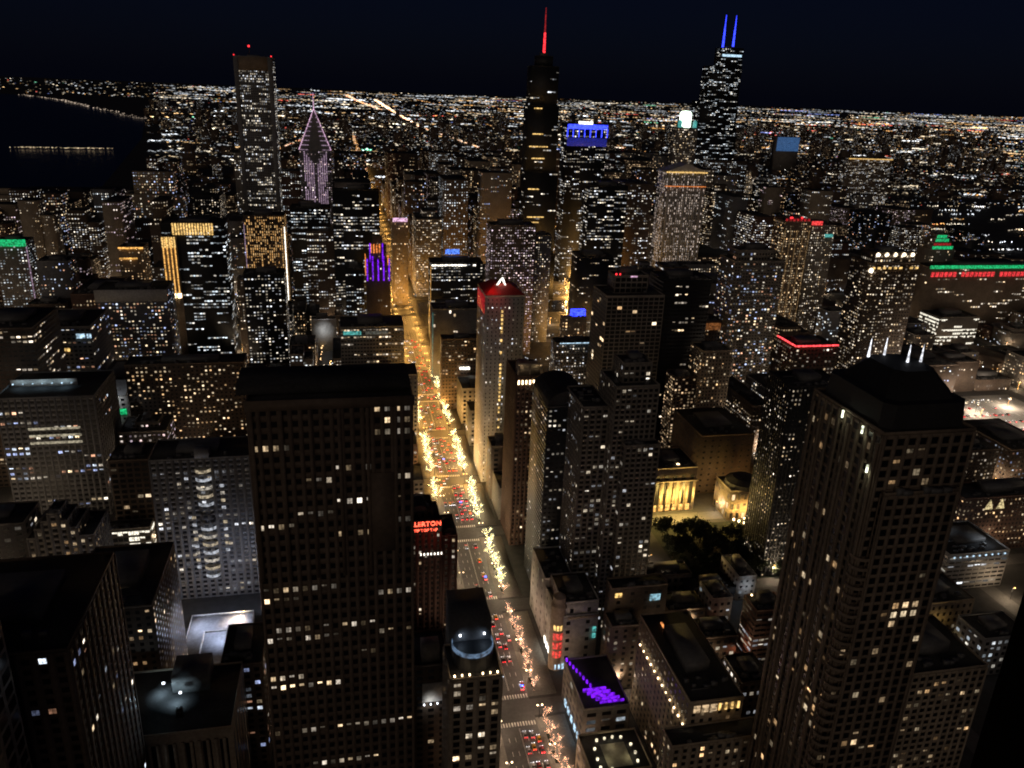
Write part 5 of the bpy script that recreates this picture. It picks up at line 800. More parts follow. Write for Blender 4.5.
# buildings that hardly show between the others
W = []; Q = []; C = []
rest = [(a, b_, c, d, e) for a, b_, c, d, e in REST]
for _ in range(2600):
    y = rng.uniform(2450, 9000); x = rng.uniform(-.25 * y, .85 * y + 300)
    if x < -640 and y < 4600 or x < -.21 * y: continue
    if abs(x - 81) < 25: continue
    hh = rng.uniform(6, 22) if rng.random() < .8 else rng.uniform(30, 85)
    s = rng.uniform(10, 26); rest.append((x - s, x + s, y, y + 25, hh))
for (a, b_, c, d, e) in rest:
    W.append((a, b_, c, d, 0, e)); st = (4, 4, .5, .45, float(rng.uniform(.03, .3)), 'nwmca'[rng.integers(5)], int(rng.integers(2)), 0)
    for (P0, U_, Wd, N_) in faces_of(a, b_, c, d):
        L_, C_, D_ = facade(P0, U_, Wd, 0, e, N_, st, 1.3); Q.append(L_); C.append(C_)
r = empty('distant_buildings', (0, 0, 0), 'mass of small lit buildings filling the city between and beyond the towers', 'buildings'); r['kind'] = 'stuff'
box_obj('wall', W, WALL['b'], r)['kind'] = 'stuff'
link('window', quads_mesh('window', np.concatenate(Q), LIT, np.concatenate(C)), r)['kind'] = 'stuff'

# ---------------------------------------------------------------- landmark details
def rotbox(c, u, half, hz, nrm=(0, -1, 0)):
    pass
# tallest left tower
x0, x1, y0, y1, z0, h_ = S('aon')
add('aon', 'roof_beacon', [(x0 + .5, x0 + 2.5, y0, y0 + 2, h_ + 1.2, h_ + 3.2)], G['red']); add('aon', 'roof_beacon', [(x1 - 2.5, x1 - .5, y0, y0 + 2, h_ + 1.2, h_ + 3.2)], G['red'])
add('aon', 'blank_band', [(x0 - .3, x1 + .3, y0 - .5, y0 - .1, h_ - 22, h_)], WALL['t'], 'blank upper band of the wall')
for s in (0, 1):
    a = x0 if s == 0 else x1 - 8
    add('aon', 'corner_pier', [(a, a + 8, y0 - .9, y0 - .55, 0, h_)], WALL['g'])
add('aon', 'mast', [(x0 + 24, x0 + 25, y0 + 20, y0 + 21, h_, h_ + 16)], METAL); add('aon', 'mast_light', [(x0 + 23, x0 + 26, y0 + 19, y0 + 22, h_ + 16, h_ + 19)], G['red'])
# chevron tower
x0, x1, y0, y1, z0, h_ = S('diamond'); cx = (x0 + x1) / 2; cy = (y0 + y1) / 2; apex = h_ + 68
addp('diamond', 'roof', ([(x0, y0, h_ + 1), (x1, y0, h_ + 1), (x1, y1, h_ + 1), (x0, y1, h_ + 1), (cx, cy, apex)], [(0, 1, 4), (1, 2, 4), (2, 3, 4), (3, 0, 4)]), WALL['g'], 'steep pyramid roof')
addp('diamond', 'spire', tube((cx, cy, apex - 4), (cx, cy, apex + 26), .9, .3), G['pink'])
parts = []; hor = []
for k in range(9):
    t0, t1 = k / 9, (k + .55) / 9
    for s in (-1, 1):
        e = (x1 - cx) * s
        p = Vector((cx + e * (1 - t0), y0 + (cy - y0) * t0 - .5, h_ + 1 + (apex - h_) * t0)); q = Vector((cx + e * (1 - t0) * .45, y0 + (cy - y0) * t0 - .5, h_ + 1 + (apex - h_) * t0))
        hor.append(tube(p, q, .7, .7, 4))
for s in (-1, 1): parts.append(tube((cx + (x1 - cx) * s, y0 - .5, h_ + 1), (cx, cy - .5, apex), .9, .7, 4))
addp('diamond', 'edge_light', merge(parts), G['pink']); addp('diamond', 'chevron_light', merge(hor), G['mauve'])['kind'] = 'stuff'
L = []
for s in (-1, 1):
    for k in range(5):
        u = cx + s * (4 + k * 3.6); L.append((u - .6, u + .6, y0 - 1.2, y0 - .3, h_ - 28 - 9 * (5 - k) - 15, h_ - 2 - 5 * (4 - k)))
        L.append((u - .6, u + .6, y0 - 1.2, y0 - .3, h_ - 120 - 6 * (5 - k), h_ - 78 + 3 * k * (1)))
add('diamond', 'light_fin', L, G['mauve'], 'pink lit vertical fins')['kind'] = 'stuff'
# red spire skyscraper
x0, x1, y0, y1, z0, h_ = S('trump'); cx = (x0 + x1) / 2; cy = (y0 + y1) / 2
addp('trump', 'spire', tube((cx, cy, 358), (cx, cy, 390), 1.9, 1.5, 8), G['red']); addp('trump', 'spire_tip', tube((cx, cy, 390), (cx, cy, 423), 1.2, .5, 6), G['dimred'])
L = []
for zz in (120, 128, 170, 215, 232, 250, 286): L.append((x0 + 2 + (zz % 7), x0 + 20 + (zz % 13), y0 - .6, y0 - .2, zz, zz + 1.6))
add('trump', 'lit_band', L, G['gold'])['kind'] = 'stuff'
# blue crowned tower
x0, x1, y0, y1, z0, h_ = S('bluecrown')
L = [(x0, x1, y0 - .5, y0 - .1, h_ - 7, h_)] + [(x0 + k * (x1 - x0) / 7 - .7, x0 + k * (x1 - x0) / 7 + .7, y0 - .5, y0 - .1, h_ - 20, h_ - 7) for k in range(8)]
add('bluecrown', 'crown_light', L, G['blue'], 'vivid blue lit crown'); add('bluecrown', 'sign', [(x0 + 18, x1 - 26, y0 - .9, y0 - .6, h_ + .5, h_ + 5)], G['white'])
add('bluecrown', 'crown_band', [(x0, x1, y0 - .32, y0 - .08, h_ - 34, h_ - 21)], glow('glow_deep_blue', (.04, .05, .6), .35), 'dim blue band')
# twin antennas
x0, x1, y0, y1, z0, h_ = S('willis')
for u in (x0 + 52, x0 + 82):
    addp('willis', 'antenna', merge([tube((u, y0 + 30, 441), (u, y0 + 30, 490), 3.2, 2.2, 8), tube((u, y0 + 30, 490), (u, y0 + 30, 524), 1.6, .6, 6)]), G['blue'])
add('willis', 'roof_light', [(x0 + 44, x1 - 6, y0 + 9.4, y0 + 9.8, 418, 424)], G['cool'])
# white lantern tower
x0, x1, y0, y1, z0, h_ = S('crown311'); cx = (x0 + x1) / 2; cy = (y0 + y1) / 2
addp('crown311', 'lantern', lathe([(11, h_), (11, h_ + 26), (8, h_ + 30), (0.1, h_ + 31)], 16, cx, cy), glow('glow_lantern', (.75, 1, .78), 4))
for sx in (-1, 1): addp('crown311', 'corner_lantern', lathe([(4, h_), (4, h_ + 12), (.1, h_ + 15)], 8, cx + sx * 15, y0 + 5), G['teal'])
# pediment tower
x0, x1, y0, y1, z0, h_ = S('palace'); cx = (x0 + x1) / 2
addp('palace', 'pediment', ([(x0, y0, h_ + 1), (x1, y0, h_ + 1), (cx, y0, h_ + 13), (x0, y1, h_ + 1), (x1, y1, h_ + 1), (cx, y1, h_ + 13)], [(0, 1, 2), (3, 5, 4), (0, 2, 5, 3), (1, 4, 5, 2)]), WALL['w'])
add('palace', 'cornice_light', [(x0 - 1, x1 + 1, y0 - 1, y0 - .4, h_ - 1, h_ + .8)], G['gold']); add('palace', 'cornice_light', [(x0 - 1, x1 + 1, y0 - 1, y0 - .4, h_ - 22, h_ - 21)], G['orange'])
L = [(x0 + k * (x1 - x0) / 12 - .6, x0 + k * (x1 - x0) / 12 + .6, y0 - .8, y0 - .1, 10, h_ - 2) for k in range(13)]
add('palace', 'column', L, WALL['w'])['kind'] = 'stuff'
# purple crown
x0, x1, y0, y1, z0, h_ = S('spire'); cx = (x0 + x1) / 2; cy = (y0 + y1) / 2
L = []
for k in range(5):
    u = x0 + 1.2 + k * (x1 - x0 - 2.4) / 4; L.append((u - .8, u + .8, y0 - 1, y0 + .6, h_ - 26, h_ - 1 + (3 if k % 2 else 0)))
for s in (0, 1): L.append((x0 + 4 + s * 14, x0 + 5.4 + s * 14, y0 + 2.4, y0 + 3.8, h_ - 6, h_ + 16))
add('spire', 'buttress', L, G['purple'], 'purple lit buttresses')
L = [(x0 - .8, x0 - .1, y0 + k * 6, y0 + 1.6 + k * 6, h_ - 20, h_ + 1) for k in range(4)] + [(x0 + 5 + k * 3.2, x0 + 6.6 + k * 3.2, y0 + 3.0, y0 + 3.8, h_ + 5, h_ + 15) for k in range(4)] + [(x1 - 3, x1 - 1.6, y0 - 1.1, y0 - .2, h_ - 8, h_ + 3)]
add('spire', 'pinnacle', L, G['orange'], 'orange lit pinnacles'); addp('spire', 'flagpole', tube((cx, cy, h_ + 22), (cx, cy, h_ + 36), .4, .2), METAL)
# pink sign tower
x0, x1, y0, y1, z0, h_ = S('slim')
add('slim', 'rooftop_sign', [(x0 + 1, x1 - 1, y0 - .5, y0, h_ + .5, h_ + 6)], G['pink'])
# red topped hotel
x0, x1, y0, y1, z0, h_ = S('redtop'); cx = (x0 + x1) / 2
addp('redtop', 'hip_roof', ([(x0, y0, h_ + 1.2), (x1, y0, h_ + 1.2), (x1, y1, h_ + 1.2), (x0, y1, h_ + 1.2), (x0 + 9, y0 + 14, h_ + 7), (x1 - 9, y0 + 14, h_ + 7), (x1 - 9, y1 - 10, h_ + 7), (x0 + 9, y1 - 10, h_ + 7)],
     [(0, 1, 5, 4), (1, 2, 6, 5), (2, 3, 7, 6), (3, 0, 4, 7), (4, 5, 6, 7)]), surf('red_roof', (.35, .04, .03), .7))
add('redtop', 'red_wall_wash', [(x0 - .35, x0 - .1, y0 + 4, y1 - 2, h_ - 15, h_ - 1)], G['dimred'], 'glowing panel for the red light on the upper side wall')  # red light on the wall is put in as a glowing panel
addp('redtop', 'sign', merge([tube((x0 + 10, y0 + 13, h_ + 5), (x0 + 15, y0 + 13, h_ + 12), .9, .9, 4), tube((x0 + 15, y0 + 13, h_ + 12), (x0 + 18, y0 + 13, h_ + 5), .9, .9, 4)]), G['white'])
addp('redtop', 'sign_glow', merge([tube((x0 + 6, y0 + 12.6, h_ + 3), (x0 + 22, y0 + 12.6, h_ + 3.4), .8, .8, 4)]), G['red'])
o = lamp_light((x0 + 5, y0 + 3, h_ + 9), 1600, (1, .05, .05), 1, 'roof_lamp'); 
add('redtop', 'window_strip', [(cx - 3, cx - 1.6, y0 - .5, y0 - .12, 8 + 3.4 * k, 9.9 + 3.4 * k) for k in range(42) if random.random() < .8], G['gold'], 'lit stair windows')['kind'] = 'stuff'
# hero odds and ends
x0, x1, y0, y1, z0, h_ = S('blackoff'); add('blackoff', 'lit_row', [(x0 + 1 + k * 4, x0 + 4.4 + k * 4, y0 - .4, y0 - .1, h_ - 4, h_ - 2) for k in range(15) if random.random() < .75], G['white'])
add('blackoff', 'blue_sign', [(x0 + 22, x0 + 40, y1 + 1, y1 + 2, h_ + 5, h_ + 11)], glow('glow_sign_blue', (.1, .25, 1), 1.4)); add('blackoff', 'side_light', [(x0 - .4, x0 - .1, y0, y0 + .8, 4, h_ - 3)], G['amber'])
x0, x1, y0, y1, z0, h_ = S('gridoff'); add('gridoff', 'side_light', [(x0 - .4, x0 - .1, y0, y0 + .5, 2, h_ - 3)], G['teal'])
x0, x1, y0, y1, z0, h_ = S('shelf'); add('shelf', 'door_light', [(x0 + 18, x0 + 28, y0 - 3, y0 - .3, 44, 46)], G['white'])
x0, x1, y0, y1, z0, h_ = S('goldglass'); 
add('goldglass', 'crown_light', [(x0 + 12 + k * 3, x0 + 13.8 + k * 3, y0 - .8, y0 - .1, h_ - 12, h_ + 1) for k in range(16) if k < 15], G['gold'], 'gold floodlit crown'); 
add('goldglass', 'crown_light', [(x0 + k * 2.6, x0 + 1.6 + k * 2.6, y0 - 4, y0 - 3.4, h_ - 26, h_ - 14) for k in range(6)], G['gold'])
add('goldglass', 'corner_shaft', [(x0 - 1, x0 + 16, y0 - 3.3, y0 - .2, 0, h_ - 14)], WALL['o'])
add('goldglass', 'shaft_light', [(x0 + .5 + k * 4.2, x0 + 1.6 + k * 4.2, y0 - 3.9, y0 - 3.4, h_ - 78, h_ - 15) for k in range(4)], G['amber'])
add('goldglass', 'shaft_foot_light', [(x0 - .5 + k * 6, x0 + 3.5 + k * 6, y0 - 4.4, y0 - 3.5, h_ - 84, h_ - 79) for k in range(3)], G['lamp'])
x0, x1, y0, y1, z0, h_ = S('goldstripe'); add('goldstripe', 'edge_light', [(x1 - .8, x1 + .2, y0 - .6, y0 - .2, 0, h_ - 14)], G['white']); add('goldstripe', 'edge_light', [(x0 - .2, x0 + .6, y0 - .6, y0 - .2, 30, h_ - 10)], G['mauve'])
x0, x1, y0, y1, z0, h_ = S('goldpeak'); add('goldpeak', 'terrace_light', [(x0, x1, y0 - .8, y0 - .2, h_ - 1, h_ + 1), (x0, x1 - 8, y0 - .9, y0 - .3, h_ - 14, h_ - 12)], G['amber'])
x0, x1, y0, y1, z0, h_ = S('tent'); add('tent', 'base_light', [(x0, x1, y0 - .9, y0 - .3, 62, 67)], G['amber'])
x0, x1, y0, y1, z0, h_ = S('greenL'); add('greenL', 'roof_light', [(x0, x1 + .5, y0 - .9, y0 - .3, h_ - 5, h_ + 3)], G['green']); add('greenL', 'edge_light', [(x1 + .1, x1 + .9, y0 - .6, y0 + .4, 0, h_ - 6)], G['mauve'])
x0, x1, y0, y1, z0, h_ = S('whiteroofL'); add('whiteroofL', 'roof_band', [(x0 - 1, x1 + 1, y0 - 1.2, y0 - .2, h_ - 11, h_ + 1)], WALL['w'], 'pale blank roof band')
x0, x1, y0, y1, z0, h_ = S('midL')
for a, b_ in ((x0 + 1, x0 + 5), (x1 - 12, x1 - 5), (x1 - 3.5, x1)): add('midL', 'corner_light', [(a, b_, y0 - .7, y0 - .2, h_ - 10, h_ - 6)], G['cool'])
add('midL', 'terrace_light', [(x0 + 14, x0 + 26, y0 - .7, y0 - .2, h_ - 22, h_ - 19)], G['gold'])
x0, x1, y0, y1, z0, h_ = S('wht'); add('wht', 'base_light', [(x0 + 1, x1 - 1, y0 - .7, y0 - .2, h_ - 16, h_ - 11)], G['green'])
addp('wht', 'gabled_roof', ([(x0, y0 - 1, h_ + 1.2), (x1, y0 - 1, h_ + 1.2), (x0, y1, h_ + 9), (x1, y1, h_ + 9), (x0, y1, h_ + 1.2), (x1, y1, h_ + 1.2)], [(0, 1, 3, 2), (2, 3, 5, 4), (0, 2, 4), (1, 5, 3)]), WALL['g'])
lamp_light(((x0 + x1) / 2, y0 - 10, h_ + 8), 2500, (.9, .95, 1), 1, 'court_lamp_light')
x0, x1, y0, y1, z0, h_ = S('boxW'); lamp_light(((x0 + x1) / 2, y0 - 12, 30), 3500, (.9, .95, 1), 1, 'court_lamp_light')
x0, x1, y0, y1, z0, h_ = S('longN'); add('longN', 'teal_sign', [(x0 + 3, x0 + 20, y0 - .7, y0 - .2, h_ - 7, h_ - 3.5)], G['teal']); add('longN', 'white_row', [(x0 + 24, x0 + 46, y0 - .6, y0 - .2, h_ - 7, h_ - 4)], glow('glow_dim_white', (.6, .6, .5), .12))
x0, x1, y0, y1, z0, h_ = S('stairblue'); add('stairblue', 'blue_box', [(x0 + 12, x1 - 2, y0 + 1, y1 - .5, h_ + 1.3, h_ + 9)], G['blue'])
x0, x1, y0, y1, z0, h_ = S('dots'); add('dots', 'roof_light', [(x0 + 4, x1 - 10, y0 - .6, y0 - .2, h_ + .2, h_ + .9)], G['cool'])
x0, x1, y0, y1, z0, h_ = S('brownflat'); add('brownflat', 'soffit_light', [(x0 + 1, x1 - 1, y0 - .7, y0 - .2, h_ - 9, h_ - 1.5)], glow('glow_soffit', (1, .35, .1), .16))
x0, x1, y0, y1, z0, h_ = S('frame')
for u, v, g_ in ((x0 + 3, 0, 'red'), (x0 + 16, 10, 'red'), (x1 + 16, 26, 'red'), (x1 + 34, 30, 'red')): pass
add('frame', 'beacon', [(x0 + 10.5, x0 + 11.7, y0 + 12, y0 + 13.2, h_ + 16, h_ + 17.4), (x0 + 14, x0 + 15, y0 + 12, y0 + 13, h_ + 16, h_ + 17.4)], G['red']); add('frame', 'sill_light', [(x0 + 24, x0 + 30, y0 + 11.4, y0 + 11.9, h_ + 14.2, h_ + 15.2)], G['pink'])
x0, x1, y0, y1, z0, h_ = S('redtopB'); add('redtopB', 'roof_light', [(x0 + k * 5, x0 + 2.4 + k * 5, y0 - .6, y0 + 1.4, h_ + 1.2, h_ + 4) for k in range(7)], G['dimred']); add('redtopB', 'beacon', [(x0 + 6, x0 + 9, y0, y0 + 2, h_ + 4, h_ + 6), (x0 + 21, x0 + 23, y0, y0 + 2, h_ + 4, h_ + 6)], G['red'])
add('redtopB', 'edge_light', [(x0 + k * 8.4, x0 + k * 8.4 + 1, y0 - .7, y0 - .2, 20, h_ - 10) for k in range(5)], glow('glow_dim_amber', (1, .6, .25), .13))['kind'] = 'stuff'
x0, x1, y0, y1, z0, h_ = S('redtopC'); add('redtopC', 'roof_sign', [(x0 - 4, x0 + 14, y0 - .6, y0, h_ + 1.2, h_ + 6)], glow('glow_sign_red', (1, .06, .06), 1.1)); add('redtopC', 'teal_window', [(x1 - 14, x1 - 2, y0 - .5, y0 - .15, h_ - 14, h_ - 10)], G['teal'])
x0, x1, y0, y1, z0, h_ = S('globes')
for k in range(5):
    u = x0 + 9 + k * 9.6; me_ = lathe([(.05, -2.1), (1.5, -1.5), (2.1, 0), (1.5, 1.5), (.05, 2.1)], 10, u, y0 + 5.4)
    addp('globes', 'globe_lamp', ([(a, b_, c + h_ + 8) for a, b_, c in me_[0]], me_[1]), glow('glow_globe', (1, .8, .55), 3.2) if k == 0 else bpy.data.materials['glow_globe'])
u = x0 - 1; me_ = lathe([(.05, -2.4), (1.7, -1.7), (2.4, 0), (1.7, 1.7), (.05, 2.4)], 10, u, y0 - 2); addp('globes', 'globe_lamp', ([(a, b_, c + h_ - 6) for a, b_, c in me_[0]], me_[1]), bpy.data.materials['glow_globe'])
add('globes', 'cornice_light', [(x0 + 1 + k * 6, x0 + 4 + k * 6, y0 - .8, y0 - .3, h_ - 5, h_ - 3) for k in range(9) if k != 6], G['gold'])
x0, x1, y0, y1, z0, h_ = S('neon')
add('neon', 'neon_line', [(x0 - .6, x1, y0 - .6, y0 - .2, h_ + .9, h_ + 2), (x0 - .6, x0 - .2, y0 - .2, y1, h_ + .9, h_ + 2)], glow('glow_neon', (1, .06, .07), 2.5))
x0, x1, y0, y1, z0, h_ = S('mart')
add('mart', 'roof_line', [(x0, x1, y0 - .8, y0 - .2, h_ - 1, h_ + 3.5)], G['green'], 'green lit roof line')
L = []; k = x0 + 4
while k < x1 - 4:
    if random.random() < .8: L.append((k, k + 5, y0 - .7, y0 - .15, h_ - 12.5, h_ - 6))
    k += 7
add('mart', 'red_window', L, glow('glow_red_strip', (1, .05, .06), .9))['kind'] = 'stuff'
x0, x1, y0, y1, z0, h_ = S('martdome')
for k in (1, 3, 4): add('martdome', 'stage_light', [(x0 + 3 * k, x1 - 3 * k, y0 + 2 * k - .5, y0 + 2 * k - .1, h_ + 5 * (k - 1) + .5, h_ + 5 * k)], G['green'])
add('martdome', 'stage_light', [(x0 + 6, x1 - 6, y0 + 4 - .5, y0 + 4 - .1, h_ + 6, h_ + 9)], G['dimred'], 'red lit stage')
x0, x1, y0, y1, z0, h_ = S('bluebox'); add('bluebox', 'lit_crown', [(x0, x1, y0 - 1, y0 - .2, h_ - 62, h_)], G['paleblue'], 'pale blue glowing top')
x0, x1, y0, y1, z0, h_ = S('linetop'); add('linetop', 'roof_light', [(x0, x1, y0 - 1, y0 - .2, h_ - 3, h_ - .5)], G['gold'])
# huge brown slab: crown of wide dark window bands and cornice, blank panel
x0, x1, y0, y1, z0, h_ = S('slab')
add('slab', 'roof_block', [(x0 - 3, x1 - .5, y0 + 5, y1 - 1, h_ + 1.2, h_ + 4)], ROOF, 'plain black slab on the roof')
add('slab', 'blank_panel', [(x0 + 35, x0 + 43, y0 - .6, y0 - .37, h_ - 52, h_ - 24)], WALL['b'], 'blank granite panel')
add('slab', 'cornice', [(x0 - .4, x1 + .4, y0 - .7, y0 - .36, h_ - 2, h_ + 1.3)], WALL['b'])
L = []
for k in range(6): L.append((x0 + k * 8.4 + .7, x0 + k * 8.4 + 1.8, y0 - .75, y0 - .38, h_ - 60, h_ - 2.1))
add('slab', 'pier', L, WALL['b'])
# rooftop sign of the red sign hotel
x0, x1, y0, y1, z0, h_ = S('sign')
def text_part(body, size, x, y, z, mat, key, name='sign_lettering'):
    c = bpy.data.curves.new(name, 'FONT'); c.body = body; c.size = size; c.extrude = .12; c.offset = size * .018; c.align_x = 'RIGHT'; c.resolution_u = 2
    o = bpy.data.objects.new(name + '_tmp', c); col.objects.link(o)
    dg = bpy.context.evaluated_depsgraph_get(); me = bpy.data.meshes.new_from_object(o.evaluated_get(dg)); bpy.data.objects.remove(o)
    me.materials.clear(); me.materials.append(mat); r = BLD[key]
    t = link(name, me, r); t.rotation_euler = (R(90), 0, 0); t.location = (x - r.location[0], y - r.location[1], z - r.location[2])
    return t
SR = glow('glow_sign_letters', (1, .10, .05), 3.5)
text_part('ALLERTON', 3.9, x1 - 9.4, y0 - 1.2, h_ + 5.0, SR, 'sign'); text_part('TIP TOP TAP', 2.3, x1 - 11.5, y0 - 1.2, h_ + 1.6, SR, 'sign')
add('sign', 'sign_frame', [(x0 + 2, x1 - 9, y0 - .8, y0 - .5, h_ + .9, h_ + 9)], METAL)
lamp_light((x1 - 14, y0 - 5, h_ + 5), 420, (1, .08, .05), .6, 'sign_light')
add('sign', 'window_row', [(x0 + 12 + k * 1.9, x0 + 12.7 + k * 1.9, y0 - .5, y0 - .37, h_ - 14, h_ - 12.6) for k in range(7)], G['white'])
for cx_, w_ in ((x1 - 4.3, 3.4), (x0 + 12, 4.6)):
    zb = h_ - 3 if w_ < 4 else h_ + 11
    Vv = []; k_ = 8; F_ = []
    for yy in (y0 + 3, y0 + 14):
        for i in range(k_ + 1):
            t = math.pi * i / k_; Vv.append((cx_ + w_ * math.cos(t), yy, zb + w_ * math.sin(t)))
    for i in range(k_): F_.append((i, i + 1, k_ + 2 + i, k_ + 1 + i))
    F_.append(tuple(range(k_, -1, -1))); F_.append(tuple(range(k_ + 1, 2 * k_ + 2)))
    addp('sign', 'vaulted_roof', (Vv, F_), ROOF)
# pale rib tower rooftop
x0, x1, y0, y1, z0, h_ = S('rib'); cx = (x0 + x1) / 2
addp('rib', 'roof_drum', lathe([(8.4, h_ + .1), (8.4, h_ + 7.5), (8.0, h_ + 8), (.1, h_ + 8.2)], 24, cx, y0 + 12), WALL['k'])
addp('rib', 'blue_rim', lathe([(8.6, h_ + 7.2), (8.6, h_ + 9.2), (8.2, h_ + 9.2)], 24, cx, y0 + 12), glow('glow_rim', (.35, .55, .85), .25))
add('rib', 'penthouse', [(cx - 8, cx + 8, y0 + 14, y1 + 14, h_ - 30, h_ + 18)], surf('penthouse_wall', (.1, .1, .105)))
for u in (x0 + 2, x0 + 5, x0 + 8, x1 - 8, x1 - 5, x1 - 2): add('rib', 'edge_lamp', [(u - .3, u + .3, y0 + 1, y0 + 1.6, h_ + 1.1, h_ + 1.8)], G['lamp'])
for u in (x0 + 3, x1 - 3): lamp_light((u, y0 + 1.4, h_ + 2.6), 90, (1, .7, .45), .3, 'edge_lamp_light')
for u in (cx - 5, cx + 5): add('rib', 'floodlight', [(u - .4, u + .4, y0 + 13, y0 + 13.6, h_ + 11, h_ + 11.8)], G['head']); lamp_light((u, y0 + 11.5, h_ + 11.5), 160, (.55, .75, 1), .4, 'roof_flood_light')
# floodlit penthouse
x0, x1, y0, y1, z0, h_ = S('pent')
add('pent', 'white_wall', [(x0 + 4, x1 - 3, y0 - .8, y0 - .2, h_ - 19, h_ - 9)], WALL['w']); add('pent', 'roof_box', [(x0 + 4, x1 - 4, y0 + 2, y0 + 9, h_ + .1, h_ + 9)], WALL['c'])
for k in range(4): add('pent', 'floodlight', [(x0 + 4.5 + k * 3, x0 + 5 + k * 3, y0 - 1.8, y0 - 1.3, h_ - 20, h_ - 19.5)], G['head'])
lamp_light(((x0 + x1) / 2 - 1, y0 - 3.4, h_ - 19), 330, (.95, .95, .9), .3, 'flood_wall_light')
# bay window tower: curved lit bays
x0, x1, y0, y1, z0, h_ = S('bay'); cx = x0 + 30
for k in range(14):
    z = h_ - 8 - k * 5.6; prof = lathe([(5, z), (5, z + 2)], 10, cx, y0 + 1.6, R(205), R(335)); on = k not in (5, 6)
    q = addp('bay', 'bay_window', prof, LIT if False else (glow('glow_bay_%d' % (k % 3), [(1, .82, .55), (.85, .9, 1), (1, .9, .75)][k % 3], .42) if on else GLASS))
for j, u in ((0, x0 + 22), (1, x0 + 40)):
    for k in range(11 if j else 8):
        z = h_ - 14 - k * 5 - (26 if j == 0 else 0)
        if random.random() < .85: add('bay', 'column_window', [(u - 1.2, u + 1.2, y0 - .5, y0 - .38, z, z + 2)], bpy.data.materials['glow_bay_%d' % (k % 3)])
add('bay', 'attic', [(cx - 4, cx + 4, y0 - .9, y0 + 6, h_ + 1.2, h_ + 6)], WALL['g'])
# terrace block at the left
x0, x1, y0, y1, z0, h_ = S('rowsL')
add('rowsL', 'light_row', [(x0 + 18, x1 - 12, y0 - .5, y0 - .2, h_ - 24 - k * 5.5, h_ - 22.2 - k * 5.5) for k in range(3)], glow('glow_rows', (1, .88, .62), .35))
add('rowsL', 'terrace_wall', [(x0 + 2, x1 - 18, y0 + 26, y0 + 27, h_ + .1, h_ + 5)], WALL['w'])
for k in range(7):
    u = x0 + 4 + k * 6.5; add('rowsL', 'terrace_lamp', [(u - .4, u + .4, y0 + 24, y0 + 24.8, h_ + 2, h_ + 2.8)], G['cool'])
for k in range(3): lamp_light((x0 + 8 + k * 16, y0 + 20, h_ + 6), 900, (.6, .85, 1), .5, 'terrace_light')
# four lit storeys
x0, x1, y0, y1, z0, h_ = S('lobby'); lamp_light(((x0 + x1) / 2, y0 - 10, 8), 2500, (1, .9, .7), .6, 'lobby_light')
# floodlit roof
x0, x1, y0, y1, z0, h_ = S('flood')
add('flood', 'penthouse', [(x0 + 20, x1 - 12, y0 + 24, y0 + 38, h_ + .1, h_ + 9)], PLANT); add('flood', 'cabinet', [(x0 + 24, x0 + 26.4, y0 + 9, y0 + 11.5, h_ + .1, h_ + 4)], METAL)
add('flood', 'column', [(x0 + 1.5 + k * 3.2, x0 + 2.7 + k * 3.2, y0 - 1.3, y0 - .3, 20, h_ - 4) for k in range(16) if x0 + 2.7 + k * 3.2 < x1], WALL['o'])['kind'] = 'stuff'
for (u, v) in ((x0 + 16, y0 + 27), (x0 + 24, y0 + 20)):
    add('flood', 'floodlight', [(u - .5, u + .5, v - .3, v + .3, h_ + 3.4, h_ + 4.2)], G['head']); lamp_light((u - 1.5, v - 2.2, h_ + 3.4), 1500, (.62, .86, 1), .35, 'roof_work_light')
# lit plaza
x0, x1, y0, y1, z0, h_ = S('plaza')
for (u, v) in ((x0 + 5, y0 + 36), (x0 + 22, y0 + 20), (x0 + 30, y0 + 40)): lamp_light((u, v, h_ + 10), 7000, (.62, .72, 1), .5, 'plaza_light')
add('plaza', 'deck', [(x0 + .5, x1 - .5, y0 + .5, y1 - .5, h_ + .1, h_ + .14)], surf('plaza_deck', (.4, .4, .42))); add('plaza', 'kerb', [(x0 + 9, x0 + 10, y0 + 2, y0 + 30, h_ + .15, h_ + .6), (x0 + 10, x0 + 24, y0 + 29, y0 + 30, h_ + .15, h_ + .6)], WALL['w'])
# dome tower
x0, x1, y0, y1, z0, h_ = S('dome'); cx = (x0 + x1) / 2
pro = [(x0 + 1, x1 - 1, y0 + 2, y1 - 2, h_ + 1), (x0 + 1.6, x1 - 1.6, y0 + 2.6, y1 - 2.6, h_ + 9), (x0 + 4, x1 - 4, y0 + 5, y1 - 5, h_ + 9.4), (x0 + 9, x1 - 9, y0 + 11, y1 - 11, h_ + 17)]
Vv = []; F_ = []
for a, b_, c, d, z in pro: Vv += [(a + 3, c, z), (b_ - 3, c, z), (b_, c + 3, z), (b_, d - 3, z), (b_ - 3, d, z), (a + 3, d, z), (a, d - 3, z), (a, c + 3, z)]
for j in range(3):
    for i in range(8): F_.append((j * 8 + i, j * 8 + (i + 1) % 8, j * 8 + 8 + (i + 1) % 8, j * 8 + 8 + i))
F_.append(tuple(range(24, 32)))
addp('dome', 'mansard_roof', (Vv, F_), surf('slate', (.02, .02, .022), .7))
for (u, v) in ((x0 + 10, y0 + 28), (x0 + 16, y0 + 28), (x0 + 19, y0 + 20), (x0 + 24, y0 + 20)):
    addp('dome', 'finial', tube((u, v, h_ + 16.5), (u, v, h_ + 23), .45, .08, 8), glow('glow_finial', (.9, .92, 1), 1.6) if (u, v) == (x0 + 10, y0 + 28) else bpy.data.materials['glow_finial'])
L = []; k = y0 + 1.5
while k < y1: L.append((x0 - 1.0, x0 - .36, k - .55, k + .55, 0, h_ - 3)); k += 5.2
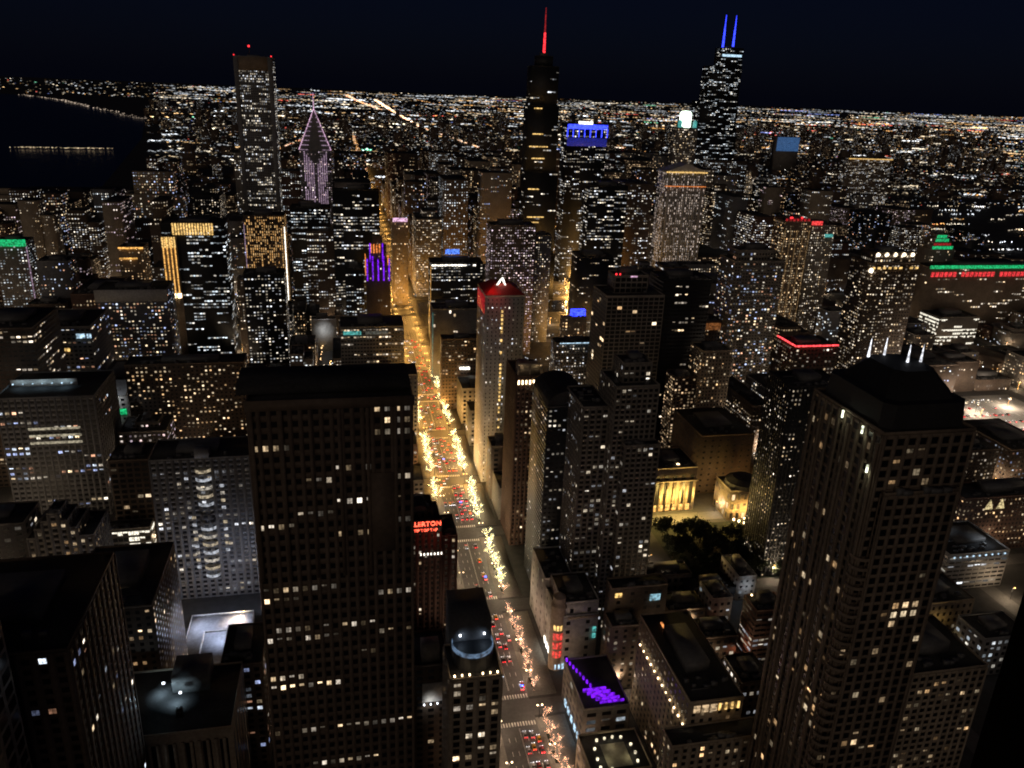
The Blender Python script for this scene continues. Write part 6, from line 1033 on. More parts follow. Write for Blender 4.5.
add('dome', 'rib', L, WALL['t'], 'tall ribs up the side wall')
bal = []
for k in range(52):
    z = h_ - 44 - k * 3.7
    if z < 4: break
    bal.append(lathe([(3.4, z), (3.4, z + 1.1), (3.1, z + 1.1)], 10, x0 + 1.5, y0 + .5, R(150), R(300)))
addp('dome', 'balcony', merge(bal), WALL['t'], 'stack of curved corner balconies')['kind'] = 'stuff'
for (u, v, z) in ((x0 - 1.4, y0 + 20, h_ - 2), (x0 - 1.2, y0 + 9, h_ - 3), (x0 - 1.2, y0 + 3, h_ - 14)):
    add('dome', 'wall_lamp', [(u - .25, u + .25, v - .25, v + .25, z, z + 2.6)], glow('glow_wall_lamp', (.95, 1, .72), 2.2)); lamp_light((u - 1.2, v - .8, z + .5), 60, (.95, 1, .7), .2, 'wall_lamp_light')
# stone store with turret
x0, x1, y0, y1, z0, h_ = S('store')
addp('store', 'corner_turret', lathe([(4.2, 0), (4.2, h_ - 3), (4.6, h_ - 2.6), (4.6, h_ - 1), (3.6, h_ + 1), (3.6, h_ + 4), (.1, h_ + 7)], 20, x0 + 4.4, y0 + 3.6), WALL['o'])
for j in range(3):
    for i, aa in enumerate((222, 248, 274, 300)):
        addp('store', 'red_window', lathe([(4.3, 9 + j * 6), (4.3, 13.6 + j * 6)], 3, x0 + 4.4, y0 + 3.6, R(aa), R(aa + 20)), G['redwin'])
for i, aa in enumerate((222, 248, 274)): addp('store', 'lit_window', lathe([(4.3, 27.5), (4.3, 31)], 3, x0 + 4.4, y0 + 3.6, R(aa), R(aa + 18)), G['gold'])
add('store', 'teal_window', [(x0 + 24, x1 - 1, y0 - .6, y0 - .2, 25 - 4.4 * k, 28 - 4.4 * k) for k in range(2)], G['teal'])
add('store', 'shop_window', [(x0 + 3 + k * 4, x0 + 6 + k * 4, y0 - .5, y0 - .2, 1, 4.4) for k in range(3)], G['cool']); add('store', 'shop_window', [(x0 + 3.0, x0 + 3.3, y0 + 8 + k * 5, y0 + 11 + k * 5, 1, 4.6) for k in range(4)], G['white'])
add('store', 'cornice', [(x0 + 8.7, x1 + .3, y0 - .8, y0 - .37, h_ - 9, h_ - 7.6), (x0 + 8.7, x1 + .3, y0 - .7, y0 - .37, 7.2, 8)], WALL['o'])
x0, x1, y0, y1, z0, h_ = S('storeB'); add('storeB', 'sky_light', [(x0 + 2, x0 + 6, y0 - .5, y0 - .2, h_ - 5, h_ - 2.4)], G['gold']); add('storeB', 'screen', [(x1 - 10, x1 - 4, y0 - .5, y0 - .2, h_ - 9, h_ - 5)], glow('glow_screen', (.4, .75, .9), .6))
# long hotel
x0, x1, y0, y1, z0, h_ = S('hotelE')
add('hotelE', 'top_floor_window', [(x0 + 2 + k * 4, x0 + 5 + k * 4, y0 - .6, y0 - .2, h_ - 5, h_ - 1.4) for k in range(3)], glow('glow_topfloor', (1, .7, .4), .6))
add('hotelE', 'top_floor_window', [(x0 + 14 + k * 3, x0 + 15 + k * 3, y0 - .6, y0 - .2, h_ - 5, h_ - 1.4) for k in range(4)], G['gold'])
for k in range(12):
    v = y0 + 3 + k * 5; add('hotelE', 'uplight', [(x0 - 1.0, x0 - .5, v - .3, v + .3, h_ - 14, h_ - 13.2)], G['lamp']); lamp_light((x0 - 1.3, v, h_ - 11.6), 36, (1, .8, .5), .15, 'uplight_light')
add('hotelE', 'roof_fire_light', [(x0 + 8, x0 + 9, y0 + 44, y0 + 56, h_ + .2, h_ + 1), (x0 + 14, x0 + 19, y0 + 44, y0 + 45, h_ + .2, h_ + 1), (x0 + 9, x0 + 14, y0 + 47, y0 + 48, h_ + .2, h_ + 1)], glow('glow_roof_fire', (1, .35, .1), 1.2))
# purple steps
x0, x1, y0, y1, z0, h_ = S('purple')
L = [(x0 + .6 + k * 1.0, x0 + 1.4 + k * 1.0, y1 - 2 - k * 3, y1 - .6 - k * 3, h_ + .3, h_ + 2) for k in range(8)]
for k in range(5): L.append((x0 + 3 + k * 1.6, x1 - 2 - (4 - k) * 1.7, y0 + 12 - k * 2.2, y0 + 12.8 - k * 2.2, h_ + .3, h_ + 2.2 - k * .2))
for q_ in L: add('purple', 'light_step', [q_], G['purple'])
lamp_light((x0 + 9, y0 + 8, h_ + 5), 500, (.35, .05, 1), .6, 'step_light')
add('purple', 'front_light', [(x0 - .5, x0 - .1, y0 + 4 + k * 6, y0 + 7 + k * 6, 1, 4.5) for k in range(5)], G['cool'])
# court with lanterns
x0, x1, y0, y1, z0, h_ = S('court')
add('court', 'pale_court', [(x0 + 9, x1 - 8, y0 + 3, y0 + 17, h_ + .1, h_ + .16)], surf('pale_court', (.35, .33, .26)))
for (u, v) in [(x0 + 5, y0 + 3), (x0 + 5, y0 + 8), (x0 + 5.5, y0 + 14), (x0 + 8, y0 + 19), (x0 + 12, y0 + 19.4), (x0 + 16, y0 + 19.8), (x0 + 20, y0 + 19), (x1 - 5.5, y0 + 14), (x1 - 5, y0 + 9), (x1 - 5.6, y0 + 4), (x0 + 10, y0 + 1.4)]:
    addp('court', 'lantern', lathe([(.05, h_ + .2), (.6, h_ + .6), (.7, h_ + 1.6), (.05, h_ + 2.1)], 8, u, v), glow('glow_lantern_warm', (1, .88, .6), 1.4) if (u, v) == (x0 + 5, y0 + 3) else bpy.data.materials['glow_lantern_warm'])
for (u, v) in ((x0 + 7, y0 + 7), (x1 - 7, y0 + 7), (x0 + 14, y0 + 17)): lamp_light((u, v, h_ + 3.4), 210, (1, .87, .5), .3, 'court_light')
# theatre, rotunda, brown hall
x0, x1, y0, y1, z0, h_ = S('goldcol')
add('goldcol', 'pilaster', [(x0 + k * 5.6, x0 + 1.8 + k * 5.6, y0 - 1.4, y0 - .2, 7, h_ - 11) for k in range(7)], WALL['o']); add('goldcol', 'cornice', [(x0 - .5, x1 + .5, y0 - 1.8, y0 - .3, h_ - 10.9, h_ - 9.8)], WALL['o'])
add('goldcol', 'arcade', [(x0 + 1 + k * 5.6, x0 + 4 + k * 5.6, y0 - 1.2, y0 - .3, 1, 6) for k in range(6)], G['amber'])
for k in range(4): lamp_light((x0 + 3 + k * 9.6, y0 - 13, 14), 20000, (1, .66, .18), .4, 'theatre_light')
add('goldcol', 'roof_light', [(x0 + 20, x0 + 22, y0 + 4, y0 + 5, h_ + 1.2, h_ + 2)], G['lamp'])
x0, x1, y0, y1, z0, h_ = S('rotunda'); cx = (x0 + x1) / 2
addp('rotunda', 'dome_roof', lathe([(15, h_ + 1), (14, h_ + 4), (9, h_ + 7), (.1, h_ + 9)], 20, cx, y0 + 11), ROOF2)
for k in range(9):
    a = R(190 + k * 20); addp('rotunda', 'roof_dormer', tube((cx + 13 * math.cos(a), y0 + 10 + 10 * math.sin(a), h_ + 1), (cx + 11 * math.cos(a), y0 + 10 + 8 * math.sin(a), h_ + 5), 1, .7, 6), WALL['o'])
for (u, v) in ((x0 + 3, -5), (x0 + 12, -8), (x0 + 20, -5), (x0 + 30, 2), (x0 + 36, 12)): lamp_light((u, y0 + v - 2, 9), 8500, (1, .56, .14), .4, 'rotunda_light')
L = [(x0 + 2 + k * 3, x0 + 3.4 + k * 3, y0 - 6 - (k % 3) * 3, y0 - 5 - (k % 3) * 3, 3, 4.6) for k in range(10)]
add('rotunda', 'lantern', L, G['lamp'])['kind'] = 'stuff'
x0, x1, y0, y1, z0, h_ = S('brownhall'); 
for k in range(3): lamp_light((x0 + 4 + k * 19, y0 - 14, 12), 1700, (1, .55, .2), .5, 'hall_light')
# alley of bright light beyond the hall
for (u, v) in ((372, 606), (380, 640), (388, 670)): lamp_light((u, v, 10), 26000, (1, .76, .55), .6, 'alley_light')
# pale school, white house, car decks
x0, x1, y0, y1, z0, h_ = S('whiteL'); lamp_light((x0 + 6, y0 - 9, 12), 2600, (.55, .68, 1), .4, 'cool_wall_light')
x0, x1, y0, y1, z0, h_ = S('whiteL2'); lamp_light((x0 - 8, y0 + 6, 10), 1300, (.75, .85, 1), .4, 'cool_wall_light')
x0, x1, y0, y1, z0, h_ = S('brownM'); add('brownM', 'roof_lamp', [(x0 + 3 + k * 6, x0 + 3.8 + k * 6, y1 - 3, y1 - 2.2, h_ + 1.6, h_ + 2.4) for k in range(4)], G['lamp'])
lamp_light((x0 - 6, y0 + 4, 8), 900, (1, .3, .15), .5, 'deck_light')
x0, x1, y0, y1, z0, h_ = S('whiteR2'); add('whiteR2', 'rail_light', [(x0 + 3 + k * 5, x0 + 4 + k * 5, y0 - .6, y0 - .2, h_ - 2, h_ - 1) for k in range(9)], G['cool'])
for (u, v) in ((x0 + 10, y1 - 6), (x1 - 10, y0 + 8)): lamp_light((u, v, h_ + 7), 1200, (.8, .9, 1), .4, 'deck_lamp_light')
x0, x1, y0, y1, z0, h_ = S('yel'); lamp_light((x0 + 6, y0 - 8, 7), 1500, (1, .68, .22), .4, 'yard_light')
x0, x1, y0, y1, z0, h_ = S('brickR')
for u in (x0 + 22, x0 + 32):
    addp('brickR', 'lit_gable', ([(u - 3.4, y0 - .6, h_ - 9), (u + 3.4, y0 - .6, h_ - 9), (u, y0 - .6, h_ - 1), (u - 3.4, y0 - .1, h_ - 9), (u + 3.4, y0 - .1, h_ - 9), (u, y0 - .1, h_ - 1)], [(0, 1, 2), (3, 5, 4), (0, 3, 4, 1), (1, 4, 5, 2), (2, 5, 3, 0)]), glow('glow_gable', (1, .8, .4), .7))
x0, x1, y0, y1, z0, h_ = S('brickT'); add('brickT', 'crown_window', [(x0 + 1 + k * 2.6, x0 + 2 + k * 2.6, y0 - .6, y0 - .38, h_ - 5, h_ - 2) for k in range(7)], G['lamp'])
for u in (x0 + 3, x1 - 3): lamp_light((u, y0 + 2, h_ + 9), 150, (1, .78, .5), .3, 'crown_lamp_light')
add('brickT', 'crown', [(x0 + 2, x1 - 2, y0 + 3, y0 + 14, h_ + .1, h_ + 7)] + [(u - .8, u + .8, y0 + .6, y0 + 2, h_ + 1.1, h_ + 8) for u in (x0 + 1.5, (x0 + x1) / 2, x1 - 1.5)], WALL['o'])
x0, x1, y0, y1, z0, h_ = S('round'); cx = (x0 + x1) / 2
Vv = []; F_ = []
for yy in (y0 + .5, y1 - 2):
    for i in range(13): t = math.pi * i / 12; Vv.append((cx + (x1 - x0) / 2 * math.cos(t), yy, h_ + 1.1 + 9 * math.sin(t)))
for i in range(12): F_.append((i, i + 1, 14 + i, 13 + i))
F_.append(tuple(range(12, -1, -1))); F_.append(tuple(range(13, 26)))
addp('round', 'barrel_roof', (Vv, F_), ROOF)
for key in ('blackR', 'speck', 'redtopC', 'bigroof'):
    x0, x1, y0, y1, z0, h_ = S(key)

# ------------------------------------------------------------------ the tower's own steel column outside the window
Vc, Fc = [], []
COLPOS = (3.510 + .75, 2.4, 309)
BS = surf('black_steel', (.0012, .0012, .0014), 1.0); BS.node_tree.nodes['Principled BSDF'].inputs['Specular IOR Level'].default_value = .02
box_V, box_F = boxes([(-.75, 1.6, -.5, .6, -14, 14)])
me = raw_mesh('steel_column', box_V, box_F, BS)
sc_ = link('steel_column', me, loc=COLPOS)
tag(sc_, 'black steel column of the observation tower, cutting off the bottom right corner', 'column')

# ------------------------------------------------------------------ street lamps
def lamp_proto(name, hgt, glowmat, label, group, two=True):
    r = empty(name, (0, 0, 0), label, 'street lamp', group)
    p = [tube((0, 0, 0), (0, 0, hgt), .16, .1, 6), tube((0, 0, hgt - .3), (1.3, 0, hgt + .1), .08, .06, 5)]
    if two: p.append(tube((0, 0, hgt - .3), (-1.3, 0, hgt + .1), .08, .06, 5))
    V, F = merge(p); py_obj('pole', V, F, METAL, r)
    for s in ((1, -1) if two else (1,)):
        V, F = lathe([(.1, hgt + .3), (.42, hgt + .15), (.42, hgt - .1), (.05, hgt - .3)], 8, 1.3 * s, 0); py_obj('lamp_head', V, F, glowmat, r)
    return r
def copy_tree(o, loc, rz=0, label=None, group=None):
    c = o.copy(); col.objects.link(c); c.location = loc; c.rotation_euler = (0, 0, rz)
    if label: c['label'] = label
    if group: c['group'] = group
    for ch in list(o.children):
        k = ch.copy(); col.objects.link(k); k.parent = c
        for g_ in ch.children:
            q = g_.copy(); col.objects.link(q); q.parent = k
    return c
def placed(store, key, proto, loc, rz=0, label=None):
    if key not in store:
        store[key] = 1; proto.location = loc; proto.rotation_euler = (0, 0, rz)
        if label: proto['label'] = label
        return proto
    return copy_tree(proto, loc, rz, label)
used = {}; REST_LAMPS = []
lp_w = lamp_proto('street_lamp', 9, G['lamp'], 'twin armed street lamp on the pavement of the near avenue', 'lamps along the near avenue')
lp_a = lamp_proto('street_lamp', 9, G['sodium'], 'twin armed amber street lamp on the far avenue', 'amber lamps along the far avenue')
lp_s = lamp_proto('street_lamp', 9, G['sodium'], 'amber street lamp on one of the side streets', 'lamps on the side streets', False)
y = 262
while y < 3400:
    near = y < 560
    for s, x in ((0, 69.4), (1, 92.8)):
        if near: placed(used, 'w', lp_w, (x, y + 8 * s, .15)); lamp_light((x, y + 8 * s, 8.2), 3000, (1, .72, .5), .4, 'avenue_lamp_light')
        else:
            pw = ('avenue_amber_light', 15000) if y < 1300 else ('far_avenue_light', 13000)
            placed(used, 'a', lp_a, (x, y + 8 * s, .15)); lamp_light((x, y + 8 * s, 8.2), pw[1], (1, .50, .11), .5, pw[0])
    y += 27 if y < 1300 else 60
for x in NS:
    y = 380
    while y < 1500:
        if not (1110 < y < 1215) and not (x == -24 and y < 380):
            pw = ('side_street_light', 5500)
            (placed(used, 's', lp_s, (x + 5, y, .02)) if y < 640 else REST_LAMPS.append((x + 4, y))); lamp_light((x + 4, y, 8.2), 5500, (1, .55, .17), .5, pw[0])
        y += 74
for yy in EW[1:12]:
    x = -420
    while x < 820:
        if 50 < x < 112: x += 88; continue
        (placed(used, 's', lp_s, (x, yy + 5, .02)) if yy < 640 else REST_LAMPS.append((x, yy + 4))); lamp_light((x, yy + 3.6, 8.2), 5500, (1, .74, .48), .5, 'side_street_light')
        x += 88

sheet_pts = [(262, 880), (274, 880), (480, 1680), (466, 1680)]  # diagonal strip and lamps added to give this gap its orange glow
me = bpy.data.meshes.new('orange_glow_strip'); me.from_pydata([(x, y, .016) for x, y in sheet_pts], [], [(0, 1, 2, 3)]); me.materials.append(ASPHALT); tag(link('road', me), kind='structure')
for k in range(24):
    y_ = 890 + k * 33; x_ = 268 + (y_ - 880) * .2575
    placed(used, 's', lp_s, (x_ + (6 if k % 2 else -6), y_, .02)); lamp_light((x_ + (5 if k % 2 else -5), y_, 8.2), 48000, (1, .5, .12), .5, 'orange_gap_light')
for u in (112, 140, 168): placed(used, 's', lp_s, (u, 339, .02)); lamp_light((u, 337, 9), 2600, (1, .74, .52), .5, 'store_fill_light')  # extra lamps added to brighten the store's north face
V_, F_ = merge([tube((0, 0, 0), (0, 0, 9), .16, .1, 5), lathe([(.1, 9.3), (.6, 9.15), (.6, 8.9), (.05, 8.7)], 6, 1.1, 0)]); PV = []; PF = []
for x, y in REST_LAMPS:
    o_ = len(PV); PV += [(a + x, b_ + y, c) for a, b_, c in V_]; PF += [tuple(i + o_ for i in q) for q in F_]
o = py_obj('street_lamps', PV, PF, G['sodium']); tag(o, 'amber street lamps of the side streets seen small among the farther towers', 'street lamps', kind='stuff')

# ------------------------------------------------------------------ trees wound with lights along the avenue
def tree_skeleton(seed, hgt=12, spread=3.4):
    rnd = random.Random(seed); segs = []
    def grow(p, d, ln, r, lvl):
        q = p + d * ln; segs.append((p, q, r, r * .65, lvl))
        if lvl == 4: return
        for _ in range(3 if lvl < 2 else 2):
            nd = (d + Vector((rnd.uniform(-1, 1), rnd.uniform(-1, 1), rnd.uniform(-.1, .6))) * 1.1).normalized()
            grow(q, nd, ln * rnd.uniform(.62, .85), r * .62, lvl + 1)
    grow(Vector((0, 0, 0)), Vector((0, 0, 1)), hgt * .3, .2, 0)
    return segs
def lit_tree(seed, colors, label, group, bright, nb):
    segs = tree_skeleton(seed); r = empty('street_tree', (0, 0, 0), label, 'tree', group)
    V, F = merge([tube(p, q, a, b_, 5) for p, q, a, b_, l_ in segs if l_ == 0]); py_obj('trunk', V, F, BARK, r)
    V, F = merge([tube(p, q, a, b_, 4) for p, q, a, b_, l_ in segs if l_ > 0]); cr = py_obj('crown', V, F, BARK, r, 'bare branches')
    rnd = np.random.default_rng(seed); P = []
    for p, q, a, b_, l_ in segs:
        k = max(2, int((q - p).length * nb))
        for t in rnd.random(k): w_ = p.lerp(q, float(t)); P.append((w_.x + rnd.normal() * .08, w_.y + rnd.normal() * .08, w_.z + rnd.normal() * .08))
    C = np.array(colors)[rnd.integers(0, len(colors), len(P))] * bright * np.exp(rnd.normal(-.4, .9, (len(P), 1)))
    link('string_light', dots_mesh('string_light', P, .10, C), cr)['kind'] = 'stuff'
    return r
PK = [(1, .5, .3), (1, .58, .38), (1, .46, .22)]; YW = [(1, .82, .38), (1, .9, .5), (.9, .9, .45)]
tp = [lit_tree(i, PK, 'bare street tree wound with peach coloured lights on the near avenue', 'peach lit trees on the near avenue', 3.6, 3.2) for i in range(3)]
ty = [lit_tree(10 + i, YW, 'street tree thick with yellow white lights along the avenue', 'yellow lit trees along the avenue', 5.5, 4.2) for i in range(3)]
y = 283; k = 0
def near_cross(y, m=11): return any(abs(y - e) < m for e in EW)
BLK = {0: 'below the nearest crossroads', 1: 'one block beyond the nearest crossroads', 2: 'in the second block beyond the crossroads'}
while y < 900:
    if not near_cross(y):
        b_ = sum(1 for e in EW if e < y and e >= 333)
        far = y > 440
        sides = (1,) if y < 560 else (0, 1)
        for s in sides:
            x = 94.8 + random.uniform(-.5, .8) if s else 66.5 + random.uniform(-.8, .5)
            i = k % 3; k += 1
            proto = (ty if far else tp)[i]; ky = ('y' if far else 'p') + str(i)
            placed(used, ky, proto, (x, y + random.uniform(-1, 1), .15), random.uniform(0, 6.2))
            if not far and s:
                pass
        if y < 660 and k % 2: lamp_light((95, y, 6.0), 700 if not far else 1900, (1, .6, .4) if not far else (1, .8, .42), 1.2, 'tree_glow_near' if not far else 'tree_glow_far')
    y += 6.1

# ------------------------------------------------------------------ dark trees of the square and of the park
def leaf_tree(seed, hgt=12, rad=6.0, nl=3200, leaf=.42):
    rnd = np.random.default_rng(seed); pr = random.Random(seed)
    r = empty('park_tree', (0, 0, 0), 'dark leafless looking crown among the trees of the unlit square', 'tree', 'dark trees of the unlit square')
    parts = [tube((0, 0, 0), (0, 0, hgt * .45), .32, .2, 6)]
    for _ in range(7):
        a = pr.uniform(0, 6.28); parts.append(tube((0, 0, hgt * pr.uniform(.3, .5)), (math.cos(a) * rad * .7, math.sin(a) * rad * .7, hgt * pr.uniform(.6, .95)), .14, .04, 4))
    V, F = merge(parts); py_obj('trunk', V, F, BARK, r)
    cl = np.stack([rnd.normal(0, rad * .45, 26), rnd.normal(0, rad * .45, 26), rnd.normal(hgt * .72, hgt * .14, 26)], 1)
    c = cl[rnd.integers(0, 26, nl)] + rnd.normal(0, rad * .17, (nl, 3))
    u = rnd.normal(size=(nl, 3)); u /= np.linalg.norm(u, axis=1)[:, None]; v = np.cross(u, rnd.normal(size=(nl, 3))); v /= np.linalg.norm(v, axis=1)[:, None]
    s = leaf * (.6 + .8 * rnd.random((nl, 1)))
    Q = np.stack([c - u * s, c + v * s, c + u * s, c - v * s], 1)
    link('crown', quads_mesh('crown', Q, LEAF), r)
    return r
pt_ = [leaf_tree(30 + i) for i in range(3)]
k = 0
for i in range(6):
    for j in range(5):
        x = 226 + i * 12.5 + random.uniform(-3, 3); yy = 433 + j * 14 + random.uniform(-4, 4)
        if x > 272 and yy > 478: continue
        sz = random.uniform(.8, 1.25); o = placed(used, 'd%d' % (k % 3), pt_[k % 3], (x, yy, 0), random.uniform(0, 6)); o.scale = (sz, sz, sz); k += 1

# ------------------------------------------------------------------ traffic
def car_proto(paint, name='car', kind='sedan', police=False):
    r = empty(name, (0, 0, 0), 'car', 'car', 'cars in the traffic on the avenue')
    prof = [(-2.25, .35), (-2.25, .8), (-1.6, .92), (-.9, .98), (1.4, .98), (2.1, .9), (2.25, .75), (2.25, .35)]
    def ex(pr, w0, w1):
        n_ = len(pr); V = [(-w0 if z < .9 else -w1, y_, z) for y_, z in pr] + [(w0 if z < .9 else w1, y_, z) for y_, z in pr]
        F = [(i, (i + 1) % n_, n_ + (i + 1) % n_, n_ + i) for i in range(n_)] + [tuple(range(n_ - 1, -1, -1)), tuple(range(n_, 2 * n_))]
        return V, F
    V, F = ex(prof, .92, .86); py_obj('body', V, F, paint, r)
    zt = 1.48 if kind == 'sedan' else 1.75
    V, F = ex([(-1.5, .985), (-.9, zt), (.9, zt), (1.5, .985)], .8, .74); py_obj('cabin', V, F, GLASS, r)
    box_obj('roof', [(-.66, .66, -.85, .85, zt + .003, zt + .05)], paint, r)
    for sx in (-1, 1):
        for sy in (-1.4, 1.4): V, F = lathe([(.05, -.1), (.32, -.1), (.32, .1), (.05, .1)], 10); py_obj('wheel', [(z + sx * .86, x_ + sy, y_ + .33) for x_, y_, z in V], F, METAL, r)
        box_obj('headlight', [(sx * .62 - .28, sx * .62 + .28, 2.26, 2.34, .5, .85)], G['head'], r); box_obj('taillight', [(sx * .6 - .3, sx * .6 + .3, -2.36, -2.26, .5, 1.0)], G['tail'], r)
    if police: box_obj('light_bar', [(-.75, .75, -.3, .3, zt + .06, zt + .45)], glow('glow_police', (.05, .12, 1), 9), r)
    return r
paints = [surf('paint_' + n_, c, .35, .0, .1) for n_, c in (('black', (.02, .02, .02)), ('white', (.7, .7, .7)), ('silver', (.35, .36, .37)), ('red', (.4, .03, .03)), ('yellow', (.6, .35, .03)))]
cars = [car_proto(p, 'car', 'sedan' if i % 2 == 0 else 'suv') for i, p in enumerate(paints)]
CNM = ['black car', 'white van-like car', 'silver car', 'red car', 'yellow taxi']
pol = car_proto(paints[1], 'police_car', 'sedan', True); pol['category'] = 'police car'; pol['group'] = 'police cars with blue lights on the avenue'
LANE = {86.0: 'left outward lane', 82.8: 'inner outward lane', 89.3: 'kerbside outward lane', 76.0: 'middle oncoming lane', 79.2: 'inner oncoming lane', 72.8: 'kerbside oncoming lane'}
BN = ['below the nearest crossroads', 'between the first and second crossroads', 'between the second and third crossroads', 'between the third and fourth crossroads', 'between the fourth and fifth crossroads', 'between the fifth and sixth crossroads', 'between the sixth and seventh crossroads', 'far up the amber stretch', 'far up the amber stretch near the bridge', 'by the bridge']
spots = []
rc = random.Random(3)
def jam(lane, a, b_, gap):
    y_ = a
    while y_ < b_:
        spots.append((lane + rc.uniform(-.55, .55), y_, lane)); y_ += gap + rc.uniform(-.08 * gap, gap * .9)
for ln in (82.8, 86.0, 89.3): jam(ln, 293, 318, 7)
for ln in (82.8, 86.0): jam(ln, 372, 412, 8)
jam(89.3, 350, 405, 22)
for ln in (82.8, 86.0, 89.3): jam(ln, 536, 590, 8)
for ln in (82.8, 86.0, 89.3): jam(ln, 620, 690, 14); jam(ln, 712, 1000, 22)
jam(86.0, 436, 505, 17)
for ln in (72.8, 76.0, 79.2): jam(ln, 560, 1000, 26)
jam(76.0, 620, 690, 9); jam(79.2, 360, 540, 34)
cnt = {}
for x, y_, lane in spots:
    i = rc.choice([0, 0, 1, 2, 2, 3, 4]); bl = sum(1 for e in EW if e < y_ and e >= 333); away = lane > 81
    lab = '%s in the %s, %s' % (CNM[i], LANE[lane], BN[min(bl, 9)]); cnt[lab] = cnt.get(lab, 0) + 1
    kth = cnt[lab]; 
    if kth > 1: lab = ('second', 'third', 'fourth', 'fifth', 'sixth', 'seventh', 'eighth', 'ninth', 'tenth')[min(kth - 2, 8)] + ' ' + lab
    placed(used, 'car%d' % i, cars[i], (x, y_, .02), 0 if away else math.pi, lab)
for (x, y_, rz, lb) in ((84.5, 560, 0, 'police car with blue lights at the head of the red queue'), (86.5, 455, 0, 'police car with blue lights in the third block'), (80.5, 640, 0, 'police car with blue lights mid avenue, farther than the others'), (88.6, 348, 0, 'police car with blue lights just past the crossroads'), (94.5, 640, 0, 'police car with blue lights pulled up on the right kerb')):
    placed(used, 'pol', pol, (x, y_, .02), rz, lb)

# ------------------------------------------------------------------ lit parking lot at the right
sheet('parking_lot', 566, 752, 596, 736, .02, surf('lot_concrete', (.2, .19, .17)))
L = []
for j in range(7):
    for i in range(22): L.append((570 + i * 8, 570.25 + i * 8, 600 + j * 19, 606 + j * 19, .03, .05))
o = box_obj('parking_markings', L, PAINT); tag(o, kind='structure')
for j in range(6):
    for i in range(15):
        if rc.random() < .8:
            c_ = rc.choice(range(4)); row = ('first', 'second', 'third', 'fourth', 'fifth', 'sixth')[j]
            lb = '%s in the %s row of the lit parking lot' % (CNM[c_], row)
            o = placed(used, 'car%d' % c_, cars[c_], (586 + i * 8 + 4, 604 + j * 19, .02), 0, lb); o['group'] = 'cars on the lit parking lot'; o['category'] = 'car'
for i, (u, v) in enumerate(((600, 610), (650, 620), (700, 640), (620, 665), (670, 690), (720, 700))):
    placed(used, 's', lp_s, (u, v, .02)); lamp_light((u, v, 10), 42000, (1, .80, .62), .6, 'lot_light')
def tent(name, x, y_, s, mat, label):
    V, F = lathe([(s, 0), (s, 2.4), (s * .9, 3.0), (.1, 5.5)], 10); o = py_obj(name, V, F, mat); o.location = (x, y_, .02); return tag(o, label, 'canopy', 'canopies on the lit parking lot')
tent('canopy', 604, 655, 5.5, glow('glow_tent', (1, .62, .08), .8), 'round yellow glowing canopy at the near edge of the parking lot')
tent('canopy', 668, 640, 6.5, bpy.data.materials['glow_tent'], 'round yellow glowing canopy in the middle of the parking lot'); tent('canopy', 628, 622, 9, glow('glow_tent_red', (1, .06, .05), .5), 'red glowing canopy on the parking lot')

# ------------------------------------------------------------------ far city: streets and lights to the horizon
FW = [[(190, 22000), (330, 15500), (504, 10738)], [(709, 17130), (640, 11000), (611, 6528)], [(611, 6528), (700, 5200), (745, 4300)], [(1330, 5900), (1500, 5200), (1650, 4700)], [(-210, 4700), (-330, 3600), (-260, 2900), (-200, 2500)]]
PTS = []; SZ = []; CL = []
WH = np.array([(1, .78, .5), (1, .86, .65), (.85, .92, 1), (.95, .97, 1), (1, .62, .28), (1, .5, .15), (1, .15, .1), (.3, .4, 1), (.3, 1, .6)])
PR = np.array([.22, .22, .25, .16, .08, .05, .03, .014, .008])
def scatter(n_, ymin, ymax, power, onroad=.6, size=.55, br=1.0):
    t = rng.random(n_); y = (ymin ** power + t * (ymax ** power - ymin ** power)) ** (1 / power)
    x = rng.uniform(-.42, 1.0, n_) * y + 60
    kind = rng.random(n_)
    g = 805.0; a = kind < onroad * .35; x[a] = np.round((x[a] - 81) / (g / 2)) * (g / 2) + 81 + rng.normal(0, 4, a.sum())
    b_ = (kind >= onroad * .35) & (kind < onroad); y[b_] = np.round(y[b_] / (g / 2)) * (g / 2) + rng.normal(0, 6, b_.sum())
    ok = ~((x < -640) & (y > 2300) & (x < -.205 * y + 40) & (x > -.9 * y)) | (y > 12500)
    ok &= ~((x < -.33 * y) & (y < 14500))
    ok &= ~((x > -700) & (x < -30) & (y < 2950) & (rng.random(n_) < .8))
    # dark patches: parks and rail yards
    cell = np.sin(x / 610.0 + 1.3) * np.sin(y / 1270.0 + x / 2100.0); ok &= (cell < .55) | (rng.random(n_) < .25)
    x, y = x[ok], y[ok]; m_ = len(x); dist = np.hypot(x, y)
    c = WH[rng.choice(len(WH), m_, p=PR / PR.sum())] * (np.exp(rng.normal(-.9, .9, (m_, 1))) * br)
    PTS.append(np.stack([x, y, rng.uniform(3, 9, m_)], 1)); SZ.append(dist / 800 * size * rng.uniform(.6, 1.3, m_)); CL.append(np.clip(c, 0, 5))
scatter(9000, 2300, 6000, 1.0, .5, .42, .8)
scatter(4300, 5000, 14000, .35, .6, .46, .8)
scatter(2300, 12000, 33000, -.3, .75, .45, .7)
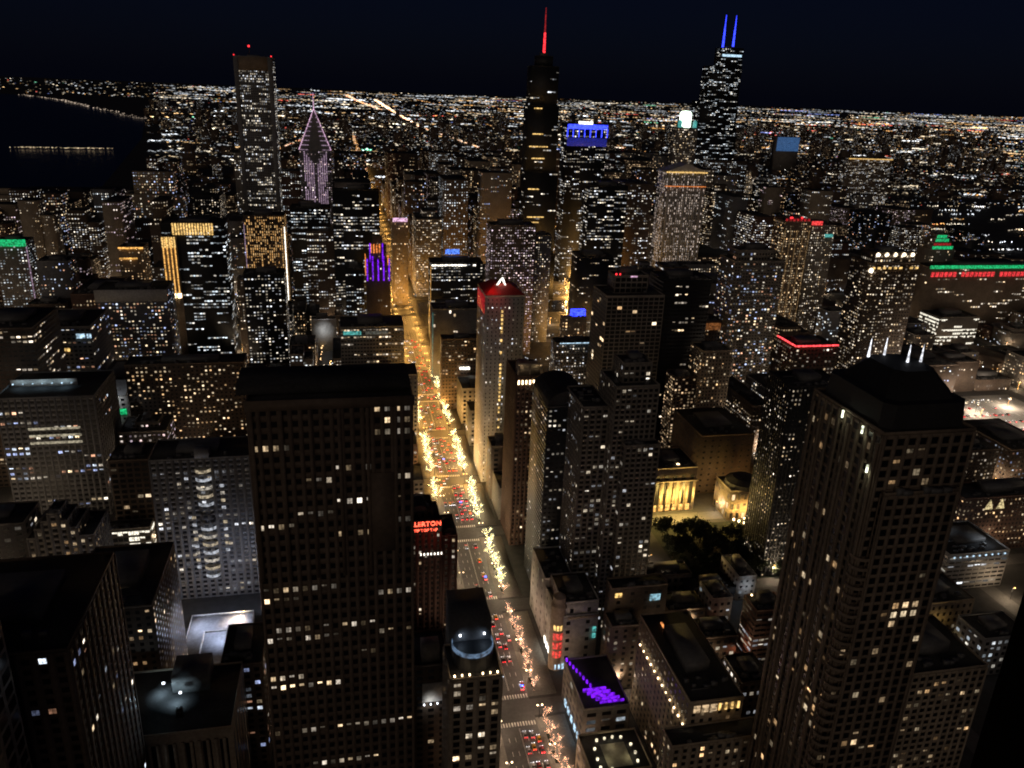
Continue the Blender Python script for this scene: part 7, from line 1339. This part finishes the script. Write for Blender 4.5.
def street_rows(ns, spacing, ymin, ymax, per, colr, br):
    for k in range(-14, 60):
        x0_ = 81 + k * spacing
        if rng.random() > ns: continue
        ya = max(ymin, abs(x0_) / .95 if x0_ > 0 else abs(x0_) / .2); yb = ymax * rng.uniform(.6, 1)
        if x0_ < -640 : ya = max(ya, 13000)
        if ya >= yb: continue
        n_ = int(per * math.log(yb / ya) * 100); y = np.exp(rng.uniform(math.log(ya), math.log(yb), n_)); x = x0_ + rng.normal(0, 5, n_)
        b0 = br * math.exp(rng.normal(0, .5)); cc = np.array(colr[rng.integers(len(colr))])
        PTS.append(np.stack([x, y, np.full(n_, 8.)], 1)); SZ.append(np.hypot(x, y) / 800 * .4 * np.ones(n_)); CL.append(cc[None] * b0 * np.exp(rng.normal(-.2, .5, (n_, 1))))
street_rows(.5, 402, 2600, 14000, .7, [(1, .5, .18), (1, .62, .3), (1, .8, .6)], 1.0)
street_rows(.7, 1610, 2600, 22000, .9, [(1, .5, .18), (1, .75, .5)], 1.5)
# lit yards, malls, plants and arterial rows: bright clumps strung east to west
for _ in range(900):
    y = float(np.exp(rng.uniform(math.log(2600), math.log(30000)))); x = rng.uniform(-.2, .95) * y
    if x < -.2 * y and y < 12500 or (x < 0 and y < 3000): continue
    m_ = int(rng.integers(4, 26)); wdt = y * rng.uniform(.004, .03)
    cc = WH[rng.choice(len(WH), p=PR / PR.sum())]; b0 = math.exp(rng.normal(-.2, .6)) * (.45 if y > 13000 else 1)
    px_ = x + rng.uniform(-1, 1, m_) * wdt; py_ = y + rng.normal(0, y * .006, m_)
    PTS.append(np.stack([px_, py_, np.full(m_, 7.)], 1)); SZ.append(np.hypot(px_, py_) / 800 * rng.uniform(.4, .75, m_)); CL.append(np.clip(cc[None] * b0 * np.exp(rng.normal(0, .5, (m_, 1))), 0, 5))
P = np.concatenate(PTS); Sx = np.concatenate(SZ)
V = (P[:, None, :] + OV[None] * Sx[:, None, None] * np.array([1.9, 1, .5])).reshape(-1, 3); F = (OF[None] + 6 * np.arange(len(P))[:, None, None]).reshape(-1, 3)
r = tag(link('city_lights', raw_mesh('city_lights', V, F, DOT, np.repeat(np.concatenate(CL), 6, 0))), 'carpet of countless small city lights reaching to the horizon', 'city lights', kind='stuff')
PTS = []; CL = []; SZ = []
for fi, path in enumerate(FW):
    for (a, b_) in zip(path[:-1], path[1:]):
        dd = math.hypot(b_[0] - a[0], b_[1] - a[1]); n_ = 300 if fi < 3 else 120; q_ = rng.random(n_); t = (1 / (1 / a[1] + q_ * (1 / b_[1] - 1 / a[1])) - a[1]) / (b_[1] - a[1])
        x = a[0] + (b_[0] - a[0]) * t + rng.normal(0, 1, n_) * (a[1] + (b_[1] - a[1]) * t) * .0012; y = a[1] + (b_[1] - a[1]) * t
        c = np.array([(1, .45, .18), (1, .6, .3), (1, .85, .7), (1, .2, .1)])[rng.choice(4, n_, p=[.35, .3, .25, .1])] * np.exp(rng.normal(1.2 if fi in (1, 3) else .4, .6, (n_, 1)))
        PTS.append(np.stack([x, y, np.full(n_, 8.)], 1)); CL.append(c); SZ.append(np.hypot(x, y) / 800 * .42)
def line(xa, ya, xb, yb, n_, colr, br, size=.42, j=4):
    t = rng.random(n_); x = xa + (xb - xa) * t + rng.normal(0, j, n_); y = ya + (yb - ya) * t + rng.normal(0, j, n_)
    PTS.append(np.stack([x, y, np.full(n_, 7.)], 1)); CL.append(np.array(colr)[None] * br * np.exp(rng.normal(-.2, .6, (n_, 1)))); SZ.append(np.hypot(x, y) / 800 * size)
line(81, 1300, 81, 5200, 420, (1, .48, .16), 1.2, .4, 5); line(262, 880, 470, 1680, 120, (1, .55, .16), 1.8, .6, 3); line(-24, 1300, -24, 2300, 50, (1, .8, .6), .8)  # second string adds orange points along the added diagonal strip
line(315, 1200, 315, 2600, 90, (1, .5, .16), .8)
line(-1310, 3800, -960, 3830, 130, (1, .74, .45), 1.1, .38, 16); line(-900, 2420, -640, 2440, 20, (1, .8, .6), .5)
line(-1373, 6478, -3066, 10358, 130, (1, .78, .6), .45, .45, 25); line(-3066, 10358, -3953, 11806, 40, (1, .78, .6), .45, .45, 25)
line(-200, 2950, -420, 3700, 90, (.7, .8, 1), 1.2, .5, 22); line(-260, 1640, -20, 1650, 24, (1, .65, .25), 1.3, .5, 3); line(-300, 3300, -150, 3330, 50, (1, .5, .2), .8, .45, 10)
P = np.concatenate(PTS); Sx = np.concatenate(SZ)
V = (P[:, None, :] + OV[None] * Sx[:, None, None] * np.array([1.1, 1, .6])).reshape(-1, 3); F = (OF[None] + 6 * np.arange(len(P))[:, None, None]).reshape(-1, 3)
tag(link('road_lights', raw_mesh('road_lights', V, F, DOT, np.repeat(np.concatenate(CL), 6, 0))), 'orange and white strings of lights along far roads, the freeway and the shore', 'road lights', kind='stuff')
# rooftop and sign lights between the near and middle towers: small signs that give off light
PTS = []; CL = []; SZ = []
XS = []; YS = []; CS = []
for _ in range(1700):
    m_ = int(rng.integers(3, 14)); s_ = rng.random() < .5
    if s_: cx_ = NS[rng.integers(len(NS))] + rng.choice([-6.5, 6.5]); cy_ = rng.uniform(560, 2400); dx_ = rng.normal(0, .5, m_); dy_ = rng.uniform(-25, 25, m_)
    else: cy_ = EW[rng.integers(4, len(EW))] + 6.5; cx_ = rng.uniform(-.4, 1) * cy_; dx_ = rng.uniform(-25, 25, m_); dy_ = rng.normal(0, .5, m_)
    c0_ = WH[rng.choice(len(WH), p=PR / PR.sum())] * math.exp(rng.normal(.1, .7))
    XS.append(cx_ + dx_); YS.append(cy_ + dy_); CS.append(c0_[None] * np.exp(rng.normal(0, .4, (m_, 1))))
x = np.concatenate(XS); y = np.concatenate(YS); c = np.concatenate(CS)
ok = ~((x > 60) & (x < 104)) & ~((x < -30) & (y > 1640)) & ~((x > 220) & (x < 310) & (y < 640)) & ~((x < -640) & (y > 2250)); x, y, c = x[ok], y[ok], c[ok]
P = np.stack([x, y, rng.uniform(4, 8, len(x))], 1)
tag(link('shop_lights', dots_mesh('shop_lights', P, np.hypot(x, y) / 800 * .5, c)), 'small shop, sign and yard lights at street level between the towers', 'lights', kind='stuff')
